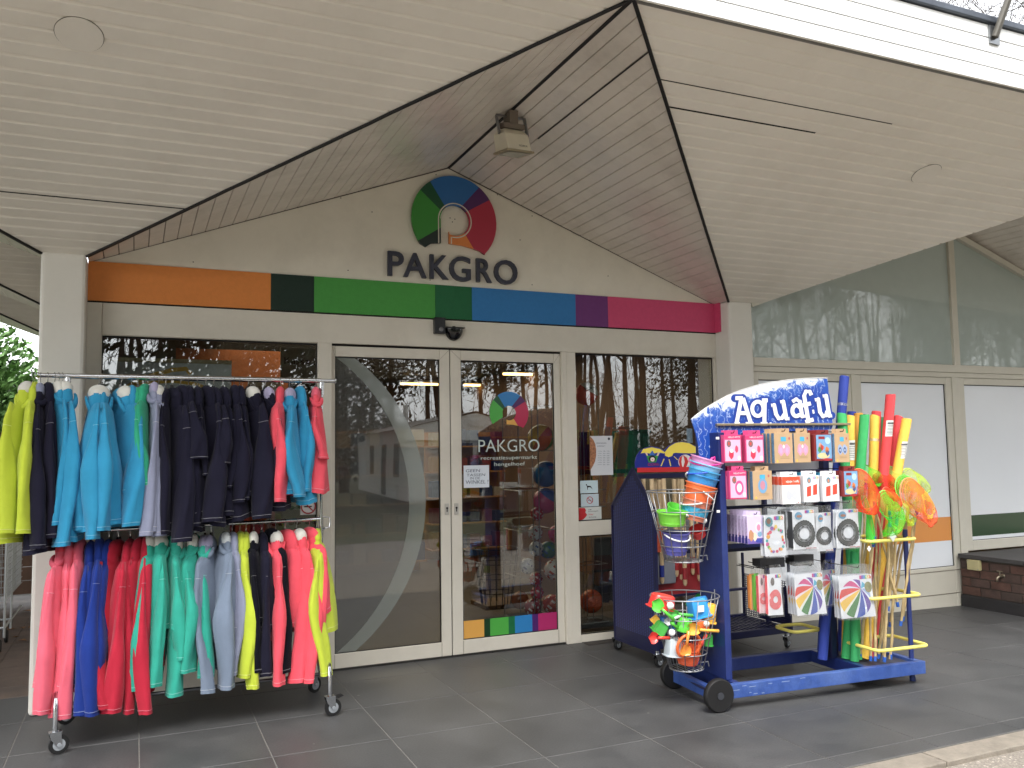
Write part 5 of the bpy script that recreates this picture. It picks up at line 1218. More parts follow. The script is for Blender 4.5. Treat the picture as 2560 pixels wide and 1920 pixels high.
# water/cloud edge follows z = a + b*x
m1 = N.new('ShaderNodeMath'); m1.operation = 'MULTIPLY_ADD'; Lk.new(sx.outputs['X'], m1.inputs[0]); m1.inputs[1].default_value = -.27; Lk.new(sx.outputs['Z'], m1.inputs[2])
m2 = N.new('ShaderNodeMath'); m2.operation = 'MULTIPLY_ADD'; Lk.new(n1.outputs[0], m2.inputs[0]); m2.inputs[1].default_value = .42; Lk.new(m1.outputs[0], m2.inputs[2])
cr = N.new('ShaderNodeValToRGB'); cr.color_ramp.elements[0].position = .0; cr.color_ramp.elements[0].color = (*lin((24, 78, 176)), 1); cr.color_ramp.elements[1].position = 1; cr.color_ramp.elements[1].color = (*lin((236, 242, 250)), 1)
for p_, c_ in ((.35, (22, 74, 172)), (.47, (40, 96, 190)), (.53, (226, 236, 248)), (.78, (236, 242, 250))):
    e = cr.color_ramp.elements.new(p_); e.color = (*lin(c_), 1)
mr = N.new('ShaderNodeMapRange'); mr.inputs[1].default_value = .86; mr.inputs[2].default_value = 1.38; Lk.new(m2.outputs[0], mr.inputs[0]); Lk.new(mr.outputs[0], cr.inputs[0])
# white streaks in the water
wv = N.new('ShaderNodeTexWave'); wv.inputs['Scale'].default_value = 7; wv.inputs['Distortion'].default_value = 9; wv.inputs['Detail'].default_value = 4; wv.inputs['Detail Scale'].default_value = 3; wv.bands_direction = 'X'; Lk.new(g.outputs['Position'], wv.inputs['Vector'])
mw = N.new('ShaderNodeMapRange'); mw.inputs[1].default_value = .95; mw.inputs[2].default_value = 1.0; mw.inputs[4].default_value = .45; Lk.new(wv.outputs[0], mw.inputs[0])
mx = N.new('ShaderNodeMix'); mx.data_type = 'RGBA'; Lk.new(mw.outputs[0], mx.inputs[0]); Lk.new(cr.outputs[0], mx.inputs[6]); mx.inputs[7].default_value = (.75, .85, .95, 1); Lk.new(mx.outputs[2], B_.inputs['Base Color'])
SY = .20
outline = [(105, 545), (165, 495), (240, 440), (330, 385), (430, 330), (560, 278), (700, 235), (850, 203), (1000, 182), (1150, 170), (1290, 165), (1357, 168), (1410, 600), (1395, 640), (285, 700), (330, 900), (300, 1130), (200, 1130), (190, 980), (172, 800), (150, 690), (120, 590)]
t = thing('header_sign', tuple(CO+CX*.6+CY*SY+Vector((0, 0, 1.75))), 'blue and white wave shaped lettered header board on top of the toy stand', 'sign')
pts = [LC(*Q1(*p), SY) for p in outline]
b = CM(); b.prism([(x, SY, z) for x, z in pts][::-1], (0, .01, 0)); b.build('board', [SIGNM], t)
b = CM(); b.tube([(x, SY-.001, z) for x, z in pts[:12]], .003, 5); b.build('edge', WHITE, t)
LBLUE = mat('lettering_blue', (20, 62, 160), .35, var=0); LWHITE = mat('lettering_white', (240, 242, 244), .35, var=0)
def sc(pts, c, s): return pts
def circ(cx, cy, rx, ry, a0=0, a1=360, n=18): return [(cx+rx*math.cos(R(a0+(a1-a0)*i/n)), cy+ry*math.sin(R(a0+(a1-a0)*i/n))) for i in range(n+1)]
letters = {   # strokes in crop pixels, y down
 'A': [[(505, 352), (575, 352)], [(560, 352), (515, 590)], [(575, 350), (650, 590)], [(530, 490), (620, 490)], [(497, 590), (545, 590)], [(600, 590), (672, 590)]],
 'q': [circ(712, 450, 52, 66, 0, 360), [(775, 372), (772, 590)], [(750, 372), (803, 372)], [(738, 590), (800, 590)]],
 'u': [[(835, 420), (862, 415), (880, 500), (905, 540), (935, 535), (958, 500)], [(918, 388), (945, 383), (975, 540), (1003, 540)]],
 'a': [circ(1068, 468, 38, 50, 40, 330), [(1030, 385), (1065, 362), (1100, 385), (1120, 520), (1150, 515)]],
 'f': [[(1205, 325), (1190, 292), (1155, 290), (1138, 330), (1178, 560)], [(1120, 420), (1200, 400)], [(1150, 572), (1225, 548)], [(1215, 478), (1232, 475)]],
 'u.': [[(1238, 370), (1268, 362), (1285, 480), (1312, 520), (1340, 510), (1352, 470)], [(1310, 335), (1340, 330), (1370, 515), (1395, 512)]]}
for k_, (ch, sts) in enumerate(letters.items()):
    dz = [0]
    def P(u, v):
        x, z = LC(*Q1(u, v), SY); return (x, SY-.0015-dz[0], z)
    b = CM()
    for s in sts: stroke(b, s, 74, P, 0); dz[0] += .00012
    for s in sts:
        for e in (s[0], s[-1]): b.poly([P(e[0]+37*math.cos(R(a_)), e[1]-37*math.sin(R(a_))) for a_ in range(0, 360, 30)], 0); dz[0] += .00012
    dz[0] = .005
    for s in sts: stroke(b, s, 36, P, 1); dz[0] += .00012
    for s in sts:
        for e in s[1:-1]:
            b.poly([P(e[0]+18*math.cos(R(a_)), e[1]-18*math.sin(R(a_))) for a_ in range(0, 360, 30)], 1); dz[0] += .00003
    b.build('letter', [LBLUE, LWHITE], t)
b = CM(); x, z = LC(*Q1(825, 590), SY); b.disc((x, SY-.012, z), .011, (0, -1, 0), 20, 0, .001); b.build('lettering_dot', LWHITE, t)
# ---- packaged goods on hooks
def hook(lx, z, ly0=.335, ly1=.06):
    b = CM(); b.tube([(lx, ly0, z), (lx, ly1, z), (lx, ly1-.008, z+.014)], .0028, 5); b.build('hook', GAP, ct)
def pkg(q, ly, d, rgb, lab, art, name='packaged_armbands', grp=None, cat='toy package', n=1, gap=.012, labn=None, tab=True):
    """q: photo rectangle (x0,y0,x1,y1) of the front face; n boxes behind each other on the hook"""
    (x0, y0, x1, y1) = q; ax, az = LC(x0, y0, ly); bx, bz = LC(x1, y1, ly); zt = (az+LC(x1, y0, ly)[1])/2; zb_ = (LC(x0, y1, ly)[1]+bz)/2
    xm = (ax+bx)/2; w = bx-ax; h = zt-zb_
    for k in range(n):
        yy = ly+k*(d+gap); rn = random.Random(int(x0+k)); j = rn.uniform(-.003, .003) if k else 0
        p = CO+CX*xm+CY*(yy+d/2)+Vector((0, 0, zb_))
        lb = lab if k == 0 else (labn or lab.split(' on the ')[0]+' stacked directly behind the front one')
        if k > 1: lb = lb.replace('directly behind the front one', 'farther back on the hook, number %s from the front' % ['two', 'three', 'four', 'five', 'six', 'seven', 'eight'][k-1])
        t = thing(name, tuple(p), lb, cat, grp)
        M_ = cmat(rgb, .35, 'card', var=.02)
        b = CM(); b.box(ax+j, bx+j, yy, yy+d, zb_, zt); b.build('carton', M_, t, bevel=.0012)
        if tab:
            b = CM(); b.box(ax+w*.2+j, bx-w*.1+j, yy+d*.4, yy+d*.4+.002, zt, zt+.03); b.build('hang_tab', M_, t)
        if art: art(t, lambda u, v: (ax+j+w*u, yy-.0006, zb_+h*v), w, h, yy, ax+j, bx+j, zb_, zt, d)
    hook(xm, zt+.012, ly1=ly-.015)
    return xm, zt
def quad(t, P, u0, u1, v0, v1, col, nm='front_print', o=0):
    b = CM(); q = [P(u0, v0), P(u1, v0), P(u1, v1), P(u0, v1)]; b.poly([(x, y-o, z) for x, y, z in q]); return b.build(nm, cmat(col, .35, 'print', var=.03, vscale=80), t)
def blob(t, P, u, v, ru, rv, col, nm='front_print', o=.0003, n=16, wob=0):
    b = CM(); b.poly([(lambda q: (q[0], q[1]-o, q[2]))(P(u+ru*math.cos(R(360*i/n))*(1+wob*math.sin(i*2.3)), v+rv*math.sin(R(360*i/n))*(1+wob*math.sin(i*1.7)))) for i in range(n)]); return b.build(nm, cmat(col, .35, 'print', var=.03, vscale=80), t)
def txt(t, P, s, u0, u1, v0, v1, col, w, h):
    c = P((u0+u1)/2, (v0+v1)/2); b = CM(); addtext(b, s, (c[0], c[1]-.0006, c[2]), (1, 0, 0), (0, 0, 1), w*(u1-u0), h*(v1-v0), off=.01); b.build('lettering', cmat(col, .4, 'print', var=0), t)
def art_pink(kind):
    def f(t, P, w, h, yy, ax, bx, zb_, zt, d):
        quad(t, P, .0, 1, .86, .97, (214, 44, 110)); txt(t, P, 'HELLO KITTY', .25, .95, .885, .945, (244, 226, 234), w, h)
        quad(t, P, .05, .95, .05, .82, (244, 176, 204), o=.0001); blob(t, P, .28, .68, .13, .13, (120, 110, 112)); blob(t, P, .28, .68, .06, .07, (200, 70, 60), o=.0006)
        if kind == 0:
            blob(t, P, .4, .3, .14, .17, (216, 40, 76), wob=.1); blob(t, P, .42, .42, .1, .07, (240, 232, 236), o=.0006); blob(t, P, .72, .48, .09, .13, (226, 60, 100), wob=.1)
        else:
            blob(t, P, .56, .4, .25, .26, (222, 70, 140)); blob(t, P, .56, .4, .15, .16, (238, 214, 226), o=.0006)
        blob(t, P, .85, .16, .08, .08, (238, 230, 234)); quad(t, P, .62, .92, .68, .73, (222, 90, 140)); quad(t, P, 0, 1, 0, .04, (196, 40, 96))
    return f
def art_kraft(kind):
    def f(t, P, w, h, yy, ax, bx, zb_, zt, d):
        quad(t, P, .36, .64, .72, .87, (60, 170, 206)); blob(t, P, .82, .82, .05, .05, (190, 90, 90))
        if kind == 0:
            for u in (.35, .68):
                blob(t, P, u, .44, .17, .19, (222, 150, 176), wob=.12); blob(t, P, u, .42, .08, .1, (196, 160, 200), o=.0006)
            blob(t, P, .5, .55, .05, .06, (240, 238, 236), o=.0009)
        elif kind == 1:
            blob(t, P, .5, .48, .24, .26, (110, 160, 200)); blob(t, P, .5, .5, .13, .16, (196, 130, 150), o=.0006)
        else:
            for u in (.35, .68):
                blob(t, P, u, .44, .17, .17, (150, 170, 204), wob=.1); blob(t, P, u, .42, .09, .1, (50, 66, 120), o=.0006); blob(t, P, u, .42, .05, .05, (170, 184, 208), o=.0009)
        quad(t, P, .3, .8, .15, .17, (170, 140, 100)); quad(t, P, .3, .8, .2, .215, (170, 140, 100))
        blob(t, P, .14, .07, .05, .05, (226, 184, 60))
        b = CM(); b.box(ax-.0006, ax, yy+.002, yy+d-.002, zb_+.002, zt-.002); b.build('side_print', cmat((98, 140, 172), .4, 'print', var=.3, vscale=120), t)
    return f
def art_red(t, P, w, h, yy, ax, bx, zb_, zt, d):
    quad(t, P, .12, .97, .08, .98, (116, 164, 204)); blob(t, P, .5, .2, .34, .11, (214, 196, 140), o=.0004); quad(t, P, .25, .6, .82, .92, (150, 34, 44), o=.0005); blob(t, P, .76, .76, .15, .13, (176, 208, 214), o=.0005)
    for (u, v, c_) in ((.3, .42, (90, 140, 80)), (.42, .5, (206, 60, 44)), (.7, .42, (214, 120, 50)), (.72, .3, (60, 90, 140)), (.34, .56, (220, 150, 120))): blob(t, P, u, v, .1, .11, c_, o=.0008, wob=.2)
    blob(t, P, .7, .05, .26, .05, (176, 36, 44), o=.0009)
def art_orange(t, P, w, h, yy, ax, bx, zb_, zt, d):
    quad(t, P, 0, 1, .7, 1, (226, 76, 34)); txt(t, P, 'nijntje / miffy', .22, .95, .76, .87, (246, 240, 232), w, h)
    for u in (.36, .68): blob(t, P, u, .32, .17, .17, (196, 198, 212), wob=.08)
    blob(t, P, .85, .05, .03, .02, (180, 40, 40))
    b = CM(); b.box(ax-.0006, ax, yy+.001, yy+d-.001, zb_+(zt-zb_)*.7, zt); b.build('side_print', cmat((226, 76, 34), .4, 'print'), t)
def rain(t, P, w, h, u0=.62, u1=.97, v0=.88, v1=.96, s='INTEX'):
    cs = [(206, 60, 140), (120, 80, 180), (60, 140, 210), (110, 190, 70), (236, 190, 50), (230, 110, 50)]
    for k in range(6):
        a = u0+(u1-u0)*k/6; c = P(a, v0); e = P(a+(u1-u0)/6, v1); b = CM(); b.poly([(c[0], c[1]-.0003, c[2]), (e[0], c[1]-.0003, c[2]), (e[0], c[1]-.0003, e[2]), (c[0], c[1]-.0003, e[2])]); b.build('brand_stripe', cmat(cs[k], .4, 'print', var=0), t)
    txt(t, P, s, u0+.02, u1-.02, v0+.015, v1-.015, (244, 240, 244), w, h)
def art_white(t, P, w, h, yy, ax, bx, zb_, zt, d):
    rain(t, P, w, h); blob(t, P, .36, .82, .13, .12, (96, 140, 160)); blob(t, P, .36, .8, .06, .07, (206, 130, 90), o=.0006)
    for (u0, u1, v0, v1) in ((.18, .48, .2, .62), (.58, .88, .25, .68)): 
        b = CM(); b.poly([(lambda q: (q[0], q[1]-.0004, q[2]))(P(u0, v0)), (lambda q: (q[0], q[1]-.0004, q[2]))(P(u1-.03, v0+.03)), (lambda q: (q[0], q[1]-.0004, q[2]))(P(u1, v1)), (lambda q: (q[0], q[1]-.0004, q[2]))(P(u0+.03, v1-.05))]); b.build('front_print', cmat((230, 66, 40), .35, 'print', var=.05), t)
def art_lilac(t, P, w, h, yy, ax, bx, zb_, zt, d):
    quad(t, P, .0, 1, 0, .2, (110, 90, 170)); blob(t, P, .7, .58, .2, .2, (200, 210, 232)); blob(t, P, .7, .58, .12, .12, (230, 130, 160), o=.0006); blob(t, P, .76, .34, .14, .1, (120, 160, 190)); blob(t, P, .22, .3, .16, .2, (190, 134, 96), wob=.1); blob(t, P, .45, .26, .13, .16, (226, 206, 180), wob=.1); blob(t, P, .7, .1, .22, .07, (60, 70, 160), o=.0006)
    b = CM(); b.box(ax-.0006, ax, yy+.002, yy+d-.002, zb_+.002, zt-.02); o = b.build('side_print', cmat((198, 176, 214), .4, 'print', var=.25, vscale=70), t)
    b = CM(); b.box(ax-.001, ax-.0007, yy+.002, yy+d-.002, zb_+.002, zb_+.05); b.build('side_print', cmat((60, 60, 140), .4, 'print'), t)
PK, KR = (216, 60, 124), (192, 158, 118)
r1 = lambda *a: (*Q1(a[0], a[1]), *Q1(a[2], a[3]))
pkg(r1(402, 690, 570, 945), .06, .035, PK, 'pink armband box at the left end of the top row', art_pink(0), n=2, labn='pink armband box behind the leftmost one of the top row')
pkg(r1(600, 690, 777, 945), .06, .035, PK, 'second pink armband box in the top row beside the brown ones', art_pink(0), n=2, labn='pink armband box behind the second one of the top row')
pkg(r1(865, 672, 1045, 952), .06, .03, KR, 'brown cardboard armband box, left one of the pair in the top row', art_kraft(0), n=4, labn='brown armband box stacked directly behind the front one')
pkg(r1(1048, 672, 1208, 945), .07, .03, KR, 'brown cardboard armband box, right one of the pair in the top row', art_kraft(0))
pkg(r1(1232, 685, 1408, 930), .05, .03, (128, 34, 36), 'red and blue armband box in the top row', art_red, n=3, labn='red armband box stacked directly behind the front one')
pkg(r1(1422, 675, 1566, 943), .03, .03, KR, 'narrow brown armband box with blue swirls at the right end of the top row', art_kraft(2), n=2, labn='narrow brown armband box behind the one with blue swirls')
pkg(r1(452, 1022, 620, 1283), .06, .03, PK, 'pink swim ring box at the left end of the second row', art_pink(1), n=4, name='packaged_swim_ring', labn='pink swim ring box stacked directly behind the front one')
pkg(r1(668, 1022, 855, 1288), .07, .035, KR, 'brown swim ring box in the second row beside the pink one', art_kraft(1), n=2, name='packaged_swim_ring', labn='brown swim ring box stacked directly behind the front one')
pkg(r1(938, 1075, 1115, 1328), .03, .03, (226, 224, 224), 'white and orange armband box in the middle of the second row', art_orange, n=3, labn='white and orange box stacked directly behind the front one')
pkg(r1(1135, 1065, 1288, 1308), .04, .03, (228, 226, 228), 'white box printed with two orange armbands, left one', art_white, n=2, labn='white armband box behind the left orange printed one')
pkg(r1(1310, 1065, 1473, 1303), .04, .03, (228, 226, 228), 'white box printed with two orange armbands, right one', art_white, n=2, labn='white armband box behind the right orange printed one')
pkg(r1(1492, 1020, 1648, 1258), .02, .03, (128, 34, 36), 'red and blue armband box at the right end of the second row', art_red, n=2, labn='red armband box behind the rightmost one of the second row')
for k in range(2):   # colourful tops peeping out
    x, z = LC(*Q1(1170+170*k, 1030), .1); 
    t = thing('packaged_armbands', tuple(CO+CX*x+CY*.12+Vector((0, 0, z-.1))), ['bright blue box top showing behind the left white box', 'bright blue box top showing behind the right white box'][k], 'toy package'); b = CM(); b.box(x-.05, x+.06, .1, .28, z-.2, z-.006); b.build('carton', cmat((44, 170, 214), .35, 'card', var=.3, vscale=40), t)
r3 = lambda *a: (*Q3(a[0], a[1]), *Q3(a[2], a[3]))
pkg(r3(362, 290, 538, 578), .05, .024, (206, 190, 222), 'lilac beach toy box in front of its stack in the third row', art_lilac, n=7, gap=.012, name='packaged_beach_toy', labn='lilac beach toy box stacked directly behind the front one')
# clear polybags with printed cards
POLY = glassmat('clear_polybag', (.9, .91, .92), refl=.09, rough=.08, power=2, reflmax=.7, film=(225, 228, 232), filmfac=.04)
def bag(q, ly, lab, art, top=.07, name='bagged_swim_ring', behind=0, rgb=(226, 228, 232), tilt=0, bl=None, grp=None, side=None):
    (x0, y0, x1, y1) = q; ax, az = LC(x0, y0, ly); bx, bz = LC(x1, y1, ly); zt = (az+LC(x1, y0, ly)[1])/2; zb_ = (LC(x0, y1, ly)[1]+bz)/2; w = bx-ax; h = zt-zb_; xm = (ax+bx)/2
    for k in range(behind+1):
        yy = ly+k*.03; rn = random.Random(int(x0*3+k)); jx = rn.uniform(-.008, .008)*(k > 0)
        lb = lab if k == 0 else bl+(' directly behind the front one' if k == 1 else ' farther back on the hook')
        t = thing(name, tuple(CO+CX*xm+CY*yy+Vector((0, 0, zb_))), lb, 'toy package', grp if k == 0 else 'bags behind: '+bl)
        def W(u, v, o=0): return (ax+jx+w*u+tilt*(v-.5)*w, yy+.006*math.sin(u*5+v*4+k)-o, zb_+h*v)
        b = CM(); n = 6
        b.add([W(i/n, j/n, 0) for j in range(n+1) for i in range(n+1)], [(j*(n+1)+i, j*(n+1)+i+1, (j+1)*(n+1)+i+1, (j+1)*(n+1)+i) for j in range(n) for i in range(n)])
        b.add([(lambda q_: (q_[0], q_[1]+.008, q_[2]))(W(i/n, j/n, 0)) for j in range(n+1) for i in range(n+1)], [(j*(n+1)+i, (j+1)*(n+1)+i, (j+1)*(n+1)+i+1, j*(n+1)+i+1) for j in range(n) for i in range(n)])
        b.build('printed_card', cmat(rgb, .45, 'card', var=.02), t, smooth=True)
        if side:
            b = CM(); b.box(ax+jx-.002, ax+jx, yy, yy+.024, zb_+.01, zt-.01); b.build('side_fold', cmat(side, .45, 'card', var=.2, vscale=50), t)
        if art: art(t, W, w, h)
        b = CM(); m_ = 10; vs = []
        for j in range(m_+1):
            for i in range(m_+1):
                u = -.03+1.06*i/m_; v = -.04+(1.04+top/h)*j/m_; e = noise.noise(Vector((u*5+x0, v*7, k)))*.012; pin = max(0, v-1)*h/top
                vs.append((ax+jx+w*(u+(.5-u)*.25*pin)+tilt*(min(v, 1)-.5)*w, yy-.012+e, zb_+h*v))
        b.add(vs, [(j*(m_+1)+i, j*(m_+1)+i+1, (j+1)*(m_+1)+i+1, (j+1)*(m_+1)+i) for j in range(m_) for i in range(m_)])
        b.build('clear_bag', POLY, t, smooth=True)
    hook(xm, zt+top*.75, ly1=ly-.02)
def fan(t, W, cu, cv, ru, rv, a0, a1, i0, i1, col, o, nm='printed_ring', n=26, w=1, h=1):
    b = CM(); vs = []
    for i in range(n+1):
        a = R(a0+(a1-a0)*i/n); vs += [W(cu+ru*i0*math.cos(a), cv+rv*i0*math.sin(a), o), W(cu+ru*i1*math.cos(a), cv+rv*i1*math.sin(a), o)]
    b.add(vs, [(2*i, 2*i+1, 2*i+3, 2*i+2) for i in range(n)]); return b.build(nm, cmat(col, .45, 'print', var=.06, vscale=60), t)
def art_tyre(t, W, w, h):
    cu, cv = .49, .40; ru = .49; rv = ru*w/h
    fan(t, W, cu, cv, ru, rv, 0, 360, .9, 1.0, (52, 52, 54), .002); fan(t, W, cu, cv, ru, rv, 0, 360, .62, .9, (74, 75, 77), .0018); fan(t, W, cu, cv, ru, rv, 0, 360, .42, .62, (128, 130, 134), .002)
    for k in range(8): fan(t, W, cu, cv, ru, rv, k*45+5, k*45+25, .49, .57, (40, 40, 42), .0024, n=4)
    fan(t, W, cu, cv, ru, rv, 0, 360, .66, .69, (40, 40, 42), .0024); fan(t, W, cu, cv, ru, rv, 0, 360, .80, .83, (44, 44, 46), .0024)
    for k in range(24): fan(t, W, cu, cv, ru, rv, k*15, k*15+6, .92, 1.02, (34, 34, 36), .0026, n=2)
    b = CM(); b.poly([W(.25+.17*math.cos(R(a_)), .86+.1*math.sin(R(a_)), .0022) for a_ in range(0, 360, 24)]); b.build('printed_photo', cmat((98, 156, 190), .4, 'print'), t)
    b = CM(); b.poly([W(.27+.12*math.cos(R(a_)), .85+.035*math.sin(R(a_)), .0026) for a_ in range(0, 360, 24)]); b.build('printed_photo', cmat((170, 110, 84), .4, 'print'), t)
    rain(t, lambda u, v: W(u, v, .002), w, h, .55, .97, .92, .99)
    b = CM(); b.poly([W(.55, .015, .002), (W(.98, .015, .002)), W(.98, .03, .002), W(.55, .03, .002)]); b.build('red_line', cmat((190, 60, 60), .4, 'print'), t)
def art_flower(t, W, w, h):
    cu, cv = .5, .40; ru = .44; rv = ru*w/h*1.25; cs = [(226, 90, 90), (240, 170, 60), (70, 170, 170), (210, 70, 140), (120, 180, 80), (240, 200, 90), (230, 120, 60), (150, 100, 180), (226, 80, 110)]
    rn = random.Random(4)
    for k in range(22):
        a = R(k*360/22+rn.uniform(-6, 6)); q = rn.uniform(.78, 1.0); r_ = rn.uniform(.05, .09)
        b = CM(); b.poly([W(cu+ru*q*math.cos(a)+r_*math.cos(R(a_)), cv+rv*q*math.sin(a)+r_*w/h*math.sin(R(a_)), .002+.0002*(k % 4)) for a_ in range(0, 360, 30)]); b.build('printed_flower', cmat(cs[k % 9], .4, 'print', var=.1, vscale=90), t)
    b = CM(); b.poly([W(.2+.18*math.cos(R(a_)), .84+.12*math.sin(R(a_)), .002) for a_ in range(0, 360, 24)]); b.build('printed_photo', cmat((70, 140, 150), .4, 'print', var=.2, vscale=60), t)
    b = CM(); b.poly([W(.18+.1*math.cos(R(a_)), .86+.07*math.sin(R(a_)), .0026) for a_ in range(0, 360, 24)]); b.build('printed_photo', cmat((130, 90, 70), .4, 'print'), t)
    rain(t, lambda u, v: W(u, v, .002), w, h, .45, .95, .88, .97)
def art_ball(t, W, w, h):
    cu, cv = .45, .455; ru = .46; rv = .455; pu, pv = .62, .68
    cs = [(150, 170, 214), (228, 232, 240), (96, 70, 160), (216, 222, 238), (60, 90, 180), (226, 230, 240), (60, 130, 64), (228, 230, 220), (240, 192, 50), (232, 216, 222), (222, 60, 50), (216, 224, 240), (206, 60, 130), (222, 226, 240), (110, 70, 160), (210, 220, 240), (70, 170, 200), (226, 232, 240)]
    n = 18
    A = [math.atan2((cv+rv*math.sin(x_)-pv)/h, 0) for x_ in ()]
    for k in range(n):
        a0 = 15-k*(360/n)+(5 if k % 2 == 0 else -5)-0; a1 = 15-(k+1)*(360/n)+(-5 if k % 2 == 0 else 5); a0, a1 = (a0, a1); b = CM(); vs = []; m_ = 8
        def edge(a, s):   # curved meridian from the pole to the rim point at angle a
            eu, ev = cu+ru*math.cos(R(a)), cv+rv*math.sin(R(a)); mu, mv = (pu+eu)/2+(eu-cu)*.28, (pv+ev)/2+(ev-cv)*.28
            return (pu*(1-s)**2+2*mu*s*(1-s)+eu*s*s, pv*(1-s)**2+2*mv*s*(1-s)+ev*s*s)
        for i in range(m_+1):
            s = i/m_; vs += [W(*edge(a0, s), .002), W(*edge(a1, s), .002)]
        ai = [W(cu+ru*math.cos(R(a0+(a1-a0)*i/4)), cv+rv*math.sin(R(a0+(a1-a0)*i/4)), .002) for i in range(5)]
        b.add(vs, [(2*i, 2*i+1, 2*i+3, 2*i+2) for i in range(m_)]); b.add(ai, [tuple(range(5))]); b.build('printed_stripe', cmat(cs[k], .4, 'print', var=.05), t)
    b = CM(); b.poly([W(.87+.12*math.cos(R(a_)), .7+.13*math.sin(R(a_)), .0024) for a_ in range(0, 360, 20)]); b.build('printed_photo', cmat((130, 130, 80), .4, 'print', var=.3, vscale=70), t)
    b = CM(); b.poly([W(.86+.06*math.cos(R(a_)), .68+.07*math.sin(R(a_)), .0028) for a_ in range(0, 360, 24)]); b.build('printed_photo', cmat((180, 90, 100), .4, 'print'), t)
    rain(t, lambda u, v: W(u, v, .002), w, h, .62, .99, .9, .99)
def art_coral(t, W, w, h):
    fan(t, W, .5, .38, .42, .42*w/h*1.4, 0, 360, .34, 1.0, (226, 100, 104), .002); b = CM()
    b.poly([W(.32+.14*math.cos(R(a_)), .82+.1*math.sin(R(a_)), .002) for a_ in range(0, 360, 24)]); b.build('printed_photo', cmat((110, 100, 100), .4, 'print'), t)
    b = CM(); b.poly([W(.1+.1*math.cos(R(a_)), .38+.12*math.sin(R(a_)), .0024) for a_ in range(0, 360, 24)]); b.build('printed_ring', cmat((236, 200, 204), .4, 'print'), t)
    rain(t, lambda u, v: W(u, v, .002), w, h, .55, .97, .9, .98)
bag(r3(540, 280, 768, 705), .03, 'clear bag with white card printed with a ring of flowers in the third row', art_flower, top=.055, behind=1, bl='white flower ring bag')
bag(r3(830, 228, 1080, 635), .03, 'leftmost bagged tyre shaped swim ring in the third row', art_tyre, top=.05, behind=4, bl='tyre ring bag behind the leftmost', side=(70, 72, 76))
bag(r3(1075, 255, 1252, 655), .07, 'middle bagged tyre shaped swim ring half covered by its neighbour', art_tyre, top=.05)
bag(r3(1285, 222, 1535, 620), .02, 'rightmost bagged tyre shaped swim ring in the third row', art_tyre, top=.06, behind=1, bl='tyre ring bag behind the rightmost')
bag(r3(388, 890, 450, 1265), .17, 'flat orange bag at the left of the bottom row', None, rgb=(234, 140, 50), top=.05, name='bagged_beach_toy', side=(234, 140, 50))
bag(r3(436, 885, 500, 1275), .14, 'flat green bag beside the orange one in the bottom row', None, rgb=(104, 184, 54), top=.05, name='bagged_beach_toy', side=(104, 184, 54))
bag(r3(478, 895, 580, 1300), .10, 'rear bag with coral ring card in the bottom row', art_coral, top=.05, side=(232, 92, 100), rgb=(232, 200, 202))
bag(r3(570, 890, 735, 1320), .06, 'front bag with coral ring card in the bottom row', art_coral, top=.06, side=(232, 92, 100))
bag(r3(860, 885, 1175, 1315), .03, 'left bag with a rainbow striped beach ball card in the bottom row', art_ball, top=.07, behind=3, bl='beach ball bag behind the left one', name='bagged_beach_ball', tilt=-.08)
bag(r3(1130, 850, 1290, 1220), .16, 'beach ball bag hanging back between the two front ones', art_ball, top=.07, name='bagged_beach_ball', rgb=(180, 182, 190))
bag(r3(1320, 905, 1685, 1345), .02, 'right bag with a rainbow striped beach ball card in the bottom row', art_ball, top=.07, behind=2, bl='beach ball bag behind the right one', name='bagged_beach_ball', tilt=-.06)
for (q_, ly, lab) in ((r3(500, 735, 820, 765), .14, 'dark stack of cards on the hook bar above the coral bags'), (r3(850, 700, 1120, 745), .12, 'dark stack of cards on the hook bar above the left beach ball bag')):
    ax, az = LC(q_[0], q_[1], ly); bx, bz = LC(q_[2], q_[3], ly); t = thing('card_stack', tuple(CO+CX*ax+CY*ly+Vector((0, 0, bz))), lab, 'card pack')
    b = CM()
    for k in range(9): b.box(ax+.006*k, bx-.05+.006*k, ly+.018*k, ly+.018*k+.012, bz-.03, az-.002*k)
    b.build('cards', cmat((44, 44, 48), .4, 'card', var=.2, vscale=40), t)
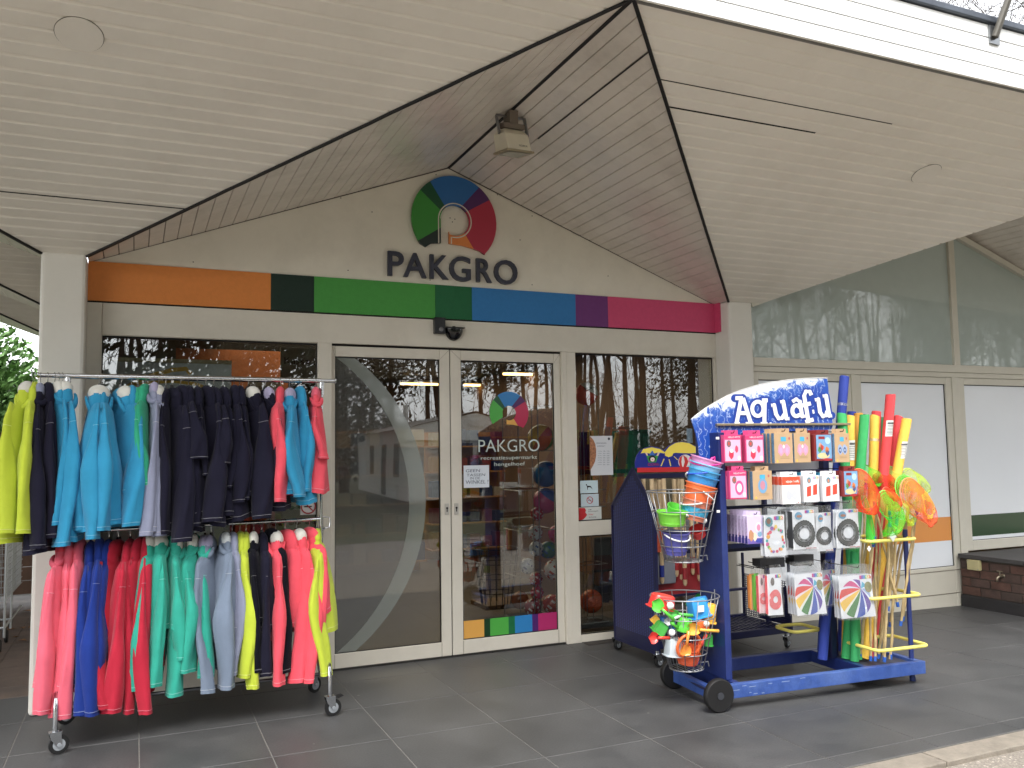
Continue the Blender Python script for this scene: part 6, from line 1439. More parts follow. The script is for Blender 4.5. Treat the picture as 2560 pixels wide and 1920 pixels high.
# ---- foam noodles
def noodle(x, ytop, w, bx, by, ly, rgb, lab, tag=None, band=None):
    lx, z = LC(*x_(x, ytop), ly); lx2, z2 = LC(*x_(bx, by), ly)
    dz = z-z2; sl = (lx-lx2)/dz; base = Vector((lx-sl*(z-.152), ly, .152)); top = Vector((lx, ly, z)); r = w/2
    p0 = CO+CX*base.x+CY*ly+Vector((0, 0, .152)); t = thing('pool_noodle', tuple(p0), lab, 'pool noodle')
    b = CM(); pts = [base.lerp(top, k/6)+Vector((.0015*math.sin(k*2+x), 0, 0)) for k in range(7)]; ax = (top-base).normalized(); b.tube(pts+[top+ax*.004], [r]*7+[r*.9], 20); b.build('foam_tube', cmat(rgb, .75, 'foam', var=.06, vscale=25, bump=.3, bscale=260), t, smooth='a')
    b = CM(); b.disc(tuple(top+ax*.0045), r*.33, tuple(ax), 12, 0, .0006); b.build('hole', GAP, t)
    if tag:
        a0, a1, h0, h1 = tag; b = CM(); n = 8; rs = []
        for hh in (h0, h1):
            c = top-ax*hh; rs.append([c+Vector((math.cos(R(a0+(a1-a0)*i/n)), math.sin(R(a0+(a1-a0)*i/n)), 0))*(r+.0012) for i in range(n+1)])
        b.rings(rs, 0, (False, False), closed=False); b.build('paper_label', mat('label_print', (222, 222, 218), .5, var=.0), t)
        for q in range(9):
            b = MB(); b.T = CT; hh = h0+(h1-h0)*(.12+.09*q); rs = []
            for h2 in (hh, hh+(.012 if q == 0 else .0035)):
                c = top-ax*h2; k0, k1 = (1, n-2 if q % 2 else n-1); rs.append([c+Vector((math.cos(R(a0+(a1-a0)*i/n)), math.sin(R(a0+(a1-a0)*i/n)), 0))*(r+.0018) for i in range(k0, k1+1)])
            b.rings(rs, 0, (False, False), closed=False); b.build('label_text', cmat((90, 90, 92), .5, 'print', var=.8, vscale=300), t)
    if band:
        b = CM(); c = top-ax*band; b.tube([c, c-ax*.02], r+.0015, 20, cap=False); b.build('clear_tape', glassmat('clear_tape', (.9, .9, .9), refl=.08, film=(220, 220, 220), filmfac=.2), t)
x_ = Q4
BL, GN, YW, RD, DY = (36, 62, 160), (40, 176, 92), (244, 192, 44), (226, 56, 62), (226, 156, 30)
noodle(195, 135, .066, 172, 430, .30, BL, 'tallest blue foam noodle behind the header sign edge', band=.19)
noodle(252, 415, .062, 240, 700, .44, BL, 'short blue foam noodle behind the yellow ones')
noodle(174, 432, .066, 200, 840, .22, GN, 'green foam noodle in front of the tall blue one')
noodle(243, 450, .064, 236, 840, .30, YW, 'yellow foam noodle with a paper label behind the brown box', tag=(210, 320, .17, .31))
noodle(305, 428, .066, 285, 840, .40, DY, 'dark yellow foam noodle between two green ones')
noodle(355, 440, .066, 325, 840, .26, GN, 'green foam noodle with a label on its right edge', tag=(300, 380, .17, .3))
noodle(450, 414, .066, 440, 840, .42, RD, 'red foam noodle behind the middle yellow one')
noodle(438, 450, .066, 425, 850, .30, YW, 'yellow foam noodle with clear tape in the middle of the bunch', band=.16)
noodle(500, 462, .05, 492, 850, .46, (36, 130, 76), 'dark green foam noodle hidden behind the tall red one')
noodle(562, 280, .068, 515, 850, .24, RD, 'tallest red foam noodle with a white paper label', tag=(205, 335, .185, .30))
noodle(628, 457, .066, 580, 870, .34, RD, 'red foam noodle right of the tallest red one')
noodle(692, 474, .068, 615, 900, .22, YW, 'rightmost yellow foam noodle leaning right with a paper label', tag=(200, 310, .165, .29))
x_ = Q5
noodle(1640, 500, .062, 1640, 760, .2, (30, 158, 84), 'green foam noodle end standing on the platform under the cards') if False else None
# ---- bamboo nets
BAM = mat('bamboo', (180, 156, 108), .45, var=.22, vscale=18); CAPB = cmat((30, 90, 180), .4); 
def meshmat(name, rgb, a=.55):
    if name in MATS: return MATS[name]
    m = bpy.data.materials.new(name); m.use_nodes = True; N = m.node_tree.nodes; L = m.node_tree.links; N.clear(); o = N.new('ShaderNodeOutputMaterial')
    t = N.new('ShaderNodeBsdfTransparent'); d = N.new('ShaderNodeBsdfDiffuse'); tr = N.new('ShaderNodeBsdfTranslucent'); d.inputs[0].default_value = tr.inputs[0].default_value = (*lin(rgb), 1)
    m1 = N.new('ShaderNodeMixShader'); m1.inputs[0].default_value = .45; L.new(d.outputs[0], m1.inputs[1]); L.new(tr.outputs[0], m1.inputs[2])
    g = N.new('ShaderNodeNewGeometry'); n = N.new('ShaderNodeTexNoise'); n.inputs['Scale'].default_value = 22; n.inputs['Detail'].default_value = 3; L.new(g.outputs['Position'], n.inputs['Vector'])
    lw = N.new('ShaderNodeLayerWeight'); lw.inputs[0].default_value = .5
    mr = N.new('ShaderNodeMapRange'); mr.inputs[3].default_value = a-.34; mr.inputs[4].default_value = a+.06; L.new(n.outputs[0], mr.inputs[0])
    ad = N.new('ShaderNodeMath'); ad.operation = 'MULTIPLY_ADD'; L.new(lw.outputs['Facing'], ad.inputs[0]); ad.inputs[1].default_value = .3; L.new(mr.outputs[0], ad.inputs[2]); ad.use_clamp = True
    mx = N.new('ShaderNodeMixShader'); L.new(ad.outputs[0], mx.inputs[0]); L.new(t.outputs[0], mx.inputs[1]); L.new(m1.outputs[0], mx.inputs[2]); L.new(mx.outputs[0], o.inputs[0]); MATS[name] = m; return m
def pole(b, A, Bp, r=.0085):
    A = Vector(A); Bp = Vector(Bp); n = 22; pts = []; rr_ = []
    for k in range(n+1):
        pts.append(A.lerp(Bp, k/n)+Vector((.003*math.sin(k*.8+A.x*30), .002*math.cos(k), 0))); rr_.append(r*(1.22 if k % 3 == 0 else .95)*(1-.15*k/n))
    b.tube(pts, rr_, 8)
def net(cx, cy, rx, ry, ly, rgb, lab, tip=None, pb=(1.4, .15, .16), rot=0, a=.55, deep=.16, ybot=None):
    x, z = LC(*Q4(cx, cy), ly); sx = rx/3.19/330; sz = ry/3.19/340    # metres
    t = thing('fishing_net', tuple(CO+CX*pb[0]+CY*pb[1]+Vector((0, 0, pb[2]))), lab, 'net')
    n = 28; c = Vector((x, ly, z)); rr_ = R(rot); e1 = Vector((math.cos(rr_), .15, math.sin(rr_))); e2 = Vector((-math.sin(rr_), .25, math.cos(rr_)))
    ring = [c+e1*sx*math.cos(2*math.pi*i/n)+e2*sz*math.sin(2*math.pi*i/n) for i in range(n)]
    b = CM(); b.tube(ring, .0035, 6, closed=True); b.build('hoop', cmat(tuple(min(255, int(v*.8+50)) for v in rgb), .35, 'rim'), t)
    tipx, tipz = LC(*Q4(*tip), ly-.05) if tip else (x, z-sz*1.3)
    T = Vector((tipx, ly-deep*.5, tipz)); rs = [ring]; m_ = 9
    for j in range(1, m_+1):
        u = j/m_; s = (1-u**1.6)*.93+.07; rg = []
        for i in range(n):
            p = c.lerp(T, u**.9)+(ring[i]-c)*s; p.y -= deep*math.sin(u*math.pi)*.55; cr_ = .018*u*(1-u*.5)*(math.sin(i*5*2*math.pi/n+j*.6)+.6*math.sin(i*3*2*math.pi/n+2*u)); p = p+(ring[i]-c).normalized()*cr_
            rg.append(p)
        rs.append(rg)
    b = CM(); b.rings(rs, 0, (False, True)); b.build('mesh_bag', meshmat('net_%d_%d_%d' % rgb, rgb, a), t, smooth=True)
    b = CM(); b.tube([p.lerp(q, .5)+Vector((0, -.001, 0)) for p, q in zip(rs[0], rs[1])], .0022, 5, closed=True); b.build('hem', cmat(tuple(int(v*.8) for v in rgb), .6, 'rim'), t)
    j0 = c-e2*sz; b = CM(); pole(b, pb, tuple(j0)); b.build('bamboo_pole', BAM, t)
    b = CM(); d_ = (Vector(pb)-j0).normalized(); b.tube([Vector(pb)-d_*.001-d_*.03, Vector(pb)+d_*.002], .0105, 8); b.build('end_cap', CAPB, t)
    b = CM(); b.tube([j0+d_*.06, j0-d_*.01], .011, 8); b.build('ferrule', CAPB, t)
ORG_, GR_, LI_, PE_ = (255, 72, 20), (90, 240, 40), (214, 240, 40), (255, 120, 60)
P5 = lambda x, y, ly: LC(*Q5(x, y), ly)
net(345, 1030, 125, 150, .12, ORG_, 'large orange red fishing net beside the blue box', tip=(270, 1175), pb=(1.27, .12, .16), rot=8)
net(470, 940, 85, 75, .30, ORG_, 'small orange fishing net behind the large orange red one', pb=(1.38, .26, .16))
net(350, 900, 110, 65, .34, GR_, 'green fishing net hoop farthest back on the left', pb=(1.30, .27, .16), a=.4)
net(570, 930, 95, 80, .28, (150, 214, 90), 'pale green fishing net in front of the noodles', pb=(1.46, .25, .16), a=.4)
net(715, 950, 95, 85, .26, LI_, 'pale lime fishing net at the back right', pb=(1.5, .26, .3), a=.42)
net(690, 1035, 118, 110, .16, GR_, 'green fishing net right of the middle', pb=(1.52, .2, .35), a=.5)
net(540, 1090, 55, 70, .10, ORG_, 'narrow orange fishing net in the middle', tip=(520, 1180), pb=(1.36, .1, .16), a=.5)
net(535, 1150, 100, 100, .06, GR_, 'bright green fishing net hanging forward in the middle', tip=(460, 1385), pb=(1.33, .06, .16), a=.62, deep=.2)
net(590, 1150, 70, 90, .10, LI_, 'lime yellow fishing net behind the bright green one', tip=(670, 1300), pb=(1.42, .10, .16), a=.5)
net(735, 1090, 128, 140, .05, (255, 104, 60), 'front orange fishing net with its tip hanging to the right', tip=(860, 1310), pb=(1.5, .08, .38), rot=-8, a=.5, deep=.12)
net(745, 1080, 85, 110, .09, (250, 210, 60), 'yellow fishing net inside the front orange one', pb=(1.56, .12, .4), a=.45)
net(395, 1250, 22, 150, .05, (70, 226, 70), 'narrow green fishing net hanging straight down', tip=(395, 1420), pb=(1.25, .2, .16), a=.7, deep=.04)
rn = random.Random(8)
for k, (x0, y0, x1, y1) in enumerate(((1722, 520, 1700, 760), (1755, 560, 1735, 660), (1785, 660, 1770, 655), (1800, 200, 1795, 745))):
    pass
for k in range(7):
    a = (1.26+.045*k+rn.uniform(-.02, .02), .05+rn.random()*.2, .16 if k < 4 else .36+.03*k); c = (1.32+.05*((k*3) % 7), .1+rn.random()*.12, 1.12+rn.random()*.1)
    t = thing('bamboo_pole', tuple(CO+CX*a[0]+CY*a[1]+Vector((0, 0, a[2]))), 'loose bamboo net pole leaning inside the yellow hoops', 'pole', 'bamboo poles in the yellow hoops')
    b = CM(); pole(b, a, c); b.build('shaft', BAM, t)
    b = CM(); d_ = (Vector(a)-Vector(c)).normalized(); b.tube([Vector(a)-d_*.03, Vector(a)+d_*.002], .0105, 8); b.build('end_cap', CAPB, t)
x, z = LC(*Q4(582, 1408), -.02)
for (px, py, s, lab) in ((582, 1408, .036, 'white square price tag on the top yellow hoop'), (392, 1505, .02, 'small white price tag below the top yellow hoop')):
    x, z = LC(*Q4(px, py), -.016); t = thing('price_tag', tuple(CO+CX*x-CY*.016+Vector((0, 0, z))), lab, 'tag'); b = CM(); b.poly([(x-s*.8, -.016, z), (x, -.016, z-s), (x+s*.8, -.016, z), (x, -.016, z+s)]); b.poly([(x-s*.8, -.0148, z), (x, -.0148, z+s), (x+s*.8, -.0148, z), (x, -.0148, z-s)]); b.build('paper', WHITE, t)
# green and blue noodles standing low in the rear hoop
for (px, py, px2, py2, ly, c_, lab) in ((1640, 460, 1637, 750, .18, (30, 158, 84), 'green foam noodle whose foot stands at the left of the platform'), (1445, 490, 1425, 690, .5, (36, 62, 150), 'blue foam noodle in the rear yellow hoop'), (1470, 490, 1462, 700, .52, (214, 130, 60), 'orange foam noodle in the rear yellow hoop')):
    noodle(px, py-380 if ly < .3 else py-150, .058, px2, py2, ly, c_, lab)
# ================================================================ WIRE BASKETS WITH TOYS
def basket(cx, cy, cz, r0, r1, h, lab):
    t = thing('wire_basket', (cx, cy, cz-h), lab, 'basket'); b = MB()
    for j, u in enumerate((0, .28, .55, .78, 1.0)):
        r = r0+(r1-r0)*u; b.tube([(cx+r*math.cos(2*math.pi*i/36), cy+r*math.sin(2*math.pi*i/36), cz-h*u) for i in range(36)], .0045 if j == 0 else .0038, 6, closed=True)
    for i in range(14):
        a = 2*math.pi*i/14; c_, s_ = math.cos(a), math.sin(a); b.tube([(cx+r0*c_, cy+r0*s_, cz), (cx+r1*c_, cy+r1*s_, cz-h)], .0032, 5)
    for k in range(-3, 4):
        q = math.sqrt(max(0, r1*r1-(k*r1/3.6)**2)); b.tube([(cx+k*r1/3.6, cy-q, cz-h), (cx+k*r1/3.6, cy+q, cz-h)], .003, 4)
    b.build('wire_frame', WIRE, t, smooth=True)
    b = MB(); b.tube([(cx+r1, cy, cz-h+.02), (cx+r1+.06, cy, cz-h+.02), (cx+r1+.065, cy, cz-h-.01)], .004, 6); b.tube([(cx+r0-.02, cy-.05, cz+.03), (cx+r0-.02, cy-.05, cz-.1)], .004, 6); b.build('hook', WIRE, t); return t
BY_ = -1.84
c1 = PY(1704, 1228, BY_); c2 = PY(1711, 1489, BY_)
f1 = PY(1710, 1392, BY_); f2 = PY(1716, 1665, BY_)
basket(c1.x, BY_, c1.z, .222, .118, .435, 'upper conical wire basket of buckets hooked to the toy stand')
basket(c2.x, BY_, c2.z, .215, .105, .445, 'lower conical wire basket of sand toys hooked to the toy stand')
def plas(c, r=.3): return mat('toy_%d_%d_%d' % c, c, r, var=.03, vscale=20, coat=.2)
def bucket(p, ax, r, h, rgb, lab, hrgb=None, rim=True, sl=.78, handle=90):
    p = Vector(p); ax = Vector(ax).normalized(); t = thing('toy_bucket', tuple(p), lab, 'bucket')
    b = MB(); b.lathe([(r*sl*.2, 0), (r*sl, 0), (r*.97, h), (r*1.04, h), (r*1.04, h-.008), (r*1.0, h-.008)], p, 28, 0, ax, (True, False)); b.lathe([(r*.93, h-.004), (r*sl*.93, .01)], p, 28, 0, ax, (False, True)); b.build('shell', plas(rgb), t, smooth='a')
    b = MB(); b.lathe([(r*sl+.005, h*.18), (r*sl+.009, h*.2), (r*sl+.008, h*.24)], p, 28, 0, ax, (False, False)); b.build('moulded_band', plas(rgb), t, smooth='a')
    if hrgb:
        e = ax.orthogonal().normalized(); e.rotate(Matrix.Rotation(R(handle), 3, ax)); g_ = ax.cross(e)
        b = MB(); b.tube([p+ax*(h-.01)+e*(r*1.06*math.cos(R(a_)))+(g_*.85+ax*-.35).normalized()*(r*1.1*math.sin(R(a_))) for a_ in range(0, 181, 15)], .0055, 6); b.build('handle', plas(hrgb), t, smooth=True)
    return t
bk = Vector((c1.x+.11, BY_-.0, c1.z))
axb = Vector((.16, -.1, 1))
B0 = PY(1738, 1300, BY_-.03)
S = lambda px, py, y=BY_-.03: PY(px, py, y)
bucket(S(1732, 1300), (.22, -.12, 1), .092, .13, (214, 120, 90), 'clear printed bucket at the foot of the leaning bucket stack', (232, 232, 230), handle=30)
t = bpy.data.objects['toy_bucket']; 
b = MB(); q = S(1732, 1300); b.lathe([(.0795, .03), (.0895, .085)], q, 28, 0, (.22, -.12, 1), (False, False)); b.build('printed_band', mat('toy_print_blue', (40, 150, 190), .35, var=.5, vscale=40), t)
bucket(S(1739, 1272), (.24, -.14, 1), .098, .13, (244, 104, 30), 'orange bucket in the leaning stack', (236, 236, 234), handle=200)
bucket(S(1742, 1258), (.24, -.14, 1), .1, .125, (250, 120, 40), 'lighter orange bucket just above the other orange one', None)
bucket(S(1746, 1236), (.24, -.16, 1), .102, .125, (28, 140, 214), 'blue bucket in the leaning stack', (240, 240, 238), handle=300)
bucket(S(1749, 1222), (.24, -.16, 1), .103, .125, (60, 170, 226), 'light blue bucket above the darker blue one', (40, 90, 214), handle=20)
bucket(S(1752, 1207), (.24, -.18, 1), .104, .125, (130, 190, 232), 'pale blue bucket near the top of the stack', None)
bucket(S(1756, 1193), (.24, -.18, 1), .105, .125, (232, 150, 206), 'pink bucket on top of the leaning stack', (226, 40, 150), handle=60)
t = thing('toy_spade', tuple(S(1768, 1195)), 'magenta spade handle sticking up from the pink bucket', 'spade'); b = MB(); b.tube([S(1760, 1186, BY_-.08), S(1768, 1166, BY_-.08), S(1780, 1146, BY_-.08), S(1786, 1143, BY_-.08), S(1786, 1152, BY_-.08), S(1774, 1176, BY_-.08), S(1768, 1192, BY_-.08)], .0085, 8); b.build('handle', plas((228, 40, 150)), t, smooth=True)
bucket(S(1680, 1312, BY_-.04), (-.02, -.1, 1), .095, .085, (120, 214, 40), 'lime green bucket in the upper basket', (236, 236, 232), handle=250)
bucket(S(1682, 1290, BY_+.04), (.1, -.5, 1), .055, .07, (90, 210, 50), 'small green bucket lying on the lime one', None)
bucket(S(1688, 1385, BY_), (0, -.1, 1), .085, .14, (84, 84, 166), 'purple bucket at the bottom of the upper basket', (240, 240, 238), handle=140)
bucket(S(1748, 1340, BY_), (-.5, -.3, .8), .05, .06, (216, 50, 44), 'red cup squeezed right in the upper basket', None)
def tball(px, py, r, rgb, lab, y=BY_-.08):
    p = S(px, py, y); t = thing('toy_ball', (p.x, p.y, p.z-r), lab, 'ball'); b = MB(); b.ell(p, r, r, r, 16, 10); b.build('shell', plas(rgb), t, smooth=True)
tball(1760, 1301, .02, (236, 236, 234), 'white knob at the right of the upper basket')
# lower basket toys
def toyscoop(px, py, y, ang, L_s, rgb, lab, wide=.035, tilt=0):
    wide *= 1.2; L_s *= 1.08
    p = S(px, py, y); a = R(ang); d = Vector((math.cos(a), .1, math.sin(a))); n_ = Vector((-math.sin(a), 0, math.cos(a)))
    t = thing('toy_spade', tuple(p), lab, 'spade')
    b = MB(); b.tube([p, p+d*L_s*.35, p+d*L_s*.6], [.011, .009, .009], 8); b.build('handle', plas(rgb), t, smooth=True)
    b = MB(); m_ = 8; vs = []
    for j in range(m_+1):
        u = j/m_; wd = wide*math.sin(min(1, .35+u*1.2)*math.pi/2)*(1 if u < .7 else math.sqrt(max(.05, 1-((u-.7)/.32)**2)))
        for k in range(7):
            v_ = -1+2*k/6; vs.append(p+d*(L_s*(.58+.42*u))+n_*wd*v_+Vector((0, -1, 0))*(-.018*(1-v_*v_)))
    fs = [(j*7+k, j*7+k+1, (j+1)*7+k+1, (j+1)*7+k) for j in range(m_) for k in range(6)]
    b.add(vs, fs); b.add([v_+Vector((0, .003, 0)) for v_ in vs], [f_[::-1] for f_ in fs]); b.build('blade', plas(rgb), t, smooth=True)
def mould(px, py, y, sx, sy, sz, rgb, lab, star=0, rot=0):
    sx *= 1.25; sy *= 1.1; sz *= 1.22
    p = S(px, py, y); t = thing('sand_mould', tuple(p), lab, 'toy'); b = MB(); rs = []; n = 20; M_ = Matrix.Rotation(R(rot), 3, 'Y') @ Matrix.Rotation(R(rot*.6), 3, 'X')
    for (s, z) in ((.3, .5), (.75, .46), (.86, .35), (.95, -.42), (1.12, -.46), (1.12, -.5), (.9, -.5), (.7, .3)):
        rs.append([p+M_ @ Vector((sx*s*math.cos(2*math.pi*i/n)*(1+star*math.cos(5*2*math.pi*i/n)), sy*s*math.sin(2*math.pi*i/n)*(1+star*math.cos(5*2*math.pi*i/n)), z*sz)) for i in range(n)])
    b.rings(rs); b.build('shell', plas(rgb), t, smooth='a')
def wcan(px, py, y, s, rgb, lab):
    p = S(px, py, y); t = thing('toy_watering_can', tuple(p), lab, 'toy'); b = MB(); b.lathe([(s*.5, 0), (s*.52, s*.05), (s*.45, s*.7), (s*.3, s*.95)], p, 20, 0, (.15, -.1, 1), (True, True)); b.build('body', plas(rgb), t, smooth='a')
    b = MB(); b.tube([p+Vector((-s*.35, 0, s*.25)), p+Vector((-s*.8, -.01, s*.5)), p+Vector((-s*1.05, -.02, s*.75))], [s*.14, s*.09, s*.16], 10); b.build('spout', plas(rgb), t, smooth=True)
    b = MB(); b.tube([p+Vector((s*.35, 0, s*.15)), p+Vector((s*.75, 0, s*.3)), p+Vector((s*.75, 0, s*.75)), p+Vector((s*.3, 0, s*.85))], s*.07, 8); b.build('handle', plas(rgb), t, smooth=True)
RDt, GNt, BLt, YWt, ORt = (232, 48, 34), (84, 206, 44), (26, 142, 214), (250, 184, 24), (252, 110, 24)
QQ = lambda x, y: QB(x, y)
def T_(x, y): return QB(x, y)
y0 = BY_
mould(*T_(405, 1095), y0-.02, .075, .06, .07, RDt, 'red boat shaped mould at the top left of the lower basket', .05, 12)
tball(*T_(456, 1125), .022, (240, 240, 238), 'white knob on the green scoop in the lower basket', y0-.12)
toyscoop(*T_(480, 1218), y0-.13, 138, .16, GNt, 'green scoop lying across the left of the lower basket')
toyscoop(*T_(600, 1190), y0-.10, 170, .15, (80, 200, 70), 'green rake handle in the middle of the lower basket', .02)
mould(*T_(640, 1135), y0-.02, .065, .055, .1, BLt, 'blue square mould with price sticker in the lower basket', .1, -10)
b = MB(); q = S(*T_(655, 1145), y0-.085); b.box(q.x-.022, q.x+.022, q.y-.001, q.y, q.z-.02, q.z+.02); o = b.build('price_sticker', WHITE); label(o, 'white price sticker on the blue square mould', 'sticker')
toyscoop(*T_(560, 1120), y0+.03, 10, .12, (40, 160, 60), 'dark green spade behind the blue mould', .035)
wcan(*T_(535, 1290), y0-.10, .085, GNt, 'green watering can in the middle of the lower basket')
tball(*T_(466, 1300), .021, (240, 240, 238), 'white knob in front of the green watering can', y0-.16)
mould(*T_(705, 1170), y0-.03, .045, .045, .1, YWt, 'yellow tower mould at the right of the lower basket', .08, 8)
mould(*T_(660, 1245), y0-.05, .05, .04, .05, ORt, 'orange shell mould below the yellow tower mould', .12, 20)
tball(*T_(690, 1243), .02, (236, 232, 220), 'pale knob at the right of the lower basket', y0-.11)
toyscoop(*T_(768, 1290), y0-.17, 172, .2, YWt, 'yellow spade sticking out right through the wires', .03)
toyscoop(*T_(575, 1290), y0-.15, 262, .14, (252, 150, 24), 'orange yellow spade pointing down in the lower basket', .034)
toyscoop(*T_(450, 1335), y0-.1, 175, .12, RDt, 'red spade sticking out left through the wires', .03)
mould(*T_(395, 1270), y0-.04, .04, .04, .06, (60, 170, 60), 'green crab mould at the left of the lower basket', .15, 30)
mould(*T_(430, 1225), y0-.0, .055, .05, .05, (26, 110, 190), 'blue fish mould behind the green scoop', .05, 10)
mould(*T_(360, 1215), y0-.01, .02, .02, .04, YWt, 'small yellow mould poking out left of the wires', .1, 40)
bucket(S(*T_(565, 1495), y0-.02), (0, -.15, 1), .075, .1, (244, 96, 40), 'orange bucket low in the lower basket', (240, 100, 30), handle=180)
b = MB(); q = S(*T_(575, 1385), y0-.11); t = thing('toy_sieve', tuple(q), 'orange ring of a sand sieve in the lower basket', 'toy'); b.tube([q+Vector((.085*math.cos(R(a_)), -.02*math.sin(R(a_)), .075*math.sin(R(a_)))) for a_ in range(0, 360, 15)], .009, 8, closed=True); b.build('rim', plas(ORt), t, smooth=True)
b = MB()
for k in range(-4, 5): b.tube([q+Vector((k*.018, .0, -.06)), q+Vector((k*.018, .0, .06))], .0015, 4)
b.build('mesh', plas(ORt), t)
toyscoop(*T_(690, 1310), y0-.08, 240, .2, RDt, 'red spade standing in the right of the lower basket', .03)
toyscoop(*T_(625, 1490), y0-.03, 80, .14, (200, 30, 40), 'red rake with its tip through the basket floor', .02)
mould(*T_(480, 1390), y0-.04, .05, .05, .09, (190, 200, 206), 'clear plastic mould low in the lower basket', .06, 5)
mould(*T_(700, 1345), y0+.02, .03, .03, .06, (60, 190, 70), 'small green mould at the right edge of the lower basket', .06, 5)
toyscoop(*T_(520, 1190), y0-.09, 200, .1, (206, 206, 210), 'pale grey rake between the green toys', .02)
# ================================================================ SECOND STAND WITH PERFORATED SIDES
KX = 3.54; 
ks = thing('perforated_stand', (4.15, -.67, 0), 'dark blue perforated steel stand with clown header behind the toy stand', 'stand')
pts = [(-.375, .11), (-.985, .11), (-.985, 1.155), (-.70, 1.452), (-.40, 1.16)]
def perf(b, xx, pts, th=.003):
    b.prism([(xx, y, z) for y, z in pts], (th, 0, 0))
b = MB(); perf(b, KX, pts); b.build('side_panel', NAVYM, ks)
HOLE = mat('perforation', (8, 9, 24), .9, var=0)
b = MB(); y = -.955
while y < -.40:
    z = .2
    zmax = 1.13 if y < -.9 else (1.40-(abs(y+.70))*1.0)
    while z < zmax:
        b.box(KX-.0006, KX, y, y+.018, z, z+.005); z += .0115
    y += .03
label(b.build('perforation', mat('perforation_edge', (66, 76, 140), .35, .3), ks), kind='stuff')
b = MB()
for (ya, yb) in ((-.985, -.985), (-.375, -.375)): b.box(KX-.006, KX+.02, ya-.006, ya+.006, .1, 1.155)
b.beam((KX+.003, -.985, 1.155), (KX+.003, -.70, 1.452), .02, .012, up=(1, 0, 0)); b.beam((KX+.003, -.70, 1.452), (KX+.003, -.38, 1.155), .02, .012, up=(1, 0, 0)); b.box(KX-.004, KX+.02, -.985, -.375, .09, .112); b.build('side_frame', NAVYM, ks)
b = MB(); b.box(KX+.01, 4.82, -.98, -.94, .13, .185); b.box(KX+.01, 4.82, -.42, -.38, .13, .185); b.build('base_rail', NAVYM, ks, bevel=.003)
b = MB()
for k in range(30): b.box(KX+.03+.042*k, KX+.05+.042*k, -.94, -.42, .168, .174)
for k in range(6): b.box(KX+.02, 4.8, -.94+.1*k, -.92+.1*k, .162, .168)
b.build('slatted_shelf', NAVYM, ks)
b = MB()
for k in range(26): b.box(4.80, 4.804, -.97+.022*k, -.963+.022*k, .18, .52)
for k in range(20): b.box(4.7985, 4.8005, -.97, -.40, .18+.018*k, .185+.018*k)
b.box(4.795, 4.81, -.985, -.965, .12, .7); b.box(4.795, 4.81, -.42, -.40, .12, .7); b.prism([(4.803, -.985, .52), (4.803, -.6, .30), (4.803, -.6, .18), (4.803, -.985, .18)], (.004, 0, 0)); b.build('side_mesh', NAVYM, ks)
b = MB(); b.box(KX+.02, 4.83, -.72, -.68, 1.37, 1.41); b.box(KX+.02, 4.83, -.70, -.67, .77, .80); b.box(KX+.02, 4.83, -.70, -.67, .44, .46); b.build('cross_bar', NAVYM, ks, bevel=.003)
b = MB(); b.box(4.80, 4.83, -.72, -.68, .15, 1.41); b.build('post', NAVYM, ks, bevel=.003)
b = MB(); b.box(KX+.03, 4.28, -.69, -.685, .46, .72); b.build('red_panel', mat('stand_red', (150, 24, 34), .5), ks)
for (x, y, ya, br_) in ((3.56, -.36, .3, True), (3.54, -.98, .2, True), (4.79, -.93, .5, True)): castor(ks, x, y, .042, ya, br_)
# clown header board
CYY = -.73
def CB(px, py): p = PY(px, py, CYY); return (p.x, p.z)
t = thing('header_board', (4.05, CYY, 1.41), 'blue and yellow beach header board with a clown face and ball on the second stand', 'sign')
QC = lambda x, y: (1400+x/3.3175, 850+y/3.3175)
def cpoly(pts, col, o, th=0, nm='print', mm=None):
    q = [(CB(*QC(*p))[0], CYY-o, CB(*QC(*p))[1]) for p in pts]; b = MB()
    if th: b.prism(q[::-1], (0, th, 0))
    else: b.poly(q[::-1])
    return b.build(nm, mm or cmat(col, .3, 'print', var=.02), t)
cpoly([(625, 1060), (622, 1010), (635, 960), (665, 920), (710, 892), (760, 883), (810, 890), (865, 915), (900, 880), (950, 852), (1010, 842), (1070, 852), (1200, 920), (1230, 1000), (1232, 1062)], (34, 46, 140), 0, .008, 'board')
cpoly([(668, 940), (690, 905), (760, 890), (830, 905), (868, 930), (862, 940), (820, 932), (760, 945), (710, 935)], (246, 220, 60), .0008)
cpoly([(866, 932), (905, 885), (955, 855), (1010, 846), (1070, 856), (1190, 922), (1150, 935), (1080, 940), (1010, 938), (960, 935), (938, 940), (930, 962), (900, 972), (872, 960)], (246, 220, 60), .0009)
for (a_, c_) in (((862, 985), (838, 1045)), ((905, 990), (918, 1045)), ((945, 965), (975, 995))):
    cpoly([(a_[0]-4, a_[1]), (a_[0]+4, a_[1]), (c_[0]+4, c_[1]), (c_[0]-4, c_[1])], (246, 220, 60), .0008)
cpoly(circ(1038, 1010, 58, 60, 0, 345, 23), (226, 222, 214), .0009); 
for s in (-1, 1): cpoly([(1020, 955), (1020+s*30, 975), (1025+s*40, 1010), (1020+s*28, 1050), (1020, 1066), (1018+s*8, 1040), (1020+s*14, 1010), (1018+s*8, 975)], (206, 40, 40), .0014)
cpoly([(715, 960), (815, 960), (795, 1015), (735, 1015)], (50, 150, 60), .0009)
cpoly(circ(765, 985, 30, 26, 0, 340, 17), (30, 24, 26), .0012); cpoly(circ(767, 990, 18, 18, 0, 340, 17), (236, 220, 206), .0015); cpoly([(738, 955), (764, 915), (790, 955)], (60, 110, 190), .0016); cpoly(circ(767, 992, 5, 4, 0, 330, 9), (210, 40, 40), .0018)
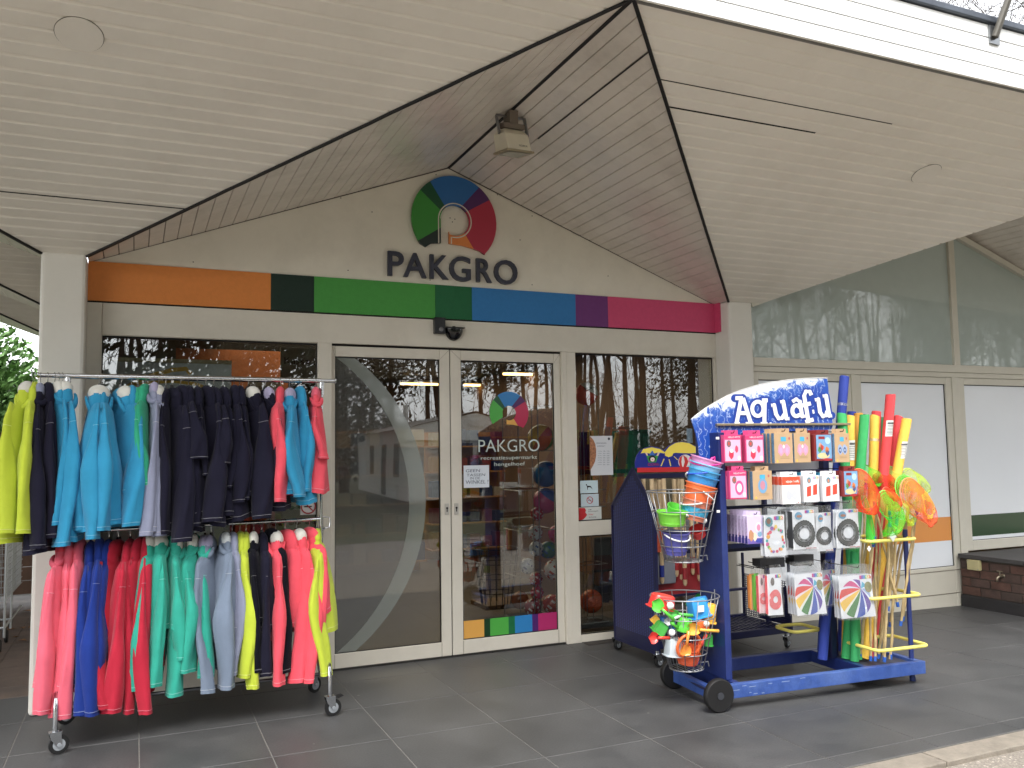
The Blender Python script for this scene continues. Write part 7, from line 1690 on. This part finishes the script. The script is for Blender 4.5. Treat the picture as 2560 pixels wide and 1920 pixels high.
cpoly([(705, 935), (722, 932), (730, 962), (716, 958)], (226, 196, 170), .0012); cpoly([(800, 962), (812, 928), (828, 932), (815, 960)], (226, 196, 170), .0012)
a = CB(*QC(728, 1022)); c = CB(*QC(822, 1042)); b = MB(); addtext(b, 'CLOWN', ((a[0]+c[0])/2, CYY-.001, (a[1]+c[1])/2), (1, 0, 0), (0, 0, 1), c[0]-a[0], abs(a[1]-c[1]), off=.01); b.build('lettering', cmat((180, 40, 60), .4, 'print'), t)
cpoly([(640, 1060), (1065, 1052), (1230, 1050), (1230, 1085), (1062, 1092), (640, 1098)], (206, 34, 40), .003, .002, 'red_strip')
# wooden spades hanging in the second stand
WD = mat('turned_wood', (206, 178, 134), .55, var=.1, vscale=20); k = 0
for (px, yy, zt, zl, rc) in ((1611, -.72, 1.37, .60, (150, 24, 34)), (1632, -.80, 1.37, .95, None), (1651, -.74, 1.36, .56, (24, 44, 130)), (1640, -.66, 1.37, .9, None), (1662, -.8, 1.37, .8, None), (1688, -.72, 1.36, .60, (160, 26, 34)), (1697, -.68, 1.36, .56, (160, 26, 34)), (1708, -.76, 1.36, .53, (150, 24, 34)), (1728, -.7, 1.36, .6, (160, 26, 34)), (1744, -.72, 1.36, .55, (150, 24, 34)), (1753, -.66, 1.36, .57, (160, 26, 34))):
    p = PY(px, 1300, yy); t = thing('wooden_spade', (p.x, yy, zl), 'wooden spade shaft hanging in the second stand behind the baskets', 'spade', 'wooden spades in the second stand')
    b = MB(); b.tube([(p.x, yy, zt), (p.x+.002, yy, .9), (p.x, yy, zl+.02), (p.x, yy, zl)], [.017, .017, .017, .008], 12); b.build('shaft', WD, t, smooth='a')
    if rc: b = MB(); b.tube([(p.x, yy, zl+.14), (p.x, yy, zl+.05)], .019, 12); b.build('painted_collar', cmat(rc, .4), t, smooth='a')
# grey and orange goods behind the toy stand
for (x0, x1, z0, z1, y, c_, lab) in ((3.62, 3.80, .80, .98, -.75, (196, 78, 40), 'orange box hanging in the second stand behind the toy stand'), (3.72, 3.92, .55, .80, -.72, (120, 124, 134), 'grey metal bin hanging under the orange box'), (3.9, 4.2, .62, 1.1, -.6, (140, 142, 150), 'pale grey package hanging behind the toy stand')):
    t = thing('hanging_box', ((x0+x1)/2, y, z0), lab, 'box'); b = MB(); b.rings([[(x0+.02, y, z0), (x1-.02, y, z0), (x1-.02, y+.09, z0), (x0+.02, y+.09, z0)], [(x0, y-.01, z1), (x1, y-.01, z1), (x1, y+.1, z1), (x0, y+.1, z1)]]); b.build('shell', cmat(c_, .5), t, bevel=.004)
# small strip of cards hanging beside the header sign
for k in range(4):
    p = PY(1722+k*6, 1090, -1.2); t = thing('card_pack', (p.x, -1.2, p.z), 'grey card pack hanging left of the wave shaped sign', 'card pack', 'card packs beside the header sign'); b = MB(); b.box(p.x-.012, p.x+.012, -1.2+.02*k, -1.19+.02*k, p.z-.05, p.z+.055); b.build('card', cmat((92, 110, 122), .5, var=.3, vscale=60), t)
